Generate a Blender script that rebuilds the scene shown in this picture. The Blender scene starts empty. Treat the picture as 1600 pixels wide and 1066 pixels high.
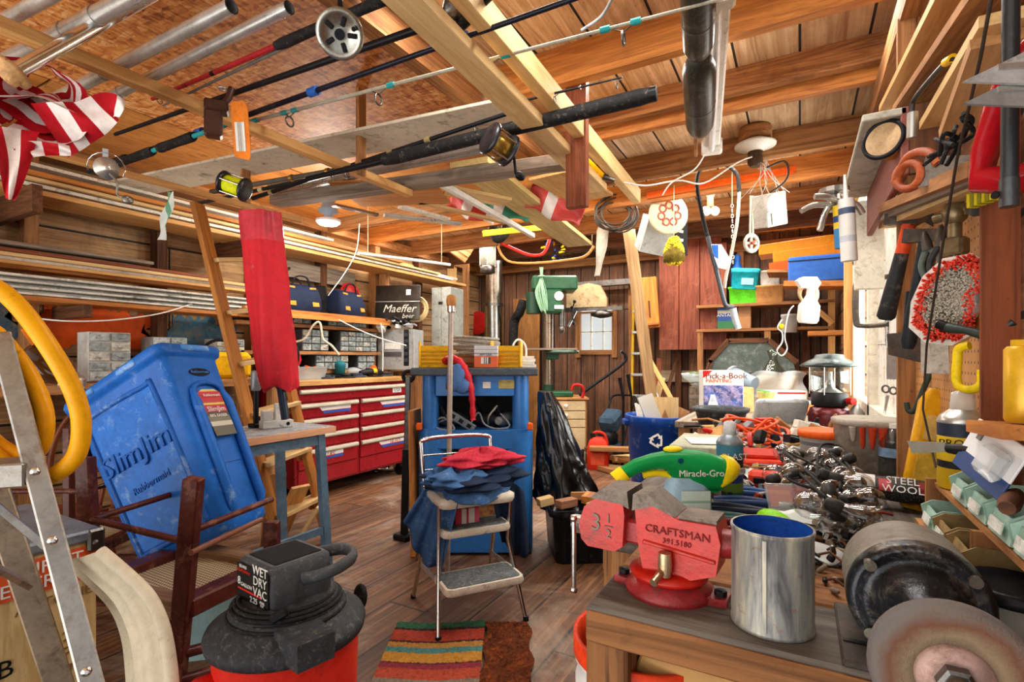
import bpy, math, random
from mathutils import Vector, Matrix, Euler
random.seed(7)
D = bpy.data
COL = bpy.context.scene.collection
R = math.radians
V = lambda *a: Vector(a)
pi = math.pi
F, H, CX, HY, YAW = 808.0, 1.25, 800.0, 560.0, R(29.1)
sA, cA = math.sin(YAW), math.cos(YAW)
# ---- turning a sight line into a place: by distance, or where it meets a level, a side plane or a depth plane
def P(px, py, d):
    x = (px-CX)/F*d
    return V(x*cA-d*sA, x*sA+d*cA, H+(HY-py)/F*d)
def PZ(px, py, z): return P(px, py, (H-z)*F/(py-HY))
def PX(px, py, X): return P(px, py, X/((px-CX)/F*cA-sA))
def PY(px, py, Y): return P(px, py, Y/((px-CX)/F*sA+cA))
def S(n, d): return n*d/F
# ---- materials
def lin(h):
    h = h.lstrip('#')
    o = []
    for i in (0, 2, 4):
        c = int(h[i:i+2], 16)/255
        o.append(c/12.92 if c <= .04045 else ((c+.055)/1.055)**2.4)
    return (*o, 1)
def sc(c, k): return (min(1, c[0]*k), min(1, c[1]*k), min(1, c[2]*k), 1)
MC = {}
class NT:
    def __init__(s, name):
        s.m = D.materials.new(name); s.m.use_nodes = True
        s.n = s.m.node_tree.nodes; s.l = s.m.node_tree.links
        s.n.clear()
        s.out = s.n.new('ShaderNodeOutputMaterial')
        s.b = s.n.new('ShaderNodeBsdfPrincipled'); s.l.new(s.b.outputs[0], s.out.inputs[0])
    def N(s, t, **k):
        n = s.n.new('ShaderNode'+t)
        for a, v in k.items():
            if a[0] == 'i' and a[1:].isdigit(): a = int(a[1:])
            if isinstance(a, int) or a in n.inputs:
                if isinstance(v, bpy.types.NodeSocket): s.l.new(v, n.inputs[a])
                else: n.inputs[a].default_value = v
            else: setattr(n, a, v)
        return n
    def L(s, a, b): s.l.new(a, b)
    def gc(s, scale=(1, 1, 1)):
        a = s.N('Attribute', attribute_name='gc')
        mp = s.N('Mapping'); s.L(a.outputs['Vector'], mp.inputs['Vector']); mp.inputs['Scale'].default_value = scale
        return mp.outputs[0]
    def noise(s, v, sc_, det=4, rough=.6, dist=0):
        n = s.N('TexNoise', Scale=sc_, Detail=det, Roughness=rough, Distortion=dist); s.L(v, n.inputs['Vector'])
        return n.outputs[0]
    def ramp(s, f, stops):
        r = s.N('ValToRGB'); s.L(f, r.inputs[0]); e = r.color_ramp.elements
        while len(e) < len(stops): e.new(.5)
        for q, (p, c) in zip(e, stops): q.position = p; q.color = c
        return r.outputs[0]
    def mix(s, f, a, b, mode='MIX'):
        n = s.N('MixRGB', blend_type=mode)
        for i, x in enumerate((f, a, b)):
            if isinstance(x, bpy.types.NodeSocket): s.L(x, n.inputs[i])
            else: n.inputs[i].default_value = x
        return n.outputs[0]
    def bump(s, h, st, dist=.01):
        b = s.N('Bump', Strength=st, Distance=dist); s.L(h, b.inputs['Height']); s.L(b.outputs[0], s.b.inputs['Normal'])
    def fin(s, col=None, rough=None, metal=0):
        if col is not None:
            if isinstance(col, bpy.types.NodeSocket): s.L(col, s.b.inputs['Base Color'])
            else: s.b.inputs['Base Color'].default_value = col
        if rough is not None: s.b.inputs['Roughness'].default_value = rough
        s.b.inputs['Metallic'].default_value = metal
        return s.m
def m(c, r=.5, met=0, var=.22, sc_=14, bump=.12, dirt=0, dc='#5a4a3a', name=None):
    """a painted, plastic, metal or cloth surface with worn tone and grime"""
    k = ('m', c, r, met, var, sc_, bump, dirt, dc)
    if k in MC: return MC[k]
    t = NT(name or 'surface_'+c.strip('#'))
    g = t.gc(); c0 = lin(c)
    n = t.noise(g, sc_, 6, .65)
    col = t.ramp(n, [(.25, sc(c0, 1-var*1.5)), (.5, c0), (.75, sc(c0, 1+var*1.2))])
    if dirt:
        n2 = t.noise(g, sc_*2.3, 8, .75, .4)
        f = t.ramp(n2, [(.62-dirt*.35, (0, 0, 0, 1)), (.72, (1, 1, 1, 1))])
        col = t.mix(f, col, lin(dc))
    gr = t.ramp(t.noise(g, sc_*7, 5, .75), [(.3, (.62,)*3+(1,)), (.5, (1,)*3+(1,)), (.75, (1.2,)*3+(1,))]); col = t.mix(min(.9, .25+var*1.6), col, gr, 'MULTIPLY')
    rr = t.N('MapRange'); t.L(n, rr.inputs[0]); rr.inputs[3].default_value = max(.05, r-.14); rr.inputs[4].default_value = min(1, r+.14)
    t.L(rr.outputs[0], t.b.inputs['Roughness'])
    if bump: t.bump(t.noise(g, sc_*6, 4, .7), bump, .006)
    if not met: t.b.inputs['Specular IOR Level'].default_value = .16
    MC[k] = t.fin(col, None, met); return MC[k]
def wood(c1, c2, r=.6, grain=26, st=.35, stain=.35, c3='#2e1c10', along=1.3):
    """sawn timber, grain along the piece"""
    k = ('w', c1, c2, r, grain, st, stain, c3, along)
    if k in MC: return MC[k]
    t = NT('timber_'+c1.strip('#'))
    g = t.gc((along, grain, grain)); g1 = t.gc()
    n = t.noise(g, 1, 7, .68, .9)
    n2 = t.noise(t.gc((.5, 5, 5)), 1.6, 4, .6, 2.2)
    w = t.N('MapRange'); t.L(n2, w.inputs[0]); w.inputs[1].default_value = .3; w.inputs[2].default_value = .7
    mth = t.N('Math', operation='MULTIPLY', i1=11.0); t.L(w.outputs[0], mth.inputs[0])
    sn = t.N('Math', operation='SINE'); t.L(mth.outputs[0], sn.inputs[0])
    ad = t.N('MapRange'); t.L(sn.outputs[0], ad.inputs[0]); ad.inputs[1].default_value = -1
    f = t.mix(.17, n, ad.outputs[0])
    col = t.ramp(f, [(.25, lin(c2)), (.62, lin(c1)), (.9, sc(lin(c1), 1.25))])
    if stain:
        s_ = t.ramp(t.noise(g1, 5, 7, .72, .5), [(.56, (0, 0, 0, 1)), (.8, (1, 1, 1, 1))])
        k2 = t.N('MixRGB', blend_type='MULTIPLY'); t.L(s_, k2.inputs[1]); k2.inputs[2].default_value = (stain,)*3+(1,); k2.inputs[0].default_value = 1
        col = t.mix(k2.outputs[0], col, lin(c3))
    cr = t.ramp(t.noise(t.gc((along*.7, grain*1.7, grain*1.7)), 1, 3, .6, .5), [(.64, (0, 0, 0, 1)), (.7, (min(.85, stain+.1),)*3+(1,))])
    col = t.mix(cr, col, lin(c3))
    sp_ = t.ramp(t.noise(g1, 42, 4, .75), [(.66, (0, 0, 0, 1)), (.74, (min(.7, stain),)*3+(1,))])
    col = t.mix(sp_, col, lin(c3))
    t.bump(n, st, .004); t.b.inputs['Specular IOR Level'].default_value = .25
    MC[k] = t.fin(col, r); return MC[k]
def clear(c='#dfe8ea', a=.3, r=.08, e=.55):
    k = ('g', c, a, r, e)
    if k in MC: return MC[k]
    t = NT('clear_'+c.strip('#')); 
    tr = t.N('BsdfTransparent'); tr.inputs[0].default_value = (.93, .95, .95, 1)
    t.b.inputs['Base Color'].default_value = lin(c); t.b.inputs['Roughness'].default_value = r
    lw = t.N('LayerWeight', Blend=.3)
    mr = t.N('MapRange'); t.L(lw.outputs[1], mr.inputs[0]); mr.inputs[3].default_value = a; mr.inputs[4].default_value = min(1, a+e)
    mx = t.N('MixShader'); t.L(mr.outputs[0], mx.inputs[0]); t.L(tr.outputs[0], mx.inputs[1]); t.L(t.b.outputs[0], mx.inputs[2])
    t.L(mx.outputs[0], t.out.inputs[0]); MC[k] = t.m; return t.m
def glass(c='#f4f6f4', e=.5):
    k = ('gl', c, e)
    if k in MC: return MC[k]
    t = NT('glass'); tr = t.N('BsdfTransparent'); tr.inputs[0].default_value = lin(c); gs = t.N('BsdfAnisotropic') if False else t.N('BsdfGlossy'); gs.inputs['Roughness'].default_value = .04
    lw = t.N('LayerWeight', Blend=.3); mr = t.N('MapRange'); t.L(lw.outputs[1], mr.inputs[0]); mr.inputs[3].default_value = .05; mr.inputs[4].default_value = e
    mx = t.N('MixShader'); t.L(mr.outputs[0], mx.inputs[0]); t.L(tr.outputs[0], mx.inputs[1]); t.L(gs.outputs[0], mx.inputs[2]); t.L(mx.outputs[0], t.out.inputs[0]); t.n.remove(t.b)
    MC[k] = t.m; return t.m
def glow(c, s_):
    k = ('e', c, s_)
    if k in MC: return MC[k]
    t = NT('glow'); t.b.inputs['Base Color'].default_value = lin(c)
    t.b.inputs['Emission Color'].default_value = lin(c); t.b.inputs['Emission Strength'].default_value = s_
    MC[k] = t.m; return t.m
def bands(stops, axis=2, lo=0, hi=1, r=.5, var=.1, sc_=20, met=0):
    """printed bands along one local direction (labels, spines, stripes); stops: (pos, colour) steps"""
    k = ('b', str(stops), axis, lo, hi, r, met)
    if k in MC: return MC[k]
    t = NT('printed'); tc = t.N('TexCoord'); sp = t.N('SeparateXYZ'); t.L(tc.outputs['Object'], sp.inputs[0])
    mr = t.N('MapRange'); t.L(sp.outputs[axis], mr.inputs[0]); mr.inputs[1].default_value = lo; mr.inputs[2].default_value = hi
    rp = t.N('ValToRGB'); t.L(mr.outputs[0], rp.inputs[0]); rp.color_ramp.interpolation = 'CONSTANT'
    e = rp.color_ramp.elements
    while len(e) < len(stops): e.new(.5)
    for q, (p, c) in zip(e, stops): q.position = p; q.color = lin(c)
    n = t.noise(t.gc(), sc_, 6, .7)
    col = t.mix(var*2, rp.outputs[0], t.ramp(n, [(.3, (.1, .1, .1, 1)), (.7, (1, 1, 1, 1))]), 'MULTIPLY')
    t.fin(col, r, met); MC[k] = t.m; return t.m
# ---- mesh building
Z3 = V(0, 0, 1)
def rotM(rot): return Euler([R(a) for a in rot]).to_matrix().to_4x4()
def frame(p, q, up=None):
    x = (q-p).normalized(); u = up or Z3
    if abs(x.dot(u)) > .995: u = V(0, 1, 0) if abs(x.y) < .9 else V(1, 0, 0)
    y = u.cross(x).normalized(); z = x.cross(y)
    M = Matrix((x, y, z)).transposed().to_4x4(); M.translation = p
    return M
class MB:
    def __init__(s, M=None): s.v = []; s.f = []; s.g = []; s.sm = []; s.mi = []; s.M = M or Matrix(); s.m = 0
    def add(s, vs, fs, M=None, smooth=False):
        vs = [Vector(v) for v in vs]
        ex = [max(v[i] for v in vs)-min(v[i] for v in vs) for i in range(3)]
        o = sorted(range(3), key=lambda i: -ex[i])
        off = V(random.uniform(0, 50), random.uniform(0, 50), random.uniform(0, 50))
        b = len(s.v); T_ = s.M @ M if M is not None else s.M
        for v in vs:
            s.v.append(T_ @ v); s.g.append((v[o[0]]+off[0], v[o[1]]+off[1], v[o[2]]+off[2]))
        fl = T_.to_3x3().determinant() < 0
        for f in fs:
            f = [b+i for i in f]; s.f.append(f[::-1] if fl else f); s.sm.append(smooth); s.mi.append(s.m)
        return s
    def box(s, c, size, rot=(0, 0, 0), ch=0, M=None):
        x, y, z = (a/2 for a in size)
        B = (M or Matrix()) @ Matrix.Translation(c) @ rotM(rot)
        ch = min(ch, .45*min(size))
        if ch <= 0:
            vs = [(i*x, j*y, k*z) for i in (-1, 1) for j in (-1, 1) for k in (-1, 1)]
            return s.add(vs, [(0, 1, 3, 2), (4, 6, 7, 5), (0, 4, 5, 1), (2, 3, 7, 6), (0, 2, 6, 4), (1, 5, 7, 3)], B)
        vs = []; ix = {}
        for i in (-1, 1):
            for j in (-1, 1):
                for k in (-1, 1):
                    for a in range(3):
                        p = [i*(x-ch), j*(y-ch), k*(z-ch)]; p[a] = (i*x, j*y, k*z)[a]
                        ix[i, j, k, a] = len(vs); vs.append(p)
        fs = []
        for a in range(3):
            b, c2 = (a+1) % 3, (a+2) % 3
            for sg in (-1, 1):
                q = []
                for (u, w) in ((-1, -1), (1, -1), (1, 1), (-1, 1)):
                    t = [0]*3; t[a] = sg; t[b] = u; t[c2] = w; q.append(ix[(*t, a)])
                fs.append(q if sg > 0 else q[::-1])
            for u in (-1, 1):
                for w in (-1, 1):
                    t = [0]*3; t[b] = u; t[c2] = w
                    t0 = list(t); t0[a] = -1; t1 = list(t); t1[a] = 1
                    q = [ix[(*t0, b)], ix[(*t1, b)], ix[(*t1, c2)], ix[(*t0, c2)]]
                    fs.append(q if u*w > 0 else q[::-1])
        for i in (-1, 1):
            for j in (-1, 1):
                for k in (-1, 1):
                    q = [ix[i, j, k, a] for a in range(3)]; fs.append(q if i*j*k > 0 else q[::-1])
        return s.add(vs, fs, B)
    def bar(s, p, q, w, h, up=None, ch=0):
        """a straight board from p to q, w across, h along up"""
        p = Vector(p); q = Vector(q); L = (q-p).length
        return s.box((L/2, 0, 0), (L, w, h), ch=ch, M=frame(p, q, up))
    def rings(s, rs, close=(True, True), M=None, smooth=True, loop=False):
        n = len(rs[0]); vs = [v for r in rs for v in r]; fs = []
        for i in range(len(rs)-(0 if loop else 1)):
            a = i*n; b = ((i+1) % len(rs))*n
            for j in range(n):
                k = (j+1) % n; fs.append((a+j, a+k, b+k, b+j))
        s.add(vs, fs, M, smooth)
        if not loop and (close[0] or close[1]):
            if close[0]: s.add(rs[0], [tuple(range(n))[::-1]], M)
            if close[1]: s.add(rs[-1], [tuple(range(n))], M)
        return s
    def lathe(s, prof, c=(0, 0, 0), rot=(0, 0, 0), n=24, close=(True, True), M=None, smooth=True, sx=1, sy=1):
        B = (M or Matrix()) @ Matrix.Translation(c) @ rotM(rot)
        rs = [[(r*math.cos(2*pi*j/n)*sx, r*math.sin(2*pi*j/n)*sy, z) for j in range(n)] for r, z in prof]
        return s.rings(rs, close, B, smooth)
    def cyl(s, p, q, r, r2=None, n=16, close=(True, True), smooth=True):
        p = Vector(p); q = Vector(q); r2 = r if r2 is None else r2; L = (q-p).length
        M_ = frame(p, q)
        rs = [[(z, a*math.cos(2*pi*j/n), a*math.sin(2*pi*j/n)) for j in range(n)] for a, z in ((r, 0), (r2, L))]
        return s.rings(rs, close, M_, smooth)
    def tube(s, pts, r, n=8, close=True, smooth=True, flat=1, cap=True):
        pts = [Vector(p) for p in pts]; N = len(pts); rr = r if isinstance(r, (list, tuple)) else [r]*N
        rs = []; up = None
        for i, p in enumerate(pts):
            t = (pts[min(i+1, N-1)]-pts[max(i-1, 0)])
            if t.length < 1e-9: t = V(1, 0, 0)
            t.normalize()
            if up is None: up = Z3 if abs(t.z) < .9 else V(1, 0, 0)
            y = up.cross(t); y = y.normalized() if y.length > 1e-6 else V(1, 0, 0); up = t.cross(y)
            rs.append([p+(y*math.cos(2*pi*j/n)+up*math.sin(2*pi*j/n)*flat)*rr[i] for j in range(n)])
        return s.rings(rs, (cap, cap), None, smooth)
    def ell(s, c, r, rot=(0, 0, 0), n=16, k=9, M=None):
        r = (r, r, r) if isinstance(r, (int, float)) else r
        pr = [(math.sin(pi*i/k) if 0 < i < k else .02, -math.cos(pi*i/k)) for i in range(k+1)]
        B = (M or Matrix()) @ Matrix.Translation(c) @ rotM(rot) @ Matrix.Diagonal((*r, 1))
        rs = [[(a*math.cos(2*pi*j/n), a*math.sin(2*pi*j/n), z) for j in range(n)] for a, z in pr]
        return s.rings(rs, (True, True), B)
    def torus(s, c, R_, r, rot=(0, 0, 0), n=24, k=8, M=None, sx=1):
        B = (M or Matrix()) @ Matrix.Translation(c) @ rotM(rot)
        rs = [[((R_+r*math.cos(2*pi*j/k))*math.cos(2*pi*i/n)*sx, (R_+r*math.cos(2*pi*j/k))*math.sin(2*pi*i/n), r*math.sin(2*pi*j/k)) for j in range(k)] for i in range(n)]
        return s.rings(rs, M=B, loop=True)
    def prism(s, poly, h, c=(0, 0, 0), rot=(0, 0, 0), M=None, taper=1, smooth=False):
        """a flat outline in xy, thickened along z from 0 to h"""
        if sum(a[0]*b[1]-b[0]*a[1] for a, b in zip(poly, poly[1:]+poly[:1])) < 0: poly = poly[::-1]
        B = (M or Matrix()) @ Matrix.Translation(c) @ rotM(rot); n = len(poly)
        return s.rings([[(x, y, 0) for x, y in poly], [(x*taper, y*taper, h) for x, y in poly]], (True, True), B, smooth)
    def sheet(s, fn, nu, nv, M=None, smooth=True, th=0):
        vs = [fn(i/nu, j/nv) for i in range(nu+1) for j in range(nv+1)]
        fs = [(i*(nv+1)+j, (i+1)*(nv+1)+j, (i+1)*(nv+1)+j+1, i*(nv+1)+j+1) for i in range(nu) for j in range(nv)]
        return s.add(vs, fs, M, smooth)
    def mesh(s, name, mats, inv=None, thick=0, sub=0):
        me = D.meshes.new(name)
        me.from_pydata([(inv @ v if inv else v)[:] for v in s.v], [], s.f)
        at = me.attributes.new('gc', 'FLOAT_VECTOR', 'POINT')
        at.data.foreach_set('vector', [x for g in s.g for x in g])
        for mt in (mats if isinstance(mats, (list, tuple)) else [mats]): me.materials.append(mt)
        me.polygons.foreach_set('use_smooth', s.sm); me.polygons.foreach_set('material_index', s.mi)
        me.update(); return me
def link(name, me): 
    o = D.objects.new(name, me); COL.objects.link(o); return o
def mods(o, thick=0, sub=0):
    if thick: a = o.modifiers.new('thickness', 'SOLIDIFY'); a.thickness = thick; a.offset = 0
    if sub: a = o.modifiers.new('smooth', 'SUBSURF'); a.levels = sub; a.render_levels = sub
def tag(o, label, cat, group=None, kind=None):
    o['label'] = label; o['category'] = cat
    if group: o['group'] = group
    if kind: o['kind'] = kind
    return o
def T(name, label, cat, loc=(0, 0, 0), rot=(0, 0, 0), group=None, world=False, s=1):
    """a thing: an Empty at its base; its parts are built in its own frame (or in room coordinates if world)"""
    o = D.objects.new(name, None); COL.objects.link(o); o.empty_display_size = .05
    o.location = loc; o.rotation_euler = [R(a) for a in rot]; o.scale = (s, s, s)
    tag(o, label, cat, group)
    if world: WORLD[o.name] = Matrix.Translation(-Vector(loc))
    return o
WORLD = {}
def topof(t):
    while t.parent: t = t.parent
    return t
def part(t, name, mb, mats, label=None, thick=0, sub=0):
    inv = WORLD.get(topof(t).name)
    o = link(name, mb.mesh(name, mats, inv)); o.parent = t; mods(o, thick, sub)
    if label: o['label'] = label
    return o
def solo(name, label, cat, mb, mats, loc=None, rot=(0, 0, 0), group=None, kind=None, thick=0, sub=0):
    """a thing of one mesh; without loc the mesh is in room coordinates and its origin goes to its lowest centre"""
    if loc is None:
        b = [[f(v[i] for v in mb.v) for i in range(3)] for f in (min, max)]
        loc = V((b[0][0]+b[1][0])/2, (b[0][1]+b[1][1])/2, b[0][2]); inv = Matrix.Translation(-loc)
    else: inv = None
    o = link(name, mb.mesh(name, mats, inv)); o.location = loc; o.rotation_euler = [R(a) for a in rot]
    mods(o, thick, sub); return tag(o, label, cat, group, kind)
def struct(name, mb, mats):
    o = link(name, mb.mesh(name, mats)); o['kind'] = 'structure'; return o
def dup(t, loc, rot=None, label=None, s=None, group=None):
    def cp(o, par):
        c = o.copy(); COL.objects.link(c); c.parent = par
        for k in o.children: cp(k, c)
        return c
    r = cp(t, None); r.location = loc
    if rot is not None: r.rotation_euler = [R(a) for a in rot]
    if s: r.scale = (s, s, s)
    if label: r['label'] = label
    if group: r['group'] = group
    return r
def txt(t, body, size, loc, rot, mt, ex=.0006, name='lettering', sx=1, al='CENTER', shear=0):
    c = D.curves.new(name, 'FONT'); c.body = body; c.size = size; c.extrude = ex; c.align_x = al; c.align_y = 'CENTER'; c.shear = shear
    c.resolution_u = 2; c.space_line = .85
    c.materials.append(mt); o = link(name, c); o.parent = t; o.location = loc; o.rotation_euler = [R(a) for a in rot]; o.scale = (sx, 1, 1)
    return o
def spline(pts, n=8):
    """a smooth curve through points"""
    pts = [Vector(p) for p in pts]; o = []
    for i in range(len(pts)-1):
        a, b, c, d = pts[max(i-1, 0)], pts[i], pts[i+1], pts[min(i+2, len(pts)-1)]
        for j in range(n):
            t = j/n; o.append(.5*((2*b)+(c-a)*t+(2*a-5*b+4*c-d)*t*t+(3*b-a-3*c+d)*t**3))
    return o+[pts[-1]]
def hang(pts, n=8): return spline([P(*p) for p in pts], n)
def arc(c, r, a0, a1, n, pl='xz'):
    o = []
    for i in range(n+1):
        a = R(a0+(a1-a0)*i/n); u, w = r*math.cos(a), r*math.sin(a)
        o.append(V(c[0]+u, c[1], c[2]+w) if pl == 'xz' else V(c[0]+u, c[1]+w, c[2]) if pl == 'xy' else V(c[0], c[1]+u, c[2]+w))
    return o
def hangwire(o, px, py, d, up=2.6, r=.003):
    p = P(px, py, d)-o.location; part(o, 'hanging_wire', MB().cyl(p, V(p.x, p.y, up-o.location.z), r, n=6), CORD_)
FACE = math.degrees(YAW)   # turn that faces an object's front (local -y) to where the viewer stands
rnd = random.uniform
# ================= the shed itself
XL, XR, YB, ZC = -4.25, .36, 6.6, 2.68
def planks(name, c, axis, w_, dust=0, gap=.006, dark='#140b06', grain=24, stain=.5, r=.75, L=2.4, c3='#22150c', st=.5):
    """boards laid side by side: axis is the way they run in room coordinates"""
    t = NT(name); tc = t.N('TexCoord'); sp = t.N('SeparateXYZ'); t.L(tc.outputs['Object'], sp.inputs[0])
    along, across = {'y': (1, 0), 'x': (0, 1), 'yz': (1, 2), 'xz': (0, 2), 'zx': (2, 0), 'zy': (2, 1)}[axis]
    cb = t.N('CombineXYZ'); t.L(sp.outputs[along], cb.inputs[0]); t.L(sp.outputs[across], cb.inputs[1])
    br = t.N('TexBrick', Scale=1.0); br.inputs['Brick Width'].default_value = L; br.inputs['Row Height'].default_value = w_
    br.inputs['Mortar Size'].default_value = gap; br.inputs['Color1'].default_value = (0, 0, 0, 1); br.inputs['Color2'].default_value = (1, 1, 1, 1); br.inputs['Mortar'].default_value = (.5, .5, .5, 1)
    br.offset = .37; t.L(cb.outputs[0], br.inputs['Vector'])
    sc1 = t.N('VectorMath', operation='MULTIPLY'); t.L(cb.outputs[0], sc1.inputs[0]); sc1.inputs[1].default_value = (1.2, grain, 1)
    sh = t.N('VectorMath', operation='MULTIPLY_ADD'); t.L(br.outputs['Color'], sh.inputs[0]); sh.inputs[1].default_value = (40, 17, 9); t.L(sc1.outputs[0], sh.inputs[2])
    n = t.noise(sh.outputs[0], 1, 8, .7, 1.2)
    col = t.ramp(n, [(.3, lin(c[1])), (.55, lin(c[0])), (.78, lin(c[2]))])
    tint = t.ramp(br.outputs['Color'], [(0, (.62, .58, .55, 1)), (.5, (1, 1, 1, 1)), (1, (1.25, 1.2, 1.1, 1))])
    col = t.mix(.8, col, tint, 'MULTIPLY')
    s_ = t.ramp(t.noise(tc.outputs['Object'], 2.6, 9, .72, .8), [(.48, (0, 0, 0, 1)), (.72, (1, 1, 1, 1))])
    q = t.N('Math', operation='MULTIPLY', i1=stain); t.L(s_, q.inputs[0])
    col = t.mix(q.outputs[0], col, lin(c3))
    fk = t.ramp(t.noise(tc.outputs['Object'], 55, 3, .8), [(.68, (0, 0, 0, 1)), (.74, (1, 1, 1, 1))])
    col = t.mix(fk, col, lin(dark))
    col = t.mix(br.outputs['Fac'], col, lin(dark))
    if dust:
        d_ = t.ramp(t.noise(tc.outputs['Object'], 1.7, 9, .7, .6), [(.5, (0, 0, 0, 1)), (.68, (dust, dust, dust, 1))]); col = t.mix(d_, col, lin('#b5a592'))
    t.bump(n, st, .006); return t.fin(col, r)
FLOORM = planks('old_floorboards', ('#70492d', '#331c0e', '#a9845c'), 'y', .23, .5, .006, stain=.7, r=.55, L=3.2)
CEILM = planks('roof_boards', ('#dcb88e', '#a47850', '#f2e0c6'), 'y', .27, 0, .006, stain=.4, L=1.9, c3='#6b3d20')
WALLM = planks('wall_boards', ('#ae8658', '#6a4626', '#cfab78'), 'yz', .21, 0, .008, stain=.6, L=2.2)
BACKM = planks('back_wall_boards', ('#7a5238', '#40261a', '#a37a54'), 'zx', .2, 0, .008, stain=.7, L=3)
RIGHTM = planks('right_wall_boards', ('#8a5a3a', '#4b2a18', '#b58055'), 'yz', .19, 0, .008, stain=.6, L=2.2)
struct('floor', MB().box((-1.95, 2.6, -.03), (4.7, 8.2, .06)), FLOORM)
struct('ceiling', MB().box((-1.95, 2.6, ZC+.03), (4.8, 8.2, .06)), CEILM)
struct('wall_left', MB().box((XL-.04, 2.6, 1.34), (.08, 8.2, 2.68)), WALLM)
# back wall round the window opening
bw = MB()
WX0, WX1, WZ0, WZ1 = -2.63, -2.12, 1.33, 1.88
for x0, x1, z0, z1 in ((XL, WX0, 0, 2.68), (WX1, XR, 0, 2.68), (WX0, WX1, 0, WZ0), (WX0, WX1, WZ1, 2.68)):
    bw.box(((x0+x1)/2, YB+.04, (z0+z1)/2), (x1-x0, .08, z1-z0))
struct('wall_back', bw, BACKM)
rw = MB(); RY0, RY1, RZ0, RZ1 = 2.3, 4.2, .96, 2.2
for y0, y1, z0, z1 in ((.3, RY0, 0, 2.68), (RY1, YB, 0, 2.68), (RY0, RY1, 0, RZ0), (RY0, RY1, RZ1, 2.68)):
    rw.box((XR+.04, (y0+y1)/2, (z0+z1)/2), (.08, y1-y0, z1-z0))
struct('wall_right', rw, RIGHTM)
OLDW = wood('#b07c4c', '#6a4024', .75, 26, .5, .6)
DKW = wood('#6e452b', '#352014', .7, 26, .5, .5)
NEWW = wood('#d9a868', '#b97f44', .6, 26, .25, .15, '#8a5a30')
PALEW = wood('#dcbc86', '#c29a60', .6, 26, .25, .12, '#8a5a30')
ORW = wood('#c8823e', '#8a4e22', .55, 24, .3, .3)
REDW = wood('#8c4a2a', '#552715', .6, 24, .35, .4)
GRYW = wood('#9a8a78', '#5f5145', .8, 24, .5, .5)
WHITEP = m('#e3ddcc', .55, 0, .14, 9, .1, .25, '#8d7a5c')
# back window: frame, bars and panes
f = MB()
for x in (WX0, WX1): f.box((x, YB-.015, (WZ0+WZ1)/2), (.07, .05, WZ1-WZ0+.14))
for z in (WZ0, WZ1): f.box(((WX0+WX1)/2, YB-.012, z), (WX1-WX0, .05, .06))
wn = struct('window_1', f, OLDW)
f = MB()
for k in (1, 2): f.box((WX0+(WX1-WX0)*k/3, YB+.02, (WZ0+WZ1)/2), (.016, .02, WZ1-WZ0))
f.box(((WX0+WX1)/2, YB+.02, (WZ0+WZ1)/2), (WX1-WX0, .02, .016))
part_ = link('sash', f.mesh('sash', WHITEP)); part_.parent = wn
part_ = link('pane', MB().box(((WX0+WX1)/2, YB+.035, (WZ0+WZ1)/2), (WX1-WX0, .006, WZ1-WZ0)).mesh('pane', clear('#f4f4f0', .12))); part_.parent = wn
# right window: white painted frame, a boarded leaf and open panes
f = MB()
for y in (RY0, 3.34, RY1): f.box((XR-.012, y, (RZ0+RZ1)/2), (.06, .09, RZ1-RZ0+.18), ch=.005)
for z in (RZ0, RZ1): f.box((XR-.012, (RY0+RY1)/2, z), (.06, RY1-RY0, .09), ch=.005)
wn = struct('window_2', f, WHITEP)
f = MB()
y = RY0+.05
while y < 3.28:
    f.box((XR+.012, y+.05, (RZ0+RZ1)/2), (.02, .094, RZ1-RZ0), ch=.006); f.box((XR+.003, y+.05, (RZ0+RZ1)/2), (.012, .03, RZ1-RZ0-.06), ch=.004); y += .1
part_ = link('shutter', f.mesh('shutter', m('#efece2', .6, 0, .1, 6, .1, .2, '#a08f74'))); part_.parent = wn
f = MB()
for z in (1.35, 1.78): f.box((XR+.02, 3.77, z), (.02, .82, .022))
f.box((XR+.02, 3.77, 1.58), (.02, .022, 1.2))
part_ = link('sash', f.mesh('sash', WHITEP)); part_.parent = wn
part_ = link('pane', MB().box((XR+.035, 3.77, 1.58), (.006, .84, 1.2)).mesh('pane', clear('#f7f7f4', .12))); part_.parent = wn
# ceiling joists, laid across the shed, and the deck of sheets over the left half
for i, (y, x0, hh, mt) in enumerate(((1.35, -1.35, .17, OLDW), (2.2, -1.35, .17, ORW), (2.78, -1.35, .12, OLDW), (2.86, -1.3, .17, ORW), (3.65, XL, .16, OLDW), (4.2, XL, .17, ORW), (4.95, XL, .17, OLDW), (5.7, XL, .17, DKW))):
    b = MB().bar((x0, y, ZC-hh/2-.002), (XR-.005, y, ZC-hh/2-.002), .05, hh)
    struct('ceiling_joist', b, mt)
struct('roof_beam', MB().bar((-1.42, .3, ZC-.1), (-1.42, 3.62, ZC-.1), .07, .19), OLDW)
t = NT('chipboard'); tc = t.N('TexCoord')
vv = [t.N('TexVoronoi', Scale=1.0) for _ in range(2)]
for v, (a, b) in zip(vv, ((26, 70), (75, 22))):
    mp = t.N('Mapping'); mp.inputs['Scale'].default_value = (a, b, 1); mp.inputs['Rotation'].default_value = (0, 0, .5); t.L(tc.outputs['Object'], mp.inputs[0]); t.L(mp.outputs[0], v.inputs['Vector'])
fc = t.mix(.5, vv[0].outputs['Color'], vv[1].outputs['Color'])
bwn = t.N('RGBToBW'); t.L(fc, bwn.inputs[0])
fc2 = t.mix(.4, bwn.outputs[0], t.noise(tc.outputs['Object'], 3, 6, .7))
col = t.ramp(fc2, [(.28, lin('#80401a')), (.44, lin('#c67636')), (.58, lin('#dd9750')), (.74, lin('#eec08a'))])
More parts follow.
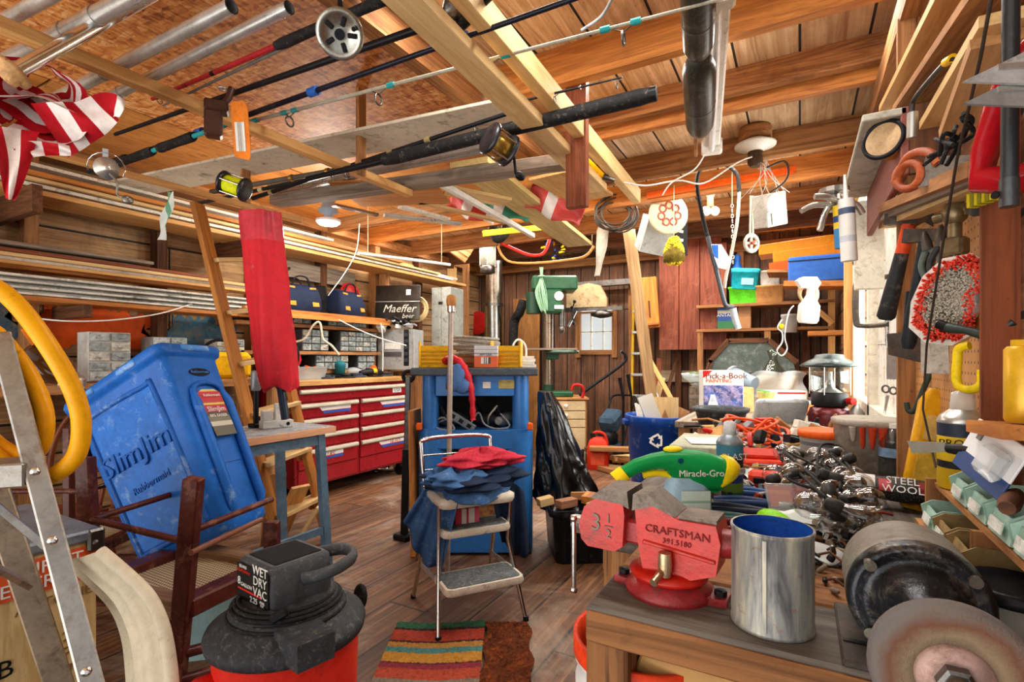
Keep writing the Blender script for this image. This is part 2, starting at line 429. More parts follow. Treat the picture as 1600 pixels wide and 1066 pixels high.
t.bump(bwn.outputs[0], .4, .004); OSB = t.fin(col, .6)
struct('ceiling_sheet', MB().box((-2.32, 1.2, 2.61), (1.7, 2.4, .02)), OSB)
for i in range(3):
    struct('ceiling_sheet', MB().box((-3.72, .5+i*1.22, 2.615), (1.06, 1.2, .02)), [ORW, wood('#cf8d4a', '#a0642e', .6, 5, .15, .3, '#5a3820', 5)][i % 2])
struct('ceiling_sheet', MB().box((-2.32, 3.02, 2.612), (1.7, 1.2, .02)), wood('#cf8d4a', '#a0642e', .6, 5, .15, .3, '#5a3820', 5))
# studs and plates on the walls
for i, y in enumerate((.6, 1.35, 2.1, 2.85, 3.6, 4.35, 5.1, 5.85)):
    struct('wall_stud', MB().bar((XL+.05, y, 0), (XL+.05, y, 2.6), .07, .1, up=V(1, 0, 0)), [DKW, OLDW][i % 2])
struct('trim_1', MB().bar((XL+.06, -.5, 2.56), (XL+.06, YB, 2.56), .12, .09), OLDW)
for i, x in enumerate((-3.9, -3.05, -1.88, -1.3, -.6, .06)):
    struct('wall_stud', MB().bar((x, YB-.05, 0), (x, YB-.05, 2.6), .07, .1, up=V(0, 1, 0)), [OLDW, DKW][i % 2])
struct('trim_2', MB().bar((XL, YB-.06, 2.53), (XR, YB-.06, 2.53), .12, .1), OLDW)
struct('trim_3', MB().bar((-1.6, YB-.03, 1.03), (XR, YB-.03, 1.03), .06, .14), wood('#b8a585', '#85705a'))
struct('trim_4', MB().bar((XR-.03, .3, 2.46), (XR-.03, YB, 2.46), .06, .1), OLDW)
struct('wall_stud', MB().bar((XR-.045, 4.36, 0), (XR-.045, 4.36, 2.42), .08, .09), NEWW)
struct('wall_stud', MB().bar((XR-.006, 1.31, 0), (XR-.006, 1.31, 1.86), .1, .012), REDW)
struct('wall_stud', MB().bar((XR-.02, 2.22, 0), (XR-.02, 2.22, 2.42), .09, .03), OLDW)
# ================= overhead: racks, rods, pipes, lamps
def rot_to(axis):
    return Vector(axis).normalized().to_track_quat('Z', 'Y').to_matrix().to_4x4()
def fz(c, axis): return Matrix.Translation(c) @ rot_to(axis)
STEEL = m('#c4c5c1', .3, .75, .15, 8, .04); DSTEEL = m('#6f6c68', .35, 1, .25, 12, .1, .25, '#4a2f1c'); CHROME = m('#d8d6d0', .14, 1, .08, 9, .02)
BLK = m('#17171a', .4, 0, .3, 12, .08); BLKR = m('#1d1c1d', .7, 0, .3, 20, .25, .2, '#6a6055'); GREYP = m('#8d9092', .5, 0, .2, 10, .1, .2, '#5d5448')
WHT = m('#e9e7e0', .4, 0, .1, 8, .05, .15, '#a3937a'); GOLD = m('#b89a4a', .3, 1, .2, 14, .05)
CORD_ = m('#b9a888', .7)
REDP = m('#b3201c', .35, 0, .2, 8, .08, .15, '#4c1a12'); TEAL = m('#2a9a9c', .4); BLUEW = m('#2b5fb0', .4); YELL = m('#e8b311', .4, 0, .15, 8, .08, .15, '#8a6412')
ORNG = m('#e8601c', .45, 0, .15, 8, .08, .12, '#8a4a22'); CORK = m('#c79a66', .8, 0, .3, 40, .3)
# --- hung rack of battens
def batten(px0, py0, px1, py1, z, w_, h_, back, fwd, mt, label):
    a, b = PZ(px0, py0, z), PZ(px1, py1, z); d = (b-a).normalized(); up = V(0, 0, h_/2)
    return solo('wooden_batten', label, 'batten', MB().bar(a-d*back+up, b+d*fwd+up, w_, h_, ch=.003), mt, group='battens of the hanging rod rack')
batten(0, 50, 640, 308, 2.2, .05, .04, .5, 0, NEWW, 'thin sawn batten under the shiny pipes, orange price card clipped to it')
batten(60, 240, 470, 348, 2.14, .04, .028, 1.2, 0, NEWW, 'thin sawn batten with the yellow-line reel, ending above the red furled umbrella')
batten(626, 0, 935, 300, 2.2, .1, .04, .5, 0, PALEW, 'wide pale batten overhead beside the gold-spooled reel')
batten(715, 0, 995, 318, 2.265, .05, .09, .5, 0, PALEW, 'pale batten on edge whose white sawn end has a blue mark')
p = PZ(885, 330, 1.95)
b = MB().bar((p.x+.005, 2.245, 1.93), (p.x+.005, 2.245, 2.52), .03, .1, ch=.004)
solo('hanger_post', 'reddish upright post carrying the wide battens, hung from a joist', 'post', MB().bar((-.905, 2.25, 1.95), (-.905, 2.25, 2.675), .045, .1, up=V(1, 0, 0), ch=.003), REDW)
for x in (-1.97, -2.9):
    b = MB().bar((x+.045, 1.9, 2.17), (x+.045, 1.9, 2.6), .02, .05, up=V(0, 1, 0))
    solo('rack_hanger', 'short strap of wood holding up the %s rack batten' % ('middle' if x > -2.5 else 'far left'), 'strap', b, OLDW)
# --- pipes lying over the battens
def pipe(a, b, z, r, label, mt=STEEL, ring=None, n=16):
    p, q = PZ(*a, z), PZ(*b, z)
    t = T('metal_pipe', label, 'pipe', p, group='metal pipes stored overhead', world=True)
    part(t, 'tube', MB().cyl(p, q, r, n=n, close=(False, False)).cyl(p, q, r*.86, n=n, close=(False, False)), mt)
    if ring:
        for k in ring: c = p.lerp(q, k); d = (q-p).normalized()*.012; part(t, 'ferrule', MB().cyl(c-d, c+d, r*1.12, n=n), mt)
    return t
pipe((80, 158), (362, 10), 2.275, .021, 'silver pipe whose open dark end shows beside the thicker ferruled pipe', ring=(.35,))
pipe((140, 168), (452, 12), 2.275, .019, 'silver pipe ending nearest the red fishing rod', ring=(.2,))
pipe((-30, 115), (240, -20), 2.29, .026, 'thick silver pipe with a flared ferrule above the flag', ring=(.42, .55, .72))
pipe((-60, 70), (120, -30), 2.29, .02, 'silver pipe crossing the top corner beyond the thick ferruled pipe')
# flagpole with rolled flag
p, q = PZ(24, 112, 2.06), PZ(120, 58, 2.22)
t = T('flagpole', 'short wooden flagpole with turned end cap poking out of rolled flag', 'pole', p, world=True)
part(t, 'pole', MB().cyl(p, q+(q-p)*2, .02), CHROME); part(t, 'end_cap', MB().lathe([(.02, -.01), (.045, 0), (.045, .012), (.03, .02), (.03, .03), (.012, .036)], M=fz(p, p-q)), wood('#cda06a', '#8f6236', .5))
FRED, FWHT = m('#b0121e', .75, 0, .15, 6, .1), m('#ece2dc', .75, 0, .1, 6, .1)
t = T('rolled_flag', 'red and white striped flag rolled and bunched round the pole', 'flag', PZ(60, 230, 2.05), world=True)
vw = (P(60, 200, 1.9)-V(0, 0, H)).normalized()
def roll(c, r0, r1, a0, a1, dep, k0, nst, sq=1):
    b = MB(fz(c, vw+V(.25, .1, .25)))
    for k in range(nst):
        b.m = (k+k0) % 2
        def fn(u, v):
            a = R(a0+(a1-a0)*u); w_ = (k+v)/nst; rr = (r0+(r1-r0)*u)*(1-.62*w_)*(1+.08*math.sin(3*a+w_*4))
            return (rr*math.cos(a), rr*math.sin(a)*sq, dep*w_+.02*math.sin(5*a))
        b.sheet(fn, 36, 4)
    return b
part(t, 'upper_roll', roll(P(52, 150, 1.62), .15, .12, -60, 330, .2, 0, 5, .8), [FRED, FWHT])
part(t, 'lower_roll', roll(P(62, 192, 1.62), .14, .1, -30, 330, .22, 1, 5, .62), [FRED, FWHT])
def strip(t, name, pts, w0, w1, nst, k0=0, wav=.012):
    sp = hang(pts, 6); b = MB()
    for k in range(nst):
        b.m = (k+k0) % 2
        def fn(u, v):
            i = min(int(u*(len(sp)-1)), len(sp)-2); fr = u*(len(sp)-1)-i; c = sp[i].lerp(sp[i+1], fr)
            d = sp[i+1]-sp[i]; sd = d.cross(vw).normalized(); w_ = w0+(w1-w0)*u; s_ = (k+v)/nst-.5
            return c+sd*w_*s_+vw*wav*math.sin(9*s_+6*u)
        b.sheet(fn, 20, 3)
    part(t, name, b, [FRED, FWHT])
strip(t, 'hanging_corner', [(18, 200, 1.6), (22, 250, 1.58), (16, 312, 1.55)], .13, .02, 3)
def cross(t, name, pts, w0, w1, nst, k0=0, wav=.02):
    sp = hang(pts, 8); b = MB(); L = len(sp)-1
    for k in range(nst):
        b.m = (k+k0) % 2
        def fn(u, v):
            x = (k+u)/nst*L; i = min(int(x), L-1); c = sp[i].lerp(sp[i+1], x-i); sd = (sp[i+1]-sp[i]).cross(vw).normalized(); s_ = v-.5; w_ = w0+(w1-w0)*x/L
            return c+sd*w_*s_+vw*wav*math.sin(5*s_+11*x/L)
        b.sheet(fn, 5, 8)
    part(t, name, b, [FRED, FWHT])
cross(t, 'loose_end', [(78, 205, 1.68), (110, 196, 1.66), (140, 186, 1.66), (172, 166, 1.66), (192, 172, 1.66)], .17, .05, 6, 0)
cross(t, 'loose_end', [(-30, 232, 1.58), (10, 238, 1.6), (60, 232, 1.62), (110, 236, 1.64)], .07, .03, 7, 1)
# --- fishing rods
def guide(b, c, d, r, drop):
    s_ = d.normalized(); o = c-V(0, 0, drop); b.torus(o, r, r*.16, n=14, k=6, M=None) if False else None
    b.rings([[o+V(0, 0, 1)*0+(s_.cross(Z3).normalized()*(r*math.cos(2*pi*i/14)))+Z3*r*math.sin(2*pi*i/14)+(s_*(r*.18*math.cos(2*pi*j/6)))+(s_.cross(Z3).normalized()*math.cos(2*pi*i/14)+Z3*math.sin(2*pi*i/14))*(r*.18*math.sin(2*pi*j/6)) for j in range(6)] for i in range(14)], loop=True)
    b.tube([c-s_*r*2, o+Z3*r], r*.13, 5); b.tube([c+s_*r*2, o+Z3*r], r*.13, 5)
def fishing_rod(label, a, b_, za, zb, r0, r1, mt, wraps=(), wmt=TEAL, grips=(), gr=.014, guides=(), gsz=.014):
    p, q = PZ(*a, za), PZ(*b_, zb); d = q-p
    t = T('fishing_rod', label, 'fishing rod', p, group='fishing rods stored overhead', world=True)
    part(t, 'blank', MB().tube([p, p.lerp(q, .5), q], [r0, (r0+r1)/2, r1], 10), mt)
    if wraps:
        for k in wraps: part(t, 'thread_wrap', MB().cyl(p+d*(k-.008), p+d*(k+.008), r0*1.25, n=10), wmt)
    for k0, k1, mg in grips:
        c0, c1 = p+d*k0, p+d*k1
        part(t, 'grip', MB().tube([c0, c0.lerp(c1, .05), c0.lerp(c1, .5), c0.lerp(c1, .95), c1], [gr*.8, gr, gr*.9, gr, gr*.8], 12), mg)
    for k in guides:
        g = MB(); guide(g, p+d*k, d, gsz, gsz*2.1); part(t, 'line_guide', g, DSTEEL)
    return t, p, q
def fly_reel(t, c, ax, r, w_):
    b = MB(fz(c, ax)); b.lathe([(r*.25, 0), (r, 0), (r, .004), (r*.93, .004), (r*.93, w_), (r, w_), (r, w_+.004), (r*.8, w_+.006), (r*.75, w_+.001), (r*.25, w_+.001)], n=32)
    rl = part(t, 'reel', b, m('#a9a79c', .3, .9, .2, 14, .05))
    b = MB(fz(c, ax))
    for k in range(5): b.box((math.cos(k*1.257)*r*.5, math.sin(k*1.257)*r*.5, w_+.003), (r*.36, r*.2, .006), rot=(0, 0, 72*k), ch=.002)
    b.cyl((0, 0, 0), (0, 0, w_+.012), r*.22, n=14); b.cyl((r*.6, r*.3, w_), (r*.6, r*.3, w_+.03), r*.1, n=10)
    part(rl, 'spool', b, BLK)
    b = MB(); b.bar(c+Z3*r*1.05, c+Z3*(r*1.05+.03), .012, .05, up=ax); part(rl, 'reel_foot', b, BLK)
def drum_reel(t, c, ax, r, w_, line, crank=True):
    ax = Vector(ax).normalized(); M_ = fz(c-ax*w_/2, ax); b = MB(M_)
    for z in (-.012, w_): b.lathe([(r*.2, z-.004), (r*.85, z-.004), (r, z+.002), (r, z+.012), (r*.85, z+.016), (r*.2, z+.016)], n=28)
    rl = part(t, 'reel', b, m('#26262a', .3, .3, .3, 14, .08))
    b = MB(M_)
    for k in range(5): b.cyl((math.cos(k*1.2566+.5)*r*.9, math.sin(k*1.2566+.5)*r*.9, 0), (math.cos(k*1.2566+.5)*r*.9, math.sin(k*1.2566+.5)*r*.9, w_), .004, n=8)
    part(rl, 'frame_bar', b, CHROME)
    part(rl, 'line_spool', MB(M_).lathe([(r*.62, 0), (r*.74, w_*.1), (r*.76, w_*.5), (r*.74, w_*.9), (r*.62, w_)], n=24), line)
    if crank:
        e = M_ @ V(0, 0, w_+.016); s_ = V(0, 0, -1)
        b = MB(); b.cyl(e, e+ax*.02, .01, n=10); b.bar(e+ax*.02, e+ax*.02+s_*r*1.1+ax*.01, .012, .005); k = e+ax*.03+s_*r*1.1
        b.tube([k-ax*.0, k+ax*.01, k+ax*.03, k+ax*.045], [.006, .016, .018, .01], 10); part(rl, 'crank', b, BLK)
t, p, q = fishing_rod('red fly rod with big open fly reel, near the chipboard ceiling sheet', (238, 155), (650, -22), 2.3, 2.3, .007, .012, m('#a5242a', .3), wraps=(.3, .62), wmt=BLK, grips=((.56, 1, BLKR),), gr=.017, guides=(.04,), gsz=.01)
fly_reel(t, P(532, 52, 1.42), (P(532, 52, 1.42)-P(505, 20, 1.5)+V(.05, -.13, -.05)), .062, .03)
t, p, q = fishing_rod('thin grey fly rod lying just beside the red one', (255, 165), (500, 48), 2.3, 2.3, .004, .007, m('#6e6a64', .4), wraps=(.15, .4, .45), wmt=m('#c9b79a'), guides=(.1,), gsz=.008)
t, p, q = fishing_rod('black rod with large loop guide passing behind the orange price card', (180, 210), (655, 45), 2.29, 2.29, .008, .013, BLK, wraps=(.55, .75), wmt=m('#3a3a42'), guides=(.385,), gsz=.02)
t, p, q = fishing_rod('long black rod bound with blue thread, reaching toward top edge', (140, 268), (905, -5), 2.27, 2.27, .014, .008, m('#1b1d27', .25), wraps=(.36, .43, .46, .62, .86), wmt=BLUEW, grips=((.02, .14, BLKR),), gr=.022)
t, p, q = fishing_rod('slim grey rod with teal thread wraps and wire guides', (392, 190), (1130, -2), 2.27, 2.27, .008, .0045, m('#a9a391', .3), wraps=(.015, .105, .135, .39, .58, .64, .82, .87), wmt=TEAL, guides=(.12, .36, .61, .85), gsz=.02)
t, p, q = fishing_rod('spinning rod with black foam grips under teal butt end', (165, 262), (350, 196), 2.24, 2.24, .011, .01, TEAL, grips=((0, .45, BLKR), (.5, .78, BLKR)), gr=.022)
c = P(165, 262, 1.75); ax = vw*-1; M_ = fz(c, ax)
b = MB(M_); b.lathe([(.012, -.05), (.03, -.04), (.034, -.01), (.034, .0)], n=20); b.bar((0, .0, -.02), (0, .06, -.03), .016, .01); rl = part(t, 'reel', b, CHROME)
part(rl, 'spool', MB(M_).lathe([(.034, 0), (.034, .006), (.026, .008), (.026, .028), (.036, .03), (.036, .036), (.014, .04), (.012, .05), (.004, .052)], n=24), m('#c6c0b2', .3, .8))
b = MB(M_); b.tube([(.05*math.cos(R(a)), .05*math.sin(R(a)), .03+.03*math.sin(R(a))) for a in range(-20, 201, 20)], .0022, 6); part(rl, 'bail_wire', b, CHROME)
b = MB(); b.tube(hang([(172, 272, 1.72), (183, 285, 1.7), (184, 305, 1.7), (200, 309, 1.69)], 5), .004, 8); b.lathe([(.004, 0), (.016, .004), (.016, .012), (.006, .016)], M=fz(P(200, 309, 1.69), V(0, 0, -1)+vw)); part(rl, 'crank', b, m('#8f8a80', .4, .8))
t, p, q = fishing_rod('thick boat rod with foam butt and gold-spooled reel', (395, 310), (800, 175), 2.2, 2.27, .013, .009, BLK, wraps=(.1, .4, .5, .62, .75), wmt=m('#8f7f55', .4), guides=(.35, .52, .67, .9), gsz=.013)
t, p, q = fishing_rod('black padded rod butt sticking out past wide battens, gold-spooled reel below', (480, 280), (1026, 146), 2.18, 2.24, .013, .028, BLK, grips=((.28, 1, BLKR),), gr=.031, guides=(.1,), gsz=.014)
drum_reel(t, P(780, 226, 2.12), V(cA, sA, 0)*.8+V(-sA, cA, 0)*.6-Z3*.3, .068, .085, GOLD)
t, p, q = fishing_rod('old boat rod whose reel holds bright yellow line', (330, 300), (605, 252), 2.2, 2.2, .014, .012, m('#5a5349', .4), wraps=(.5, .7), wmt=GOLD, guides=(.8,), gsz=.016)
drum_reel(t, P(366, 291, 2.28), V(cA, sA, -.35), .052, .085, m('#d9e014', .5), False)
t, p, q = fishing_rod('black rod with silver rings beneath the padded butt', (300, 320), (770, 216), 2.235, 2.235, .012, .009, m('#2a2722', .35), wraps=(.3, .5, .8), wmt=m('#c2b48e'), guides=(.25, .45, .6), gsz=.012)
t, p, q = fishing_rod('thin black rod tip with wire eye, beside the red hanger post', (815, 158), (972, 121), 2.3, 2.3, .006, .003, BLK, wraps=(.3, .6), wmt=DSTEEL, guides=(.35, .95), gsz=.012)
t, p, q = fishing_rod('black rod with large silver spinning reel at the top edge', (700, 60), (800, -40), 2.3, 2.34, .012, .012, BLK, grips=((.0, .5, BLKR),), gr=.02)
b = MB(); c = P(722, 12, 1.62); b.lathe([(.01, -.06), (.03, -.05), (.036, 0), (.03, .005), (.03, .035), (.038, .038), (.038, .045), (.01, .05)], M=fz(c, P(800, 0, 1.62)-c), n=22); part(t, 'reel', b, DSTEEL)
b = MB(); p, q = P(908, 48, 1.9), P(960, -10, 1.8); b.tube(spline([p, P(940, 25, 1.88), q], 6), .006, 8)
solo('wire_rod', 'short bent grey rod end beside the black sausage-shaped fenders', 'rod', b, GREYP)
# price card on its clamp
t = T('clamp_hanger', 'brown spring clamp gripping the batten over the red umbrella', 'clamp', P(348, 205, 1.95), (0, 0, FACE+25))
part(t, 'jaw', MB().box((-.03, 0, .02), (.06, .05, .1), ch=.008).box((-.02, 0, .085), (.08, .06, .04), ch=.006).tube([(0, 0, .1), (.02, 0, .13), (.03, 0, .17)], .012, 8), m('#4a2a1e', .4, .3))
part(t, 'spring', MB().torus((.0, 0, .16), .014, .004), STEEL)
t = T('price_card', 'orange card with white barcode sticker hanging from batten', 'card', P(377, 205, 1.9), (12, 12, FACE-30))
part(t, 'card', MB().prism([(-.05, -.09), (.04, -.1), (.05, -.09), (.05, .08), (.03, .1), (-.04, .1), (-.05, .09)], .003, rot=(90, 0, 0)), m('#e07b2a', .5))
part(t, 'barcode_sticker', MB().box((0, -.005, -.02), (.06, .002, .1)), bands([(0, '#eee8dc'), (.3, '#333333'), (.36, '#eee8dc'), (.44, '#333333'), (.5, '#eee8dc'), (.56, '#222222'), (.62, '#eee8dc'), (.7, '#333333'), (.74, '#eee8dc')], 0, -.03, .03))
# --- boards and channels above the racks
def board(a, b_, z, w_, h_, mt, label, name='wooden_board', za=None, fwd=0, back=0, cat='board', group='boards stored overhead'):
    p, q = PZ(*a, za or z), PZ(*b_, z); d = (q-p).normalized()
    return solo(name, label, cat, MB().bar(p-d*back+Z3*h_/2, q+d*fwd+Z3*h_/2, w_, h_, ch=.002), mt, group=group)
board((430, 322), (885, 262), 2.245, .1, .06, GRYW, 'weathered grey timber lying across the rack under silver channels')
for i, (y0, y1) in enumerate(((306, 236), (298, 230))):
    board((420, y0), (770, y1), 2.315, .03, .035, STEEL, ['silver metal channel lying on grey timber, nearer edge', 'silver metal channel lying on grey timber, farther edge'][i], 'metal_channel', cat='channel')
board((180, 300), (800, 178), 2.36, .26, .015, m('#cfc4ae', .6, 0, .12, 5, .1, .2), 'long pale sheet of panelling above the boat rods', 'panel_sheet', cat='sheet')
board((745, 268), (905, 385), 2.32, .24, .035, m('#c3a868', .6, 0, .2, 10, .1) if False else wood('#cdb478', '#a98f58', .6, 20, .2, .1), 'wide greenish pine plank hanging end-on over the drill press', back=.1)
board((690, 292), (833, 372), 2.26, .035, .035, WHT, 'long white pole slung below the plank', 'white_pole', back=.1, cat='pole')
board((540, 306), (690, 300), 2.3, .5, .012, wood('#c98a4e', '#9a6231', .6, 8, .1, .1), 'orange plywood offcut behind the end of middle batten', 'plywood_sheet', cat='sheet')
for i, (x0, y0, x1, y1, w_, mt) in enumerate(((625, 325, 700, 345, .06, WHITEP), (655, 318, 790, 350, .05, PALEW), (700, 300, 790, 318, .16, PALEW), (600, 338, 720, 352, .06, STEEL), (860, 275, 925, 312, .3, wood('#cfa468', '#b08348', .6, 8, .1, .1)), (520, 322, 590, 338, .04, CHROME))):
    board((x0, y0), (x1, y1), 2.3, w_, .02, mt, ['white trim strip behind plywood offcut', 'narrow pale strip left of white pole', 'broad pale board left of white pole', 'thin metal strip under pale boards', 'square of plywood between wide battens', 'short shiny tube beside round white lamp'][i])
# --- fluorescent fixture with two fenders tied beside it
p, q = PZ(1122, -8, 2.42), PZ(1112, 238, 2.42); L = (q-p).length; A_ = math.degrees(math.atan2(q.y-p.y, q.x-p.x))
t = T('fluorescent_lamp', 'long white fluorescent strip lamp under the joists', 'lamp', p, (0, 0, A_))
part(t, 'housing', MB().box((L/2, 0, .035), (L, .085, .05), ch=.008), WHT)
part(t, 'tube', MB().cyl((.06, 0, -.004), (L-.06, 0, -.004), .016), m('#f4f6fa', .2, 0, .03, 5, 0))
part(t, 'end_cap', MB().box((L-.03, 0, .02), (.07, .11, .08), ch=.01), WHT); part(t, 'end_cap', MB().box((.03, 0, .02), (.07, .11, .08), ch=.01), WHT)
def fender(a, b_, z, r, label):
    p, q = PZ(*a, z), PZ(*b_, z); n = 12
    t = T('boat_fender', label, 'fender', p, world=True)
    ks = [0, .02, .06, .14, .3, .5, .7, .86, .94, .98, 1]; rs = [.2, .55, .8, .97, 1, 1, 1, .97, .8, .55, .2]
    part(t, 'body', MB().tube([p.lerp(q, k) for k in ks], [r*x for x in rs], 18), m('#2b2a24', .35, 0, .5, 9, .15, .35, '#5d584a'))
    c = p.lerp(q, .55); d = (q-p).normalized()*.006
    part(t, 'moulded_band', MB().cyl(c-d, c+d, r*1.02, n=18), m('#4a463c', .4))
fender((1092, 90), (1094, 206), 2.33, .062, 'dark rubber boat fender, the one farther along the white strip lamp')
fender((1091, -60), (1091, 86), 2.33, .052, 'dark rubber boat fender cut by the top edge, beside strip lamp')
p = PZ(1087, 236, 2.36)
solo('wooden_cleat', 'small wood block at the end of the strip lamp', 'block', MB().bar(PZ(1087, 206, 2.37), p, .02, .07, ch=.004), OLDW)
# round white lamp at the far end of the sheets, porcelain lampholder on the boards
p = P(513, 352, 4.08)
t = T('ceiling_lamp', 'round white flat lamp on a stub under ceiling sheets', 'lamp', p)
part(t, 'diffuser', MB().lathe([(.01, 0), (.07, .004), (.095, .025), (.095, .04), (.05, .055), (.03, .06)], n=28), m('#f3f6fb', .3, 0, .03, 5, 0))
part(t, 'holder', MB().lathe([(.03, .06), (.035, .085), (.075, .1), (.075, .125), (.05, .14), (.05, 2.6-p.z)], n=24), m('#9fb8cf', .3, 0, .1))
p = PZ(1180, 200, 2.678)
t = T('lampholder', 'white porcelain lampholder on round wooden block under the roof boards', 'lampholder', p)
part(t, 'wooden_block', MB().lathe([(.09, 0), (.095, -.01), (.095, -.07), (.085, -.075)], n=24), OLDW)
part(t, 'porcelain_dish', MB().lathe([(.06, -.075), (.12, -.105), (.118, -.115), (.05, -.135), (.045, -.15)], n=28), m('#e7e1d4', .2, 0, .06))
part(t, 'socket', MB().lathe([(.045, -.15), (.04, -.17), (.045, -.175), (.045, -.22), (.03, -.24)], n=16), m('#4a3626', .4))
b = MB(); b.tube([k-p for k in hang([(1198, 262, 3.0), (1225, 252, 3.0), (1232, 268, 3.0), (1225, 285, 3.0), (1205, 300, 3.0)], 6)], .006, 6); part(t, 'cord', b, m('#3c3833'))
# cluster hanging under it
c = P(1195, 330, 3.2)
t = T('hanging_ballast', 'grey metal box with round white face hung on wires below lampholder', 'electrical box', c, (8, -14, FACE+20))
part(t, 'box', MB().box((.04, 0, 0), (.17, .11, .2), ch=.006).box((.0, -.058, 0), (.02, .008, .18)), m('#c6c3ba', .4, .5, .15, 9, .08, .3, '#7a6a50'))
part(t, 'round_face', MB().lathe([(.06, 0), (.06, .02), (.04, .024), (.01, .02)], c=(-.02, -.07, .04), rot=(90, 0, 0), n=24), WHT)
b = MB()
for i in range(9):
    a = P(1185+rnd(-12, 12), 245+rnd(0, 20), 3.2); e = P(1190+rnd(-35, 45), 300+rnd(0, 40), 3.2+rnd(-.1, .1)); mid = a.lerp(e, .5)+V(rnd(-.07, .07), rnd(-.07, .07), rnd(-.02, .06))
    b.tube(spline([a, mid, e], 6), .0022, 5)
solo('wire_tangle', 'loose tangle of thin pale wires hanging from the lampholder', 'wires', b, m('#d6d0c2', .5))
b = MB(); b.tube(hang([(975, 285, 3), (1010, 290, 3), (1060, 282, 3), (1100, 286, 3), (1150, 255, 3.1), (1175, 245, 3.1)], 6), .005, 6)
solo('electric_cable', 'pale cord sagging from battens to the porcelain lampholder', 'cord', b, WHT)
b = MB(); b.tube(hang([(1102, 240, 2.9), (1085, 265, 2.95), (1050, 285, 3), (1035, 305, 3.05)], 6), .004, 6)
solo('electric_cable', 'white cord drooping from the end of the strip lamp', 'cord', b, WHT)
# screwdriver with yellow handle between the pale battens
p = P(960, 282, 2.85)
t = T('screwdriver', 'screwdriver with yellow handle poked between the pale battens', 'screwdriver', p, world=True)
a, e = P(915, 248, 2.8), P(942, 276, 2.85)
part(t, 'handle', MB().tube([a, a.lerp(e, .4), e], [.014, .016, .016], 10), YELL); part(t, 'collar', MB().cyl(e, e.lerp(p, .4), .018, n=12).cyl(e.lerp(p, .4), p, .012, n=10), DSTEEL)
# --- lumber along the left wall
def rail(X, y0, y1, z, w_, h_, mt, label, name='lumber_plank', dz=0, group='lumber on the left wall racks'):
    return solo(name, label, 'plank', MB().bar((X, y0, z), (X, y1, z+dz), w_, h_, ch=.002), mt, group=group)
L0 = [(-3.95, .2, 5.6, 2.2, .3, .03, NEWW), (-3.86, .2, 5.3, 2.235, .14, .02, WHITEP), (-4.1, .2, 5.8, 2.24, .14, .03, PALEW), (-3.8, .1, 5.0, 2.262, .08, .02, PALEW), (-3.95, .4, 5.5, 2.275, .16, .025, WHITEP), (-3.9, .2, 4.6, 2.3, .12, .02, NEWW), (-3.76, .6, 4.3, 2.29, .05, .025, ORW), (-4.0, .3, 4.0, 2.33, .2, .02, PALEW), (-3.84, .4, 3.4, 2.35, .1, .02, WHITEP)]
for i, (X, a, e, z, w_, h_, mt) in enumerate(L0): rail(X, a, e, z, w_, h_, mt, ['broad', 'white painted', 'pale', 'narrow', 'white trim', 'golden', 'orange', 'wide pale', 'short white'][i]+' board in upper stack on the left wall, layer %s' % ['lowest front', 'second', 'at the wall', 'third', 'fourth', 'fifth', 'at front edge', 'near top', 'on top'][i])
rail(-4.02, -.2, 3.0, 1.6, .25, .03, ORW, 'orange rail under the bundle of white trim on left wall')
for k in range(7): rail(-3.94+.008*k-.05*(k % 2), -.3+.1*k, 2.55+.07*k, 1.625+.016*k, .11, .013, m('#d9d6cb', .5, 0, .2, 3, .1, .3, '#3a342c'), 'white trim strip in the flat bundle on the left rack, %s from bottom' % ['first', 'second', 'third', 'fourth', 'fifth', 'sixth', 'topmost'][k], 'trim_strip', group='white trim strips')
for k, (mt, a, e, z, w_) in enumerate(((ORW, -.2, 2.5, 1.78, .12), (NEWW, .2, 2.75, 1.8, .16), (WHITEP, .3, 2.85, 1.82, .1), (PALEW, .2, 2.7, 1.84, .14), (REDW, .5, 2.3, 1.863, .1), (GRYW, .1, 1.9, 1.9, .12))):
    rail(-4.02+.02*k, a, e, z, w_, .02, mt, ['orange', 'golden', 'white', 'pale', 'reddish', 'grey'][k]+' board on top of the white trim bundle')
for y in (1.2, 2.55):
    solo('rack_bracket', 'dark timber bracket on left wall %s' % ('under flag' if y < 2 else 'behind the wooden stepladder'), 'bracket', MB().bar((XL+.02, y, 2.12), (-3.62, y, 2.12), .05, .15, ch=.004), DKW)
    solo('rack_bracket', 'lower timber bracket carrying white trim %s' % ('near flag end' if y < 2 else 'near stepladder end'), 'bracket', MB().bar((XL+.02, y+.3, 1.54), (-3.8, y+.3, 1.54), .05, .08, ch=.004), DKW)
t = solo('plastic_sleeve', 'clear printed plastic sleeve hanging from left stack of boards', 'wrapper', MB().sheet(lambda u, v: P(262-17*u+12*v, 300+75*u, 2.7)+V(0, .01*math.sin(u*9+v*5), 0), 10, 4), bands([(0, '#cfd6cf'), (.4, '#5f9a72'), (.6, '#d8dcd2')], 0, -.03, .05))
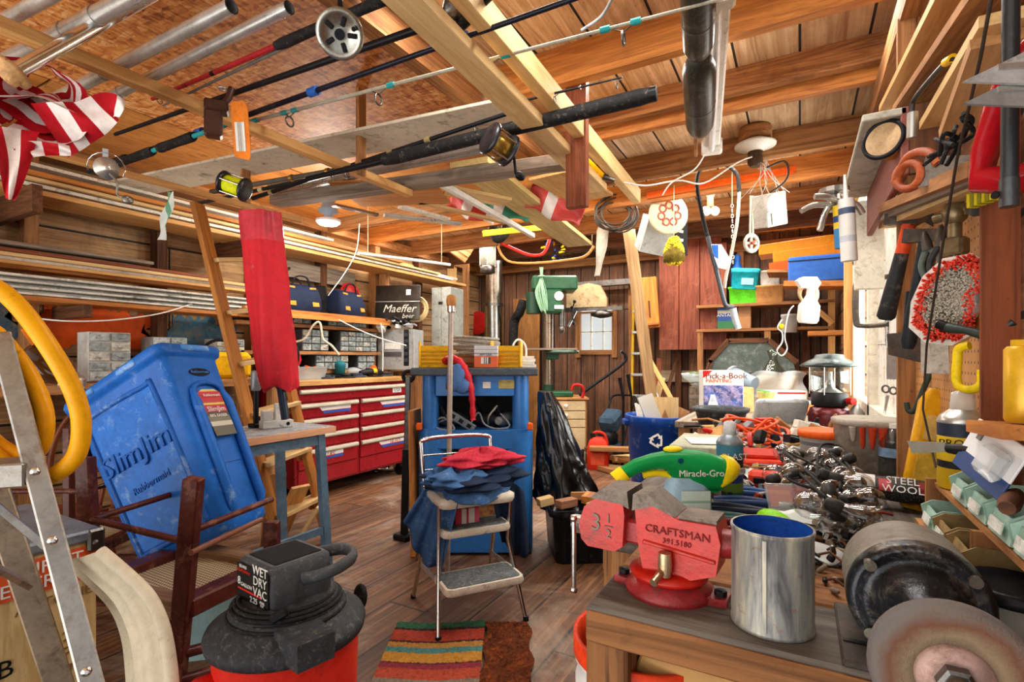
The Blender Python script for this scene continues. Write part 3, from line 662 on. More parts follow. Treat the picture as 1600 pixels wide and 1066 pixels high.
# strings and a tube on the left side
b = MB(); b.tube(hang([(560, 396, 4.4), (600, 401, 4.6), (650, 407, 4.85), (703, 414, 5.1)], 4), .014, 10)
o = solo('white_pipe', 'white plastic pipe hung level below far ceiling joists', 'pipe', b, WHT); hangwire(o, 575, 398, 4.47); hangwire(o, 690, 412, 5.03)
b = MB(); b.tube(hang([(562, 350, 4.3), (557, 392, 4.3), (540, 425, 4.3), (513, 462, 4.3)], 4), .0035, 5)
solo('hanging_string', 'white string running down from joist to the tool bags', 'string', b, WHT)
b = MB(); b.tube(hang([(50, 497, 2.9), (110, 502, 3), (180, 500, 3.2), (250, 490, 3.5), (300, 475, 3.8)], 5), .005, 6)
solo('wall_wire', 'white wire sagging across the left wall', 'wire', b, WHT)
# ================= left side: bin on upturned chairs, vacuum, ladders, tool chest and wall shelves
def rr(hx, hy, r, z, n=5):
    o = []
    for cx, cy, a0 in ((hx-r, hy-r, 0), (-hx+r, hy-r, 90), (-hx+r, -hy+r, 180), (hx-r, -hy+r, 270)):
        for i in range(n+1): a = R(a0+90*i/n); o.append((cx+r*math.cos(a), cy+r*math.sin(a), z))
    return o
def rring(b, lv, close=(True, True), M=None, n=5): return b.rings([rr(hx, hy, r, z, n) for hx, hy, r, z in lv], close, M)
BIN = m('#2163b8', .4, 0, .18, 3.5, .08, .12, '#7fa2cc'); BIN2 = m('#1d58a8', .45, 0, .2, 4, .08, .25, '#8fb0d4'); BIN3 = m('#4a86cc', .45, 0, .2, 4, .08, .3, '#c8d6e4')
t = T('recycling_bin', 'tall slim blue plastic bin tipped over on upturned chairs', 'bin', (-2.032, 1.194, .515), (-2.25, -28.3, 14.83))
b = MB(); rring(b, [(.215, .09, .03, 0), (.23, .105, .035, .02), (.246, .122, .035, .4), (.256, .132, .035, .69), (.262, .137, .035, .705), (.272, .148, .035, .71), (.278, .153, .035, .735), (.272, .149, .035, .752), (.258, .136, .03, .755), (.25, .128, .03, .72), (.235, .112, .03, .3), (.222, .1, .03, .02)], (True, True))
part(t, 'bin_body', b, BIN)
b = MB()
for z in (.66, .6): pass
lp = [(-.2, .6), (-.17, .65), (.12, .64), (.165, .6), (.16, .12), (.13, .07), (-.15, .07), (-.185, .1)]
def onface(x, z, off=0): return V(x, -(.105+.027*z/.69)-off, z)
b.tube(spline([onface(x, z, -.001) for x, z in lp+[lp[0]]], 5), .011, 8, flat=1)
part(t, 'panel_rib', b, BIN2)
b = MB(); b.sheet(lambda u, v: onface(-.18+.33*u, .08+.55*v, .0015), 6, 6); part(t, 'recessed_panel', b, m('#2467bd', .42, 0, .22, 5, .08, .22, '#86aad4'))
ry = (90-2.2, 0, 0)
txt(t, 'SlimJim', .115, onface(-.02, .43, .004), ry, BIN2, .004, sx=1.1)
txt(t, 'Rubbermaid', .04, onface(-.01, .3, .003), ry, BIN2, .002)
def onend(y, z, off=0): return V(.23+.027*z/.69+off, y, z)
b = MB()
for y in (-.065, .085): b.tube([onend(y*.9, .06), onend(y*.95, .09, .012), onend(y, .5, .014), onend(y*.9, .56, .004)], [.012, .018, .018, .01], 8)
b.tube(spline([onend(-.06, .5, .008), onend(-.05, .565, .008), onend(.01, .585, .008), onend(.07, .565, .008), onend(.08, .5, .008)], 5), .01, 8)
part(t, 'channel_rib', b, BIN)
part(t, 'channel_seam', MB().box(onend(.01, .25, .002), (.004, .14, .004)).box(onend(-.047, .3, .002), (.004, .003, .4)), BIN2)
part(t, 'maker_badge', MB().prism(sum([[(.05*math.cos(R(a)), .018*math.sin(R(a)))] for a in range(0, 360, 20)], []), .002, onend(.01, .635, .0), (90-2.2, 0, 90)), BLK)
txt(t, 'Rubbermaid', .017, onend(.01, .635, .0035), (90-2.2, 0, 90), BIN3, .0004)
s_ = part(t, 'sticker', MB().prism([(-.05, -.1), (.05, -.1), (.055, .09), (.03, .105), (-.03, .105), (-.055, .09)], .002, onend(.01, .45, .014), (90-2.2, 0, 90)), bands([(0, '#5a5648'), (.2, '#c9c3b0'), (.3, '#77705c'), (.42, '#4a4234'), (.5, '#c02a2e'), (.66, '#e2c860'), (.7, '#c23034'), (.95, '#e2c860')], 2, .35, .555))
txt(t, 'SlimJim', .03, onend(.01, .465, .0175), (90-2.2, 0, 90), WHT, .0004); txt(t, '80% EASIER', .017, onend(.01, .437, .0175), (90-2.2, 0, 90), WHT, .0004)
txt(t, 'Rubbermaid', .016, onend(.01, .525, .0175), (90-2.2, 0, 90), WHT, .0004)
for x in (-.13, .1): part(t, 'rim_grip', MB().box((x, -.15, .733), (.1, .014, .024), ch=.004), BIN3)
part(t, 'rim_grip', MB().box((.277, .01, .733), (.014, .13, .024), ch=.004), BIN3)
# upturned chairs with caned seats
CHW = m('#4f231c', .3, 0, .35, 7, .1, .25, '#8a5c46')
t = T('dining_chair', 'dark wooden chair turned upside down beneath the blue bin, its leg in front', 'chair', PZ(285, 950, .5), world=True, group='dark wooden chairs')
A0 = PZ(287, 950, .5); C0 = PZ(425, 884, .5); B0 = A0+(A0-C0).cross(Z3).normalized()*-.42
if (B0-A0).dot(V(cA, sA, 0)) > 0: B0 = A0-(B0-A0)
D0 = B0+C0-A0
def nrm(v): return v.normalized()
for o, e, nm in ((A0, P(303, 747, 1.5), 1), (B0, B0+V(-.05, 0, .42), 2), (C0, C0+V(.0, .0, .16), 3), (D0, D0+V(0, .05, .4), 4)):
    part(t, 'leg', MB().bar(e+(P(277, 1040, 1.56)-e)*((e.z-.01)/(e.z-P(277, 1040, 1.56).z)) if nm == 1 else o-V(0, 0, .03), e, .04, .048, up=V(cA, sA, 0), ch=.004), CHW)
for p, q in ((A0, B0), (B0, D0), (D0, C0), (C0, A0)): part(t, 'seat_rail', MB().bar(p, q, .07, .055, ch=.006), wood('#8a6a50', '#553826', .6, 20, .2, .4) if p in (A0, D0) else CHW)
CANE = NT('caning'); g_ = CANE.N('TexCoord'); 
w1 = [CANE.N('TexWave', Scale=26, wave_type='BANDS', bands_direction=d_) for d_ in ('X', 'Y', 'DIAGONAL')]
for w_ in w1: CANE.L(g_.outputs['Object'], w_.inputs['Vector'])
mx = CANE.N('Math', operation='MAXIMUM'); CANE.L(w1[0].outputs['Fac'], mx.inputs[0]); CANE.L(w1[1].outputs['Fac'], mx.inputs[1])
cc = CANE.ramp(mx.outputs[0], [(.6, lin('#3a2a1c')), (.8, lin('#c4b08c'))]); CANEM = CANE.fin(cc, .7)
b = MB(); b.sheet(lambda u, v: A0.lerp(B0, .1+.8*u).lerp(C0.lerp(D0, .1+.8*u), .1+.8*v)+V(0, 0, .0), 8, 8); part(t, 'cane_seat', b, CANEM)
for (p, q, zz) in ((A0, B0, .2), (A0, C0, .22), (B0, D0, .22)):
    part(t, 'stretcher', MB().tube([p+V(0, 0, zz)*1, q+V(0, 0, zz+.02)], .011, 8), CHW)
ba = [A0+V(-.02, -.02, -.02), C0+V(0, 0, -.02)]
for p in ba: part(t, 'back_post', MB().bar(p, p+V(.03, -.02, -.48), .035, .04, ch=.004), CHW)
for k in (.12, .2, .3): part(t, 'back_slat', MB().tube(spline([ba[0]-Z3*k, ba[0].lerp(ba[1], .5)-Z3*(k+.01)+V(.05, -.02, 0), ba[1]-Z3*k], 6), .017, 8, flat=1), CHW)
part(t, 'long_rod', MB().cyl(P(298, 864, 1.5), P(408, 812, 1.85), .009), m('#7a4a3a', .4))
c2 = T('dining_chair', 'dark wooden chair upside down behind crate, at left of blue bin', 'chair', (-2.76, 1.05, 0), (0, 0, 30), group='dark wooden chairs')
for x, y in ((-.2, -.2), (.2, -.2), (-.2, .2), (.2, .2)): part(c2, 'leg', MB().bar((x, y, .45), (x*1.05, y*1.05, .92), .036, .036, up=V(0, 1, 0), ch=.004), CHW)
for a, e in (((-.2, -.2), (.2, -.2)), ((.2, -.2), (.2, .2)), ((.2, .2), (-.2, .2)), ((-.2, .2), (-.2, -.2))): part(c2, 'seat_rail', MB().bar((*a, .47), (*e, .47), .05, .04, ch=.005), CHW); part(c2, 'stretcher', MB().cyl((a[0], a[1], .72), (e[0], e[1], .72), .01), CHW)
part(c2, 'cane_seat', MB().box((0, 0, .47), (.36, .36, .01)), CANEM)
for x in (-.19, .19): part(c2, 'back_post', MB().bar((x, .2, .46), (x, .3, .0), .036, .036, up=V(1, 0, 0), ch=.004), CHW)
for z in (.06, .16, .28): part(c2, 'back_slat', MB().bar((-.19, .29-.2*z, z), (.19, .29-.2*z, z), .02, .05, ch=.004), CHW)
t = T('bentwood_chair', 'bentwood chair whose curved loops show between yellow hose and blue bin', 'chair', (-3.3, 1.15, 0), (0, 0, 25))
BENT = m('#6b3620', .3, 0, .3, 7, .08)
part(t, 'outer_hoop', MB().tube(spline([(-.19, .16, .45), (-.2, .2, .75), (-.12, .22, .93), (0, .225, .97), (.12, .22, .93), (.2, .2, .75), (.19, .16, .45)], 8), .015, 10), BENT)
part(t, 'inner_hoop', MB().tube(spline([(-.1, .17, .45), (-.11, .2, .68), (0, .215, .83), (.11, .2, .68), (.1, .17, .45)], 8), .011, 10), BENT)
part(t, 'seat', MB().lathe([(.17, .44), (.2, .445), (.2, .465), (.17, .47), (.16, .46)], n=28), BENT)
for x, y in ((-.15, -.15), (.15, -.15), (-.15, .15), (.15, .15)): part(t, 'leg', MB().tube([(x, y, .45), (x*1.3, y*1.3, 0)], [.017, .013], 10), BENT)
# aluminium stepladder at the very front
ALU = m('#a5a19a', .42, .75, .2, 7, .08, .3, '#8a7258'); ALUD = m('#94826d', .4, .7, .3, 7, .1, .3, '#5a4632')
t = T('stepladder', 'aluminium stepladder at the front with yellow hose hung on it', 'ladder', V(-1.3, .2, 0), world=True)
a, e = P(2, 530, 1.06), P(143, 1066, .93); e = a+(e-a)*((a.z)/(a.z-e.z))
upv = (P(60, 740, 1)-V(0, 0, H)).normalized()
part(t, 'front_rail', MB().bar(a, e, .034, .07, up=upv, ch=.003), ALU)
lf = V(cA, sA, 0)*-.42+V(-sA, cA, 0)*-.16
part(t, 'front_rail', MB().bar(a+lf*.85, e+lf*1.1, .034, .07, up=upv, ch=.003), ALU)
for k in (.2, .53, .85):
    s_ = a.lerp(e, k); part(t, 'step', MB().bar(s_, s_+lf*(.85+.25*k), .09, .045, ch=.003), ALU)
ra, re = P(-30, 700, 1.2), P(92, 1066, 1.22); re = ra+(re-ra)*(ra.z/(ra.z-re.z))
part(t, 'rear_rail', MB().bar(ra, re, .05, .07, up=upv, ch=.003), ALUD)
part(t, 'brace', MB().bar(P(-30, 770, 1.0), P(72, 855, 1.03), .012, .03, up=upv), ALU); part(t, 'spreader', MB().bar(P(-20, 880, 1.05), P(40, 912, 1.12), .01, .05, up=upv), ALUD)
for px, py in ((55, 737), (82, 845), (135, 1050)): part(t, 'rivet', MB().lathe([(.008, 0), (.007, .003), (.003, .005)], M=fz(P(px, py, .955-.0003*(py-737)), -upv), n=12), CHROME)
# yellow hose
HOSE = m('#eda50d', .35, 0, .08, 6, .02, .08, '#8a6412')
b = MB(); b.tube(hang([(-60, 430, 1.0), (-10, 447, 1.0), (30, 480, 1.0), (75, 540, 1.0), (112, 605, 1.02), (127, 660, 1.03), (117, 715, 1.03), (70, 748, 1.02), (20, 735, 1.03), (-30, 690, 1.05), (-70, 620, 1.06), (-60, 540, 1.07), (-20, 515, 1.08), (15, 545, 1.08), (50, 595, 1.07), (70, 650, 1.06), (62, 700, 1.06), (30, 712, 1.07), (-20, 680, 1.08), (-60, 600, 1.1), (-40, 560, 1.1), (0, 575, 1.1), (35, 620, 1.09), (55, 665, 1.09), (40, 710, 1.1), (-40, 720, 1.1)], 7), .0165, 12)
solo('yellow_hose', 'coil of thick yellow hose hung over the aluminium stepladder', 'hose', b, HOSE)
t = T('amber_bottle', 'amber glass bottle with metal screw neck hanging behind the yellow hose', 'bottle', P(70, 560, 1.25), world=True)
a, e = P(52, 545, 1.22), P(128, 612, 1.22)
part(t, 'glass', MB().tube([a.lerp(e, k) for k in (0, .03, .1, .5, .6, .72, .74)], [.008, .028, .034, .036, .03, .02, .02], 16), m('#4a2c12', .08, 0, .5, 6, 0))
part(t, 'neck', MB().tube([a.lerp(e, k) for k in (.72, .74, .78, .8, .84, .86, .9, .92, 1)], [.022, .026, .022, .026, .022, .026, .022, .012, .01], 14), m('#a9a49a', .35, .7))
part(t, 'label', MB().bar(P(45, 512, 1.2), P(62, 536, 1.2), .03, .004, up=upv), m('#e8812a', .5))
# crate with stencilled words
t = T('stencilled_crate', 'cream crate with orange band, lettered buffet et froid', 'crate', (-1.9, .42, 0))
part(t, 'body', MB().box((0, 0, .39), (.46, .52, .74), ch=.006), wood('#d9bc86', '#ab8648', .7, 12, .2, .4, '#7a5a30'))
part(t, 'lid', MB().box((0, 0, .775), (.48, .54, .03), ch=.006), m('#7e8894', .4, .3, .2, 8, .1, .3, '#4f5660'))
part(t, 'orange_band', MB().box((.232, .04, .705), (.004, .44, .085)), m('#d9572a', .6, 0, .1, 10, .05, .2, '#b5a080'))
part(t, 'corner_bracket', MB().box((.234, .255, .76), (.02, .04, .06), ch=.006).ell((.246, .25, .755), .008), DSTEEL)
txt(t, 'BUFFET\nET FROID', .044, (.236, .155, .705), (90, 0, 90), WHT); TB = m('#7a5a34', .7)
txt(t, 'ANTOINE', .036, (.232, .17, .63), (90, 0, 90), TB); txt(t, 'SERVICE', .05, (.232, .2, .52), (90, 90, 90), TB); txt(t, 'E·B', .06, (.232, .05, .5), (90, 0, 90), BLK); txt(t, 'CAFE·B', .06, (.232, .02, .42), (90, 0, 90), BLK)
# folded cream plastic chairs
CRM = m('#ddd0b4', .45, 0, .08, 5, .05, .12, '#a58c66')
for i, (dx, dd) in enumerate(((-4, 0), (-22, .05))):
    t = T('folding_chair', 'folded cream plastic chair standing on edge, %s' % ('outer one nearer the dark chair leg' if i == 0 else 'inner one nearer the crate'), 'chair', P(200+dx, 1066, 1.2), world=True, group='folded cream chairs')
    o = [(158, 862), (195, 893), (233, 930), (256, 975), (268, 1030), (275, 1100), (282, 1200)]
    pts = hang([(x+dx*(.3+.7*(y-858)/200 if y < 1058 else 1), y+(10 if i else 0), 1.18+dd+.0004*(1100-y)) for x, y in o], 6)
    part(t, 'rolled_rim', MB().tube(pts, .015, 10), CRM)
    def fn(u, v, pts=pts):
        k = u*(len(pts)-1); j = min(int(k), len(pts)-2); c = pts[j].lerp(pts[j+1], k-j); dn = V(0, 0, 1)
        return c+V(cA, sA, 0)*(-.1*v)+V(-sA, cA, 0)*(.0+.02*v+.008*math.sin(9*v))+V(0, 0, -.03*v)
    part(t, 'seat_shell', MB().sheet(fn, 24, 8), CRM)
    e = pts[-1]; part(t, 'foot', MB().tube([e, V(e.x, e.y, .0)], .02, 10), CRM)
# wet and dry vacuum
t = T('shop_vacuum', 'red and black wet-dry vacuum with cord wound round its head', 'vacuum cleaner', PZ(450, 990, .54)*1, (0, 0, FACE-36), s=1.04)
t.location.z = 0; t.scale.z = 1.0
VRED = m('#d92d20', .35, 0, .1, 6, .05, .08, '#8a2a1a'); VBLK = m('#34363a', .55, 0, .25, 30, .25, .25, '#6d6a64')
part(t, 'canister', MB().lathe([(.15, .04), (.155, .06), (.168, .55), (.168, .555)], n=40), VRED)
part(t, 'lid', MB().lathe([(.165, .55), (.182, .55), (.185, .568), (.18, .58), (.165, .588), (.15, .602), (.138, .606), (.131, .622), (.12, .636), (.11, .645), (.05, .65)], n=44), VBLK)
hd = MB(); M_ = Matrix.Translation((-.01, .0, .64))
hd.rings([rr(.078, .08, .014, 0), rr(.08, .082, .014, .05), rr(.076, .078, .014, .1), rr(.068, .07, .014, .107)], (True, True), M_); hd_ = part(t, 'motor_head', hd, m('#45474a', .5, 0, .2, 30, .2, .2, '#77746e'))
part(t, 'head_top', MB().box((-.01, .0, .7475), (.118, .12, .003)), m('#1f2022', .85, 0, .4, 60, .6))
part(t, 'label_plate', MB().box((-.01, -.083, .69), (.142, .003, .09)), m('#151516', .5, 0, .3, 60, .1))
txt(t, 'WET\nDRY\nVAC', .031, (.026, -.085, .707), (90, 0, 0), WHT); txt(t, 'SEARS', .011, (-.052, -.085, .728), (90, 0, 0), WHT, sx=1.2); txt(t, 'CRAFTSMAN', .0105, (-.05, -.085, .717), (90, 0, 0), VRED)
txt(t, '8', .028, (-.07, -.085, .69), (90, 0, 0), WHT); txt(t, 'GALLON', .013, (-.036, -.085, .684), (90, 0, 0), WHT); txt(t, '2.25', .02, (-.002, -.085, .657), (90, 0, 0), WHT); txt(t, 'PEAK\nH.P.', .009, (.036, -.085, .657), (90, 0, 0), WHT)
part(t, 'red_stripe', MB().box((-.02, -.085, .672), (.11, .001, .004)), VRED)
b = MB()
for k in range(6): b.torus((-.0, 0, .611+.0065*k), .134-.005*(k % 3)-.003*k, .0052, rot=(rnd(-3, 3), rnd(-3, 3), 0), n=40, k=7)
part(t, 'power_cord', b, BLKR)
b = MB(); b.box((.1, -.08, .65), (.02, .018, .045), rot=(0, 60, 40), ch=.005); part(t, 'plug', b, BLK)
part(t, 'carry_handle', MB().tube(spline([(.02, .075, .73), (.06, .12, .735), (.11, .11, .73), (.125, .06, .722), (.105, .02, .71), (.07, .0, .70)], 6), .012, 8, flat=1.4), m('#45474a', .5, 0, .2, 30, .2, .2, '#77746e'))
b = MB(); b.prism([(.0, -.045), (.1, -.04), (.1, .045), (0, .05)], .06, (.11, -.05, .562), (0, 0, -6)); part(t, 'exhaust_block', b, VBLK)
b = MB(); b.lathe([(.026, 0), (.04, 0), (.04, .035), (.033, .05), (.026, .05), (.024, 0)], c=(-.04, -.155, .46), rot=(90, 0, -14), n=24, close=(False, False)); part(t, 'hose_inlet', b, VRED)
for k in range(4):
    a = R(45+90*k); part(t, 'caster', MB().cyl((.15*math.cos(a)-.012, .15*math.sin(a), .025), (.15*math.cos(a)+.012, .15*math.sin(a), .025), .025).box((.15*math.cos(a), .15*math.sin(a), .05), (.03, .03, .03)), BLK)
solo('spare_castor', 'small black wheel lying on the floor behind the vacuum', 'wheel', MB().torus((0, 0, 0), .045, .015, n=24).lathe([(.012, -.015), (.042, -.008), (.042, .008), (.012, .015)], n=20), BLKR, PZ(563, 932, .06), (80, 0, FACE-50))
# --- saw stand
t = T('saw_stand', 'grey-topped stand on blue-grey steel legs behind the blue bin', 'stand', (-2.49, 1.68, 0))
part(t, 'table_top', MB().box((0, 0, .855), (.42, .74, .035), ch=.003), m('#8f9296', .7, 0, .35, 20, .3, .3, '#d2d4d2'))
part(t, 'front_edge', MB().box((.216, 0, .853), (.012, .74, .034)), wood('#d9a079', '#b07a50', .6))
LEGB = m('#587488', .45, .2, .25, 8, .1, .25, '#7a8a94')
for sx in (-.17, .17):
    for y in (-.3, .3): part(t, 'leg', MB().bar((sx, y, .84), (sx*1.12, y*1.15, 0), .035, .045, up=V(0, 1, 0)), LEGB)
part(t, 'cross_bar', MB().bar((.185, -.33, .3), (.185, .33, .3), .02, .04), LEGB); part(t, 'cross_bar', MB().bar((.175, -.3, .8), (.175, .3, .8), .02, .05), LEGB)
t = T('bar_clamp', 'black upright bar clamp with grey sleeve rising beside the blue bin', 'clamp', PZ(400, 668, .873), (0, 0, 0))
part(t, 'bar', MB().cyl((0, 0, 0), (0, 0, .3), .014), BLK); part(t, 'sleeve', MB().lathe([(.02, .2), (.026, .21), (.026, .3), (.02, .31)], n=14), m('#8b8e90', .4, .5)); part(t, 'foot', MB().box((0, 0, .012), (.06, .06, .022), ch=.004), BLK)
t = T('saw_fence', 'pale grey stepped machine block on the grey stand', 'machine part', PZ(432, 668, .873), (0, 0, 70))
part(t, 'block', MB().box((0, 0, .02), (.16, .07, .04), ch=.003).box((-.05, 0, .06), (.05, .06, .07), ch=.004).box((.03, .02, .08), (.07, .03, .1), ch=.004), m('#c8c8c2', .5, 0, .15, 8, .1, .2)); part(t, 'bolt_hole', MB().cyl((.05, -.036, .02), (.05, -.033, .02), .01), BLK)
# --- red furled umbrella
t = T('furled_umbrella', 'long red furled patio umbrella cover hanging upright', 'umbrella', P(435, 650, 2.6), world=True)
def umb(v, a):
    c = P(407, 332, 2.6).lerp(P(437, 608, 2.6), v); r = (.088+.006*math.sin(pi*min(1, v*1.1))+.006*v)*(1+.12*math.cos(5*a+4*v)+.07*math.sin(9*a+7*v)+.04*math.sin(16*a-6*v))
    if v > .96: r *= 1-.12*(v-.96)/.04+.1*math.sin(5*a)
    return c+V(cA, sA, 0)*math.cos(a)*r+V(-sA, cA, 0)*math.sin(a)*r*.7+V(0, 0, .02*math.sin(3*a)*(v > .97))
UMB = m('#cb2832', .55, 0, .12, 4, .06, .08, '#e2656a')
part(t, 'cover', MB().rings([[umb(i/24, 2*pi*j/36) for j in range(36)] for i in range(4, 25)], (True, True)), UMB)
part(t, 'cover_top', MB().rings([[umb(i/24, 2*pi*j/36)*1 for j in range(36)] for i in range(0, 5)], (True, True)), m('#c43a44', .35, 0, .25, 5, .06))
part(t, 'pole', MB().cyl(P(438, 600, 2.6), P(446, 655, 2.62), .02), m('#3f4a55', .35, .5)); 
# --- wooden stepladder behind
t = T('wooden_stepladder', 'tall leaning wooden stepladder between red umbrella and chest', 'ladder', PZ(480, 865, 0), world=True)
a0, a1 = P(308, 318, 2.95), PZ(446, 885, 0); b0, b1 = P(386, 322, 3.3), PZ(512, 846, 0)
LADW = wood('#b8772f', '#8a5220', .6, 24, .3, .25)
for p, q in ((a0, a1), (b0, b1)): part(t, 'rail', MB().bar(p, q, .03, .105, up=V(-sA, cA, 0), ch=.004), LADW)
for k in (.15, .29, .43, .57, .71, .86): part(t, 'tread', MB().bar(a0.lerp(a1, k)+V(0, .0, 0), b0.lerp(b1, k), .11, .025, ch=.003), PALEW); part(t, 'tread_cleat', MB().bar(b0.lerp(b1, k)-V(0, 0, .07)+V(.0, -.03, 0), b0.lerp(b1, k)-V(0, 0, .01)+V(.0, -.03, 0), .025, .06), LADW)
for i, (x, y, x2, y2) in enumerate(((430, 830, 470, 760), (450, 850, 500, 790), (420, 840, 432, 740))):
    solo('scrap_board', 'offcut board leaning in the foot of wooden stepladder, %s' % ('behind the blue-grey leg', 'nearest its rail', 'nearest the bin')[i], 'board', MB().bar(PZ(x, y+20, .01), P(x2, y2, 3.25), .12, .02, ch=.002), (NEWW, PALEW, OLDW)[i])
# --- red tool chest
t = T('tool_chest', 'big red steel tool chest with wooden top and pale drawer pulls', 'tool chest', (-3.7, 2.9, 0), (0, 0, 90))
CRED = m('#981420', .28, .1, .08, 5, .03, .06, '#5a1216'); CRED2 = m('#880f1a', .3, .1, .1, 5, .03, .08, '#5a1216'); PULL = m('#c9c7b4', .35, .3, .08, 10, .03)
W_ = 1.45
part(t, 'cabinet', MB().box((W_/2, .25, .575), (W_, .5, .87), ch=.006), CRED2)
part(t, 'work_top', MB().box((W_/2-.02, .24, 1.035), (W_+.06, .56, .045), ch=.004), wood('#cf9f62', '#9c6d38', .6, 14, .2, .3))
def drawer(x0, x1, z0, z1):
    d = part(t, 'drawer', MB().box(((x0+x1)/2, -.008, (z0+z1)/2), (x1-x0, .02, z1-z0), ch=.004), CRED)
    part(d, 'drawer_pull', MB().prism([(0, 0), (-.02, 0), (-.026, .012), (-.022, .03), (-.01, .036), (0, .03)], x1-x0-.01, (x0+.005, -.018, z1-.04), (90, 0, 90)), PULL)
    return d
drawer(.03, W_-.03, .875, .985)
zs = [.17, .31, .47, .6, .73, .862]
for i in range(1, 5):
    drawer(.03, .69, (.3, .47, .6, .735)[i-1], (.462, .592, .727, .862)[i-1]); drawer(.73, W_-.03, (.3, .47, .6, .735)[i-1], (.462, .592, .727, .862)[i-1])
part(t, 'skirt', MB().box((.36, -.004, .225), (.66, .01, .13), ch=.003).box((1.075, -.004, .225), (.69, .01, .13), ch=.003), CRED)
DECAL = bands([(0, '#2a56a8'), (.4, '#c3282e'), (.48, '#eceae6')], 2, -.03, .03, .4, .05)
for x, z, w_, s_ in ((1.2, .785, .42, ''), (1.2, .38, .45, '18,052'), (.42, .79, .36, ''), (.36, .385, .3, 'LBS')):
    o = part(t, 'decal', MB().prism([(-w_/2+.05, -.03), (w_/2, -.03), (w_/2, .03), (-w_/2, .03)], .002, rot=(90, 0, 0)), DECAL); o.location = (x, -.02, z)
    if s_: txt(t, s_, .06, (x, -.0235, z+.005), (90, 0, 0), m('#b8322c', .5), shear=.3)
part(t, 'sticker', MB().box((1.24, -.0195, .925), (.13, .003, .06)), WHT); txt(t, 'USA', .05, (1.24, -.0225, .918), (90, 0, 0), m('#24509c', .5))
for x in (.08, W_-.08):
    for y in (.06, .44): part(t, 'caster', MB().cyl((x-.015, y, .058), (x+.015, y, .058), .057, n=20).box((x, y, .12), (.06, .06, .05), ch=.004), BLK)
solo('crumpled_wrapper', 'crumpled silver wrapper on the floor under the red chest', 'litter', MB().ell((0, 0, .05), (.12, .08, .05), n=9, k=5).box((.05, .02, .02), (.3, .1, .01)), CHROME, PZ(600, 738, 0), (0, 0, 50))
# --- shelves on the left wall over the chest
t = T('shelf_unit', 'rough wooden shelves on the left wall above the red chest', 'shelves', (XL, 3.4, 1.07))
for z, w_, mt in ((1.655, .4, ORW), (1.545, .3, OLDW), (1.3, .3, OLDW), (1.12, .22, NEWW)): part(t, 'shelf_board', MB().bar((w_/2+.01, -.85, z-1.07), (w_/2+.01, .78, z-1.07), w_, .03), mt)
for y in (-.45, .76): part(t, 'upright', MB().bar((.2, y, 0), (.2, y, .58), .06, .05, up=V(0, 1, 0)), OLDW)
part(t, 'front_lip', MB().box((.41, 0, .56), (.02, 1.6, .06)), ORW)
solo('corner_post', 'pale square post at the end of the wall shelves', 'post', MB().bar((-4.0, 4.3, 0), (-4.0, 4.3, 2.2), .08, .08, up=V(1, 0, 0)), OLDW)
NAVY = m('#1d2740', .7, 0, .3, 20, .3); TAN = m('#c68f35', .7)
def tool_bag(loc, rz, s_, label):
    t = T('tool_bag', label, 'bag', loc, (0, 0, rz), group='navy tool bags'); b = MB()
    pr = [rr(.15*s_*k, .1*s_*k2, .04*s_*min(k, k2), z*s_) for k, k2, z in ((.9, .9, 0), (1.02, 1.05, .03), (1, 1, .1), (.9, .75, .17), (.8, .4, .2), (.7, .15, .205))]
    b.rings(pr); part(t, 'body', b, NAVY)
    for x in (-.09, .09): part(t, 'tan_patch', MB().bar((x*s_, -.108*s_, .04*s_), (x*s_*.9, -.07*s_, .18*s_), .05*s_, .006, up=V(0, -1, .4)), TAN)
    for y in (-.05, .05): part(t, 'handle', MB().tube(spline([(-.07*s_, y*s_, .18*s_), (-.04*s_, y*s_*1.2, .25*s_), (.04*s_, y*s_*1.2, .25*s_), (.07*s_, y*s_, .18*s_)], 5), .008, 6), BLK)
tool_bag((-4.02, 3.18, 1.672), 80, 1.25, 'navy tool bag with tan patches, beside red umbrella on shelf'); tool_bag((-4.02, 3.75, 1.672), 97, 1.25, 'navy tool bag with tan patches, at the far end of the shelf below red lid')
t = T('cordless_drill', 'red and black cordless drill propped on the tool bag beside the umbrella', 'drill', (-4.05, 3.02, 1.93), (20, -30, 90))
part(t, 'body', MB().tube([(-.08, 0, .08), (-.02, 0, .08), (.08, 0, .08), (.1, 0, .08)], [.03, .035, .032, .02], 12), m('#8f1e22', .4)); part(t, 'grip', MB().bar((-.04, 0, .07), (-.06, 0, -.06), .03, .04, ch=.006), BLK); part(t, 'battery', MB().box((-.06, 0, -.08), (.1, .06, .05), ch=.008), BLK); part(t, 'chuck', MB().cyl((.1, 0, .08), (.14, 0, .08), .018, .01), DSTEEL)
solo('red_round_lid', 'red round plastic lid leaning behind the farther tool bag', 'lid', MB().lathe([(.01, 0), (.09, .004), (.1, .015), (.1, .03), (.085, .034), (.08, .02), (.01, .018)], n=28), REDP, (-4.08, 3.86, 1.93), (0, 70, -20))
solo('black_battery_case', 'black upright case between the two tool bags', 'case', MB().box((0, 0, .14), (.1, .16, .28), ch=.012).box((.051, 0, .2), (.004, .1, .1)), BLK, (-4.1, 3.5, 1.672), (8, 0, 0))
solo('pale_jar', 'red and white jar behind the navy tool bags', 'jar', MB().lathe([(.05, 0), (.055, .02), (.055, .15), (.04, .18), (.045, .19), (.045, .21), (.02, .212)], n=20), bands([(0, '#d8d4c8'), (.6, '#a83028'), (.85, '#e2ddd0')], 2, 0, .21), (-4.12, 3.36, 1.672))
solo('wooden_plank_offcut', 'grey weathered board end against wall above the tool bags', 'board', MB().box((0, 0, 0), (.03, .85, .16)), GRYW, (-4.18, 3.6, 2.08))
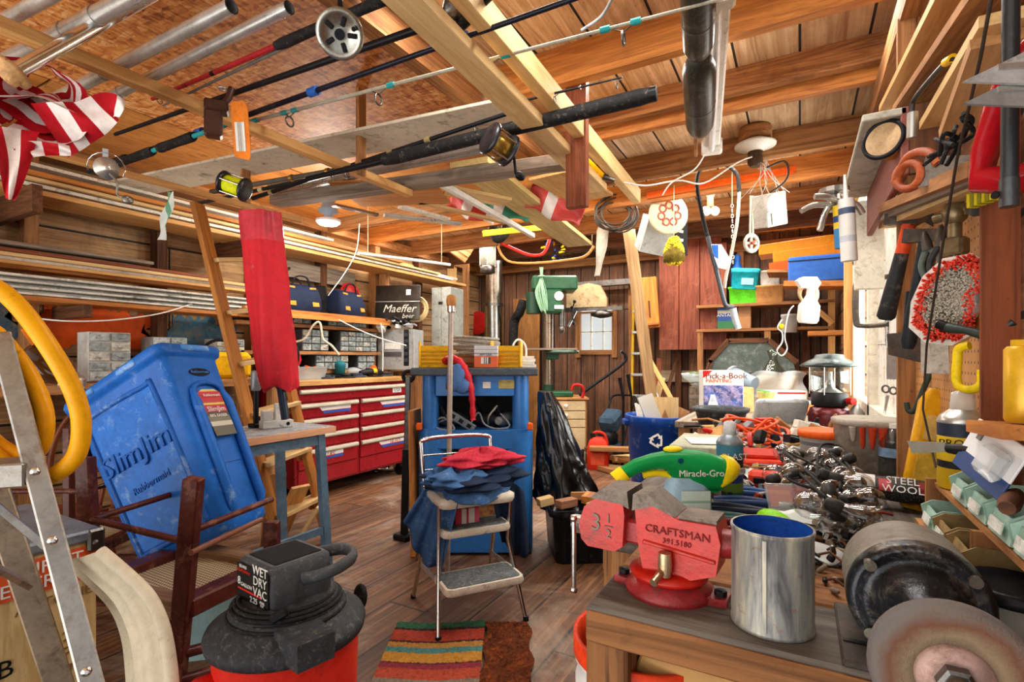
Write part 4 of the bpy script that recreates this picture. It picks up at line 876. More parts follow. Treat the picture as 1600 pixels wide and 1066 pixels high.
# organiser drawers under the shelf
def organiser(x, y, z, w_, h_, nx, nz, label, mt=None, tint='#bfc7c9'):
    t = T('parts_organiser', label, 'organiser', (x, y, z), (0, 0, 90), group='clear drawer organisers')
    part(t, 'housing', MB().box((0, .075, h_/2), (w_, .15, h_), ch=.004), mt or m('#4a4d50', .5))
    for i in range(nx):
        for j in range(nz):
            d = part(t, 'drawer', MB().box((-w_/2+(i+.5)*w_/nx, -.004, (j+.5)*h_/nz), (w_/nx*.9, .012, h_/nz*.84), ch=.003).box((-w_/2+(i+.5)*w_/nx, -.014, (j+.5)*h_/nz), (w_/nx*.3, .012, .006)), m(['#a3aaa8', '#8f9a9c', '#b3b2a6', '#868e8c'][(i*3+j*5) % 4], .2, 0, .6, 30, .05))
for i, a in enumerate(((3.0, 1.14, .34, .15, 3, 3), (3.9, 1.32, .5, .2, 5, 4), (3.35, 1.32, .3, .2, 3, 3), (3.55, 1.14, .4, .14, 4, 2), (4.0, 1.14, .24, .14, 2, 2), (3.1, 1.565, .4, .075, 4, 1), (3.75, 1.565, .5, .08, 5, 1))):
    organiser(-3.98, *a, ['clear drawer organiser behind red cloth on lowest shelf', 'wide clear drawer organiser under far end of shelves', 'clear drawer organiser by umbrella on middle shelf', 'long low organiser on lowest shelf', 'small organiser at the post', 'single row organiser under tool bag by the umbrella', 'single row organiser under farther tool bag'][i])
for i, (y, z, h_, c) in enumerate(((2.5, 1.1, .3, '#b9b7ae'), (2.05, 1.1, .3, '#8f9291'), (1.68, 1.1, .32, '#c9c8c0'))):
    organiser(-3.95, y, z, .24, h_, 2, 5, ['stack of clear cases on wall bench just left of umbrella', 'stack of grey clear-front drawers behind tilted bin', 'pale stack of drawers at orange wall paint'][i], m(c, .5))
solo('side_bench', 'rough plank bench along the left wall behind the bin', 'bench', MB().bar((-3.9, .9, 1.07), (-3.9, 2.75, 1.07), .5, .05).bar((-3.7, 1.0, 0), (-3.7, 1.0, 1.05), .07, .07, up=V(1, 0, 0)).bar((-3.7, 2.7, 0), (-3.7, 2.7, 1.05), .07, .07, up=V(1, 0, 0)).bar((-4.1, 1.0, 0), (-4.1, 1.0, 1.05), .07, .07, up=V(1, 0, 0)).bar((-4.1, 2.7, 0), (-4.1, 2.7, 1.05), .07, .07, up=V(1, 0, 0)), OLDW)
# painted patches on the left wall
def patch(y0, y1, z0, z1, mt, label):
    b = MB(); n = 26; rg = [random.uniform(-.02, .02) for _ in range(n+1)]; rg2 = [random.uniform(-.03, .03) for _ in range(n+1)]
    b.sheet(lambda u, v: V(XL+.006, y0+(y1-y0)*u+(.05*math.sin(v*9) if u in (0, 1) else 0), (z0+rg[int(u*n+.5)])*(1-v)+(z1+rg2[int(u*n+.5)])*v), n, 4, smooth=False); return solo('painted_patch', label, 'paint', b, mt)
patch(1.42, 2.05, 1.33, 1.58, m('#e0581a', .6, 0, .12, 4, .1, .15, '#9a5a30'), 'bright orange painted patch on left wall boards')
patch(2.2, 2.72, 1.26, 1.58, m('#3f6c80', .6, 0, .35, 5, .1, .4, '#8d7a60'), 'worn blue painted patch on left wall behind the stepladder')
patch(.9, 1.3, 1.36, 1.62, m('#3a5566', .6, 0, .35, 5, .1, .4, '#8d7a60'), 'worn blue painted patch left of the orange one')
# --- on the chest
t = T('palm_sander', 'teal electric palm sander lying on the red chest', 'sander', (-3.95, 3.62, 1.058), (0, 0, 60))
SND = m('#1f6a74', .45)
part(t, 'body', MB().lathe([(.03, .03), (.05, .035), (.05, .1), (.055, .11), (.055, .14), (.03, .165), (.01, .17)], n=18), SND); part(t, 'sanding_pad', MB().box((0, 0, .015), (.13, .11, .03), ch=.005), BLK)
part(t, 'cord', MB().tube(spline([(0, .05, .13), (-.1, .12, .18), (-.3, .1, .02), (-.2, -.1, .01)], 6), .006, 6), BLK)
t = T('storage_tub', 'clear tub with blue, white and orange bits on near end of red chest', 'tub', (-3.93, 3.17, 1.058), (0, 0, 85)); rring(MB(), [(.1, .1, .02, 0)])
b = MB(); rring(b, [(.17, .09, .02, 0), (.19, .11, .02, .11), (.2, .12, .02, .115), (.185, .105, .02, .11), (.165, .085, .02, .01)]); part(t, 'tub', b, clear('#cfd8de', .45))
b = MB()
for i in range(14): b.m = i % 4; b.box((rnd(-.13, .13), rnd(-.06, .06), rnd(.04, .11)), (rnd(.03, .08), rnd(.02, .05), rnd(.02, .05)), (rnd(0, 90), rnd(0, 90), rnd(0, 90)), .004)
part(t, 'tub_contents', b, [BLUEW, WHT, ORNG, TEAL])
def heap(loc, ex, n, cols, r0=.5, sz=(.02, .07), seed=1):
    rd = random.Random(seed); b = MB()
    for i in range(n):
        b.m = i % len(cols); u = rd.uniform; c = (u(-1, 1)*ex[0], u(-1, 1)*ex[1], u(.1, 1)*ex[2]); k = i % 3
        if k == 0: b.box(c, (u(*sz)*1.4, u(*sz), u(*sz)), (u(0, 40), u(0, 40), u(0, 180)), .003)
        elif k == 1: a = u(0, 6.28); l = u(*sz)*1.5; b.tube([V(*c), V(c[0]+l*math.cos(a), c[1]+l*math.sin(a), c[2]+.01), V(c[0]+1.6*l*math.cos(a+.4), c[1]+1.6*l*math.sin(a+.4), c[2])], sz[0]*.35, 6)
        else: b.lathe([(sz[0]*.4, 0), (sz[0]*.6, .004), (sz[0]*.6, sz[1]*.8), (sz[0]*.3, sz[1])], c, (u(0, 180), u(0, 180), 0), 10)
    return b
t = T('power_tool', 'black and yellow power tool lying on the red chest past the sander', 'power tool', (-3.87, 3.95, 1.058), (0, 0, 75))
part(t, 'body', MB().tube([(-.12, 0, .04), (-.06, 0, .045), (.08, 0, .05), (.14, 0, .04)], [.025, .038, .036, .02], 12), BLK); part(t, 'band', MB().tube([(.02, 0, .049), (.06, 0, .05)], .041, 12), YELL); part(t, 'handle', MB().bar((-.05, .02, .045), (-.09, .12, .03), .03, .035, ch=.006), BLK)
solo('red_cloth', 'crumpled red cloth on shelf right of the umbrella', 'cloth', MB().ell((0, 0, 0), (.1, .12, .09), n=14, k=7), m('#c4202a', .8, 0, .2, 6, .3), (-3.9, 3.0, 1.24), (10, 20, 30))
solo('orange_cap', 'orange-red plastic cap on far end of the red chest', 'cap', MB().lathe([(.05, 0), (.055, .02), (.045, .07), (.03, .09), (.02, .095)], n=14), ORNG, (-4.0, 4.12, 1.09), (25, 20, 0))
for i in range(5):
    solo('coiled_cable', 'black coiled cable on the red chest, %s' % ('by the tub', 'behind the sander', 'in front of sander', 'at the power tool', 'at the far corner')[i], 'cable', MB().torus((0, 0, .012), .07, .007, n=20, sx=1.3).torus((.02, .01, .022), .06, .007, (6, 8, 0), n=20).torus((-.01, 0, .032), .055, .006, (-5, 8, 0), n=20), BLK if i % 2 else m('#3c4654', .5), (-3.86+.05*(i % 2), 3.36+.2*i, 1.058), (0, 0, 40*i))
solo('clear_bag', 'clear plastic bag of small parts behind the power tool', 'bag', MB().ell((0, 0, .05), (.08, .1, .05), n=10, k=6).box((0, .08, .08), (.1, .08, .01), (20, 10, 0)), clear('#dfe5e8', .4), (-4.02, 3.86, 1.058))
b = MB(); b.tube(hang([(455, 535, 4.7), (475, 530, 4.7), (490, 508, 4.7), (500, 505, 4.7), (505, 530, 4.7), (518, 540, 4.7), (530, 555, 4.7)], 6), .01, 8)
solo('shelf_cable', 'cream cable looping down over the wall shelves', 'cable', b, m('#d6cdb4', .5))
b = MB(); b.tube(hang([(520, 495, 4.9), (560, 515, 5), (598, 530, 5.1), (635, 540, 5.2)], 5), .006, 6).tube(hang([(595, 505, 5.1), (598, 530, 5.1), (598, 580, 5.1)], 5), .006, 6)
solo('electric_cable', 'white cord strung across the shelf corner to the grey cabinet', 'cord', b, WHT)

t = T('blue_storage_box', 'pale blue plastic box on the floor under the upturned dark chairs', 'box', (lambda p: V(p.x, p.y, 0))(P(352, 900, 2.25)), (0, 0, FACE+12))
b = MB(); rring(b, [(.14, .1, .03, 0), (.16, .12, .03, .3), (.17, .13, .03, .31), (.17, .13, .03, .34), (.15, .11, .03, .35)]); part(t, 'body', b, m('#9cc0c4', .4, 0, .12, 5, .05)); part(t, 'red_latch', MB().box((.1, -.125, .3), (.06, .02, .06), ch=.005), REDP)
t = T('yellow_machine', 'yellow tool with black looped cord on the side bench behind the blue bin', 'power tool', (-3.85, 2.36, 1.097), (0, 0, 70))
part(t, 'body', MB().box((0, 0, .1), (.4, .16, .2), ch=.03), YELL); part(t, 'cord_loop', MB().tube(arc((-.02, -.05, .18), .11, 0, 180, 14), .012, 8), BLK)
t = T('fan_wheel', 'dark spoked fan guard standing just behind the rim of the blue bin', 'fan', (-3.55, 2.62, 1.097), (0, 0, 60))
part(t, 'guard_rim', MB().torus((0, 0, .17), .155, .014, (90, 0, 0), n=30), BLK)
for k in range(6): part(t, 'guard_spoke', MB().cyl((0, 0, .17), (.15*math.cos(k*1.047), 0, .17+.15*math.sin(k*1.047)), .004, n=6), DSTEEL)
part(t, 'hub', MB().cyl((0, -.02, .17), (0, .02, .17), .04), BLK); part(t, 'foot', MB().box((0, 0, .01), (.14, .1, .02), ch=.004), BLK)
solo('wooden_spool', 'short turned wooden knob on the far joist right of white lamp', 'spool', MB().lathe([(.02, -.03), (.07, -.03), (.07, .02), (.03, .03), (.01, .03)], n=18), ORW, PY(655, 366, 4.9), (80, 0, 10))
# ================= middle and back of the shed
KB = m('#2f74bd', .32, .1, .12, 4, .04, .1, '#2a3a4c'); KTOP = m('#4e555c', .6, 0, .2, 20, .15, .2, '#8a8a84')
kp = P(742, 870, 3.28); kp.z = 0
t = T('display_kiosk', 'bright blue metal kiosk with curved lower shoulders and dark counter', 'kiosk', kp, (0, 0, FACE))
part(t, 'counter_top', MB().box((0, .2, 1.165), (.8, .52, .05), ch=.008), KTOP)
for x in (-.29, .29): part(t, 'column', MB().lathe([(.053, .79), (.053, 1.14)], c=(x, .05, 0), n=20, close=(False, False)).box((x, .27, .965), (.1, .42, .35)), KB)
part(t, 'front_rail', MB().box((0, .02, 1.075), (.5, .03, .13), ch=.003), KB)
part(t, 'back_panel', MB().box((0, .47, .6), (.7, .02, 1.1)), m('#3d3a36', .7, 0, .3))
part(t, 'middle_shelf', MB().box((0, .22, .775), (.62, .46, .03)), m('#2a5c96', .5, 0, .2))
for x in (-1, 1):
    o = rr(.1, .22, .095, 0, 6); b = MB(Matrix.Translation((x*.27, .2, 0)))
    b.rings([[(p[0], p[1], .02) for p in o], [(p[0], p[1], .8) for p in o]], (True, True)); part(t, 'side_pod', b, KB)
    part(t, 'orange_latch', MB().box((x*.35, -.02, .82), (.035, .04, .045), ch=.006), ORNG)
part(t, 'lower_front', MB().box((0, -.0, .735), (.5, .03, .12), ch=.004), KB); part(t, 'kick_plate', MB().box((0, 0, .1), (.5, .03, .16), ch=.004), KB)
part(t, 'label_plate', MB().box((.2, .003, 1.085), (.1, .003, .055)), m('#b9a866', .5, 0, .3, 40)); part(t, 'label_plate', MB().box((.075, .003, 1.08), (.05, .003, .04)), WHT)
part(t, 'amber_switch', MB().box((-.14, .0, 1.07), (.09, .012, .035), ch=.003), m('#6a4a1a', .4))
t2 = T('grey_tool_case', 'grey and black plastic tool case inside lower opening of blue kiosk', 'case', kp, (0, 0, FACE))
b = MB(); rring(b, [(.09, .1, .04, .3), (.125, .12, .05, .32), (.125, .12, .05, .5), (.09, .08, .05, .56)], M=Matrix.Translation((.035, .17, 0))); part(t2, 'case_shell', b, m('#7d8a96', .4)); 
b = MB(); b.torus((.035, .045, .44), .085, .02, (90, 0, 0), n=20); part(t2, 'black_rim', b, BLK)
solo('kiosk_plinth', 'block carrying the grey case inside the kiosk', 'block', MB().box((.035, .2, .24), (.22, .25, .115)), OLDW, kp, (0, 0, FACE))
def at_k(x, y, z): return kp+Matrix.Rotation(YAW, 3, 'Z') @ V(x, y, z)
# tools on the kiosk shelf
for i, (x, rz, c) in enumerate(((-.16, 35, '#3b3f44'), (.08, -20, '#232428'), (.19, 60, '#9a9a96'))):
    t = T('electric_tool', 'electric hand tool on kiosk shelf, %s' % ('dark grey one at left', 'black one in the middle', 'silver one at right')[i], 'power tool', at_k(x, .16, .792), (0, 0, FACE+rz), group='tools on the kiosk shelf'); mt = m(c, .35, .5 if i == 2 else 0)
    part(t, 'body', MB().tube([(-.09, 0, .05), (-.05, 0, .05), (.05, 0, .055), (.09, 0, .05), (.12, 0, .05)], [.025, .042, .045, .03, .014], 14), mt); part(t, 'grip', MB().bar((-.05, 0, .06), (-.1, 0, .15), .035, .035, ch=.008), BLK); part(t, 'cord', MB().tube(spline([(-.1, 0, .15), (-.14, .04, .08), (-.05, .09, .01), (.06, .08, .01)], 5), .006, 6), m('#b9b5a8'))
t = T('power_strip', 'grey power strip slanting on kiosk shelf', 'power strip', at_k(-.09, .03, .85), (0, 32, FACE))
part(t, 'housing', MB().box((0, 0, 0), (.2, .03, .05), ch=.004), m('#737d80', .4, .4))
part(t, 'socket', MB().box((-.06, -.016, 0), (.03, .004, .025)), BLK); part(t, 'socket', MB().box((0, -.016, 0), (.03, .004, .025)), BLK); part(t, 'socket', MB().box((.06, -.016, 0), (.03, .004, .025)), BLK)
b = MB(); b.tube([at_k(*p) for p in spline([(-.28, .06, .83), (-.2, .03, .87), (-.13, .0, .8), (-.22, -.0, .8), (-.26, .05, .82), (-.18, .1, .85), (-.05, .04, .82), (.02, .04, .9), (.06, .02, .83), (.14, .02, .8), (.22, .05, .82), (.12, .1, .93)], 6)], .006, 6)
solo('flex_lead', 'grey electric flex looping on the kiosk shelf', 'cable', b, GREYP)
# on the counter
def yellow_case(loc, rz, label):
    t = T('yellow_case', label, 'case', loc, (0, 0, rz), group='yellow cases on the kiosk')
    b = MB(); b.prism([(-.09, 0), (.09, 0), (.1, .12), (.1, .14), (-.1, .14), (-.1, .12)], .09, (0, .045, 0), (90, 0, 0)); part(t, 'body', b, YELL)
    for x in (-.095, .095): part(t, 'end_flange', MB().box((x, 0, .085), (.012, .12, .17), ch=.004), YELL)
    for k in range(4): part(t, 'ridge', MB().box((0, -.05, .03+.025*k), (.17, .01, .008)), m('#c98a10', .5))
yellow_case(at_k(-.27, .1, 1.191), FACE+8, 'yellow plastic case at left on kiosk counter'); yellow_case(at_k(.2, .1, 1.191), FACE-6, 'yellow plastic case on kiosk counter right of orange box')
b = MB()
for k in range(9): b.torus((rnd(-.01, .01), rnd(-.01, .01), .02+.012*k), .15-.004*abs(k-4), .008, (rnd(-8, 8), rnd(-8, 8), 0), n=36, k=7, sx=1.15)
solo('rope_coil', 'coil of grey braided rope on the kiosk counter behind orange box', 'rope', b, m('#9c958a', .8, 0, .4, 60, .5), at_k(-.02, .28, 1.275))
solo('wooden_shelf_piece', 'small wooden board under rope coil on kiosk', 'board', MB().box((0, 0, .04), (.4, .3, .08), ch=.003), OLDW, at_k(-.05, .3, 1.191), (0, 0, FACE))
t = T('carton', 'orange and white carton with barcode at front of kiosk counter', 'box', at_k(.07, .0, 1.191), (0, 0, FACE-3))
part(t, 'box', MB().box((0, .06, .07), (.15, .13, .14), ch=.002), bands([(0, '#e0632a'), (.52, '#cfd3d6'), (.62, '#7a8088'), (.66, '#d9dcdf'), (.8, '#9aa0a6'), (.83, '#d9dcdf')], 2, 0, .14)); part(t, 'barcode', MB().box((0, -.007, .045), (.06, .002, .04)), bands([(0, '#e8e6e0'), (.3, '#444444'), (.4, '#e8e6e0'), (.5, '#444444'), (.6, '#e8e6e0'), (.75, '#444444')], 0, -.03, .03)); txt(t, 'AFT USA', .02, (0, -.0085, .082), (90, 0, 0), BLK)
t = T('bag_bundle', 'red and blue cloth bag hanging over the front of the kiosk counter', 'cloth', at_k(-.08, -.08, 1.2), (0, 0, FACE))
b = MB(); b.tube(spline([(-.1, .1, .03), (-.06, .03, .05), (.0, .0, .02), (.05, -.01, -.08), (.07, -.015, -.2), (.075, -.015, -.33)], 6), [.034-.0004*k+.005*math.sin(k*1.9) for k in range(31)], 12, flat=.7); part(t, 'red_bag', b, m('#c2202c', .4, 0, .3, 12, .4))
b = MB(); b.ell((-.03, -.02, -.07), (.06, .03, .09), (0, 15, 0)).ell((.01, -.025, -.12), (.05, .025, .05), (0, 50, 0)); part(t, 'blue_bag', b, m('#3f6fae', .4, 0, .5, 14, .5, .3, '#c9d6e4'))
for k in range(4): solo('paper_pad', 'stack of white paper pads on right end of kiosk counter', 'paper', MB().box((0, 0, .009), (.16-.01*k, .2, .018), (0, 0, rnd(-6, 6))), WHT, at_k(.31, .2, 1.191+.0185*k), (0, 0, FACE), group='paper pads on the kiosk')
b = MB(); b.tube([at_k(*p) for p in spline([(.23, .3, 1.2), (.24, .3, 1.33), (.28, .3, 1.38), (.33, .3, 1.33), (.33, .3, 1.2)], 6)], .007, 8)
solo('wire_hoop', 'white wire hoop standing at right of the rope coil', 'hoop', b, WHT)
a = P(705, 478, 2.98); e = PZ(700, 905, .0); e = P(699, 930, 2.98); e.z = 0
t = T('broom_pole', 'upright pale pole with wooden knob in front of blue kiosk', 'pole', e, world=True)
part(t, 'shaft', MB().cyl(e, a, .015), m('#a8978a', .4, .3, .2, 8, .05)); part(t, 'knob', MB().lathe([(.012, -.01), (.026, 0), (.03, .03), (.028, .055), (.01, .065)], c=a, n=16), wood('#c98a4a', '#9a6030', .5)); part(t, 'collar', MB().lathe([(.02, -.04), (.023, -.03), (.023, 0)], c=a, n=14), CHROME)
# --- step stool
sL, sR = PZ(685, 1003, 0), PZ(822, 970, 0); ux = (sR-sL).normalized(); mid = sL.lerp(sR, .5); A_ = math.degrees(math.atan2(ux.y, ux.x))
t = T('step_stool', 'chrome and cream folding step stool heaped with jeans', 'stool', mid, (0, 0, A_)); hw = (sR-sL).length/2
STOOLW = m('#d9cfbc', .4, 0, .12, 8, .05, .2, '#7d6a52'); TREAD = m('#5f6468', .8, 0, .35, 30, .5, .3, '#a9a49a')
for x in (-1, 1):
    part(t, 'front_leg', MB().tube([(x*hw, 0, 0), (x*hw*.82, .12, .36), (x*hw*.84, .1, .57)], .011, 10), CHROME)
    part(t, 'rear_leg', MB().tube([(x*hw*.98, .46, 0), (x*hw*.8, .24, .56)], .011, 10), CHROME)
    part(t, 'rubber_foot', MB().cyl((x*hw, 0, 0), (x*hw, .003, .02), .014), BLK)
    part(t, 'rubber_foot', MB().cyl((x*hw*.98, .46, 0), (x*hw*.98, .457, .02), .014), BLK)
    part(t, 'side_brace', MB().bar((x*hw*.86, .08, .22), (x*hw*.9, .4, .2), .006, .025), STEEL)
for z, y, dp, w_ in ((.2, .06, .2, hw*1.76), (.42, .14, .15, hw*1.56)):
    b = MB(); rring(b, [(w_/2, dp/2, .03, 0), (w_/2+.004, dp/2+.004, .03, .01), (w_/2, dp/2, .03, .032)], M=Matrix.Translation((0, y, z))); s_ = part(t, 'step', b, STOOLW)
    b = MB(); rring(b, [(w_/2-.012, dp/2-.012, .025, .032), (w_/2-.014, dp/2-.014, .025, .036)], M=Matrix.Translation((0, y, z))); part(s_, 'tread_mat', b, TREAD)
b = MB(); rring(b, [(hw*.85, .15, .04, 0), (hw*.88, .155, .04, .015), (hw*.88, .155, .04, .035), (hw*.8, .14, .04, .045)], M=Matrix.Translation((0, .2, .56))); part(t, 'seat', b, STOOLW)
part(t, 'hand_rail', MB().tube(spline([(-hw*.85, .33, .56), (-hw*.88, .38, .78), (-hw*.8, .39, .83), (0, .4, .84), (hw*.8, .39, .83), (hw*.88, .38, .78), (hw*.85, .33, .56)], 6), .011, 10), CHROME)
for z in (.68, .755): part(t, 'rail_wire', MB().cyl((-hw*.86, .37, z), (hw*.86, .37, z), .004), CHROME)
RT = Matrix.Translation(mid) @ Matrix.Rotation(R(A_), 4, 'Z')
DEN = m('#3c5f8c', .85, 0, .25, 7, .35, .2, '#7d9ab8'); DEN2 = m('#1e2b42', .85, 0, .3, 9, .4); MESHR = m('#c62c40', .8, 0, .3, 70, .8, .2, '#e0707a')
def lumpy(c, r, seed, k=.18, n=28, rings=14):
    rd = random.Random(seed); ph = [rd.uniform(0, 6) for _ in range(6)]; b = MB(RT)
    def fn(u, v):
        a = 2*pi*u; z = -1+2*v; q = math.sqrt(max(.0004, 1-z*z)); w_ = 1+k*(math.sin(3*a+ph[0]+2*z)+.7*math.sin(7*a+ph[1]-5*z)+.5*math.sin(11*z+ph[2]+2*a))*.5
        return (c[0]+r[0]*q*math.cos(a)*w_, c[1]+r[1]*q*math.sin(a)*w_, c[2]+r[2]*z*(1+.3*math.sin(4*a+ph[3])))
    return b.sheet(fn, n, rings)
def drape(tp, bt, d, folds, amp, ph=0, n=30):
    """cloth hanging from a top edge to a bottom hem, with folds toward the viewer"""
    tp = hang([(x, y, d_) for x, y, d_ in tp], 8); bt = hang([(x, y, d_) for x, y, d_ in bt], 8); b = MB(); f_ = V(-sA, cA, 0)
    def at(l, u): k = u*(len(l)-1); j = min(int(k), len(l)-2); return l[j].lerp(l[j+1], k-j)
    def fn(u, v): return at(tp, u).lerp(at(bt, u), v)-f_*(amp*(.3+.7*v)*math.sin(folds*2*pi*u+ph+v*1.2)+.02*math.sin(pi*v)) 
    return b.sheet(fn, n, 16)
t = T('denim_jeans', 'blue jeans bunched on the stool, legs hanging down both sides', 'jeans', RT @ V(0, .2, .6), world=True)
part(t, 'bunched_waist', lumpy((.02, .2, .66), (.24, .18, .06), 3, .34, 64, 20), DEN2, sub=1); part(t, 'rolled_fold', lumpy((-.1, .14, .68), (.14, .12, .05), 8, .34, 60, 18), DEN, sub=1)
part(t, 'left_leg', drape([(662, 765, 2.55), (690, 752, 2.5), (720, 768, 2.36)], [(632, 812, 2.6), (655, 870, 2.55), (690, 893, 2.45)], 0, 3, .03), DEN, thick=.004)
part(t, 'right_leg', drape([(768, 768, 2.55), (798, 755, 2.6), (818, 766, 2.66)], [(785, 846, 2.66), (806, 868, 2.7), (830, 868, 2.74)], 0, 2.5, .025, 1), DEN2, thick=.004)
part(t, 'front_fold', drape([(690, 765, 2.4), (740, 748, 2.45), (800, 756, 2.6)], [(700, 783, 2.36), (752, 790, 2.36), (790, 772, 2.5)], 0, 3, .012, 2), DEN, thick=.006)
solo('red_mesh_bag', 'red mesh laundry bag lying on top of the jeans', 'bag', lumpy((.06, .2, .745), (.2, .12, .05), 9, .34, 70, 20), MESHR, sub=1)
solo('pink_carton', 'small red and white carton on the upper step of the stool', 'box', MB().box((0, 0, .035), (.12, .07, .07)), bands([(0, '#d43a52'), (.25, '#ece6da'), (.45, '#d43a52'), (.55, '#ece6da'), (.8, '#e2607a')], 0, -.06, .06), RT @ V(-.03, .17, .458), (0, 0, A_))
# --- rug and mat
def onfloor(x, d): return V(x*cA-d*sA, x*sA+d*cA, 0)
ds = [2.422, 2.371, 2.352, 2.265, 2.25, 2.21, 2.17, 2.104, 2.09, 2.057, 1.99, 1.95, 1.9, 1.8, 1.7, 1.5]
cols = ['#2c6a48', '#3a2018', '#b8432a', '#4a2018', '#c08a3e', '#4f8a88', '#c88d2c', '#58201e', '#8e2838', '#b8482a', '#8a7a6a', '#c08a3e', '#3f7a6c', '#b8432a', '#8e2838']
L_ = 1.25
stops = sorted([(max(0, (d_-(2.422-L_))/L_), c) for d_, c in zip(ds[1:], cols)])
t = T('striped_rug', 'striped green, orange, mustard and teal rug on the floor before stool', 'rug', onfloor(-.33, 2.422-L_/2), (0, 0, FACE))
b = MB(); nx, ny = 60, 150
b.sheet(lambda u, v: (-.205+.41*u, -L_/2+L_*v, .012+rnd(0, .006)+.006*math.sin(u*5+v*3)), nx, ny, smooth=False); b.box((0, 0, .004), (.41, L_, .008))
part(t, 'pile', b, bands(stops, 1, -L_/2, L_/2, .95, .3, 60))
t = T('coir_mat', 'worn brown fuzzy mat beside the striped rug', 'mat', onfloor(-.02, 2.02), (0, 0, FACE))
b = MB(); b.sheet(lambda u, v: (-.1+.2*u+(.012*math.sin(v*23) if u in (0, 1) else 0), -.4+.8*v, .012+rnd(0, .009)), 30, 110, smooth=False); b.box((0, 0, .004), (.18, .78, .008)); part(t, 'pile', b, m('#5c2c14', .95, 0, .5, 9, .6, .3, '#a8541e'))
# --- black bag, tote and blocks
a = P(860, 884, 3.12); tp_ = V(a.x, a.y, 0)
t = T('storage_tote', 'black plastic storage tote holding wood blocks under black bag', 'tote', tp_+V(cA, sA, 0)*.27+V(-sA, cA, 0)*.22, (0, 0, FACE+4))
b = MB(); rring(b, [(.24, .19, .04, 0), (.25, .2, .04, .02), (.27, .22, .04, .29), (.295, .245, .04, .3), (.295, .245, .04, .335), (.28, .23, .04, .335), (.26, .21, .04, .3), (.24, .19, .04, .03)]); part(t, 'body', b, m('#1b1d22', .35, 0, .3, 6, .08, .2, '#5a5a5a'))
for x in (-.2, -.07, .07, .2): part(t, 'rib', MB().box((x, -.213, .15), (.03, .012, .26), (4, 0, 0), ch=.004), BLK)
part(t, 'handle', MB().box((0, -.25, .3), (.14, .02, .03), ch=.006), BLK)
part(t, 'tag', MB().box((-.02, -.225, .19), (.05, .003, .06)), m('#d9c33a', .5))
tc_ = tp_+V(cA, sA, 0)*.27+V(-sA, cA, 0)*.22
solo('scrap_infill', 'scrap wood filling the black tote', 'scrap wood', heap((0, 0, 0), (.14, .09, .23), 40, [0, 1, 2], sz=(.04, .12), seed=4), [OLDW, ORW, PALEW], tc_+V(0, 0, .06), (0, 0, FACE), kind='stuff')
for i, (x, y, d_, r_, w_) in enumerate(((852, 783, 3.1, 20, .09), (885, 786, 3.05, 35, .13), (920, 778, 3.1, 60, .1), (930, 790, 3.02, 40, .09), (905, 775, 3.2, -10, .1))):
    q = P(x, y, d_); solo('wood_block', 'sawn wood block on the black tote, %s' % ('leftmost, beside blue kiosk', 'long one in the middle front', 'reddish one leaning at right', 'at the right front corner', 'behind the others under bag')[i], 'block', MB().box((0, 0, 0), (w_, .06, .045), ch=.002), (PALEW, wood('#a87858', '#7a5038', .6), ORW, PALEW, OLDW)[i], q, (rnd(-8, 8), rnd(-12, 12), FACE+r_), group='wood blocks in the tote')
BAG = NT('black_bag'); g_ = BAG.gc(); n1 = BAG.noise(g_, 5, 2, .5, .8); BAG.bump(n1, .6, .03); BAGM = BAG.fin(lin('#07090e'), .2)
def bagfn(u, v):
    ys = [612, 640, 680, 720, 755, 775, 792]; xl = [842, 840, 840, 840, 840, 841, 844]; xr = [862, 878, 892, 908, 926, 930, 922]
    k = v*6; j = min(int(k), 5); f_ = k-j; y = ys[j]+(ys[j+1]-ys[j])*f_; l = xl[j]+(xl[j+1]-xl[j])*f_; r = xr[j]+(xr[j+1]-xr[j])*f_
    a_ = 2*pi*u; c = P((l+r)/2, y, 3.5-.12*v); hw_ = (r-l)/2*3.5/F; w_ = 1+.1*math.sin(5*a_+6*v)+.07*math.sin(9*a_-11*v)+.05*math.sin(17*a_+19*v)
    return c+V(cA, sA, 0)*hw_*math.cos(a_)*w_+V(-sA, cA, 0)*(.09+.1*v)*math.sin(a_)*w_
b = MB(); b.rings([[bagfn(j/48, i/36) for j in range(48)] for i in range(37)], (True, True))
solo('black_bag', 'tall draped black plastic bag between kiosk and tan drawer cabinet', 'bag', b, BAGM)
# --- roller posts beside kiosk
for i, (x, y0, y1) in enumerate(((632, 600, 842),)):
    e = PZ(x, y1, 0); a = P(x+6, 588, e.dot(V(-sA, cA, 0)))
    t = T('roller_stand', 'black steel post with small wheel at top, left of the kiosk', 'stand', e, world=True)
    part(t, 'post', MB().bar(e, e.lerp(a, .55), .05, .05, up=V(cA, sA, 0), ch=.004), BLK); part(t, 'upper_post', MB().bar(e.lerp(a, .5), a, .035, .035, up=V(cA, sA, 0), ch=.004), DSTEEL)
    part(t, 'wheel', MB().torus((0, 0, 0), .035, .014, M=fz(a, V(-sA, cA, 0))), BLKR); part(t, 'foot', MB().box(e+V(0, 0, .02), (.12, .12, .04), ch=.01), BLK)
e = PZ(652, 858, 0); a = P(648, 640, 3.42)
solo('leaning_offcut', 'narrow brown panel edge leaning between black post and kiosk', 'panel', MB().bar(e, a, .03, .3, up=V(-sA, cA, 0)), ORW)
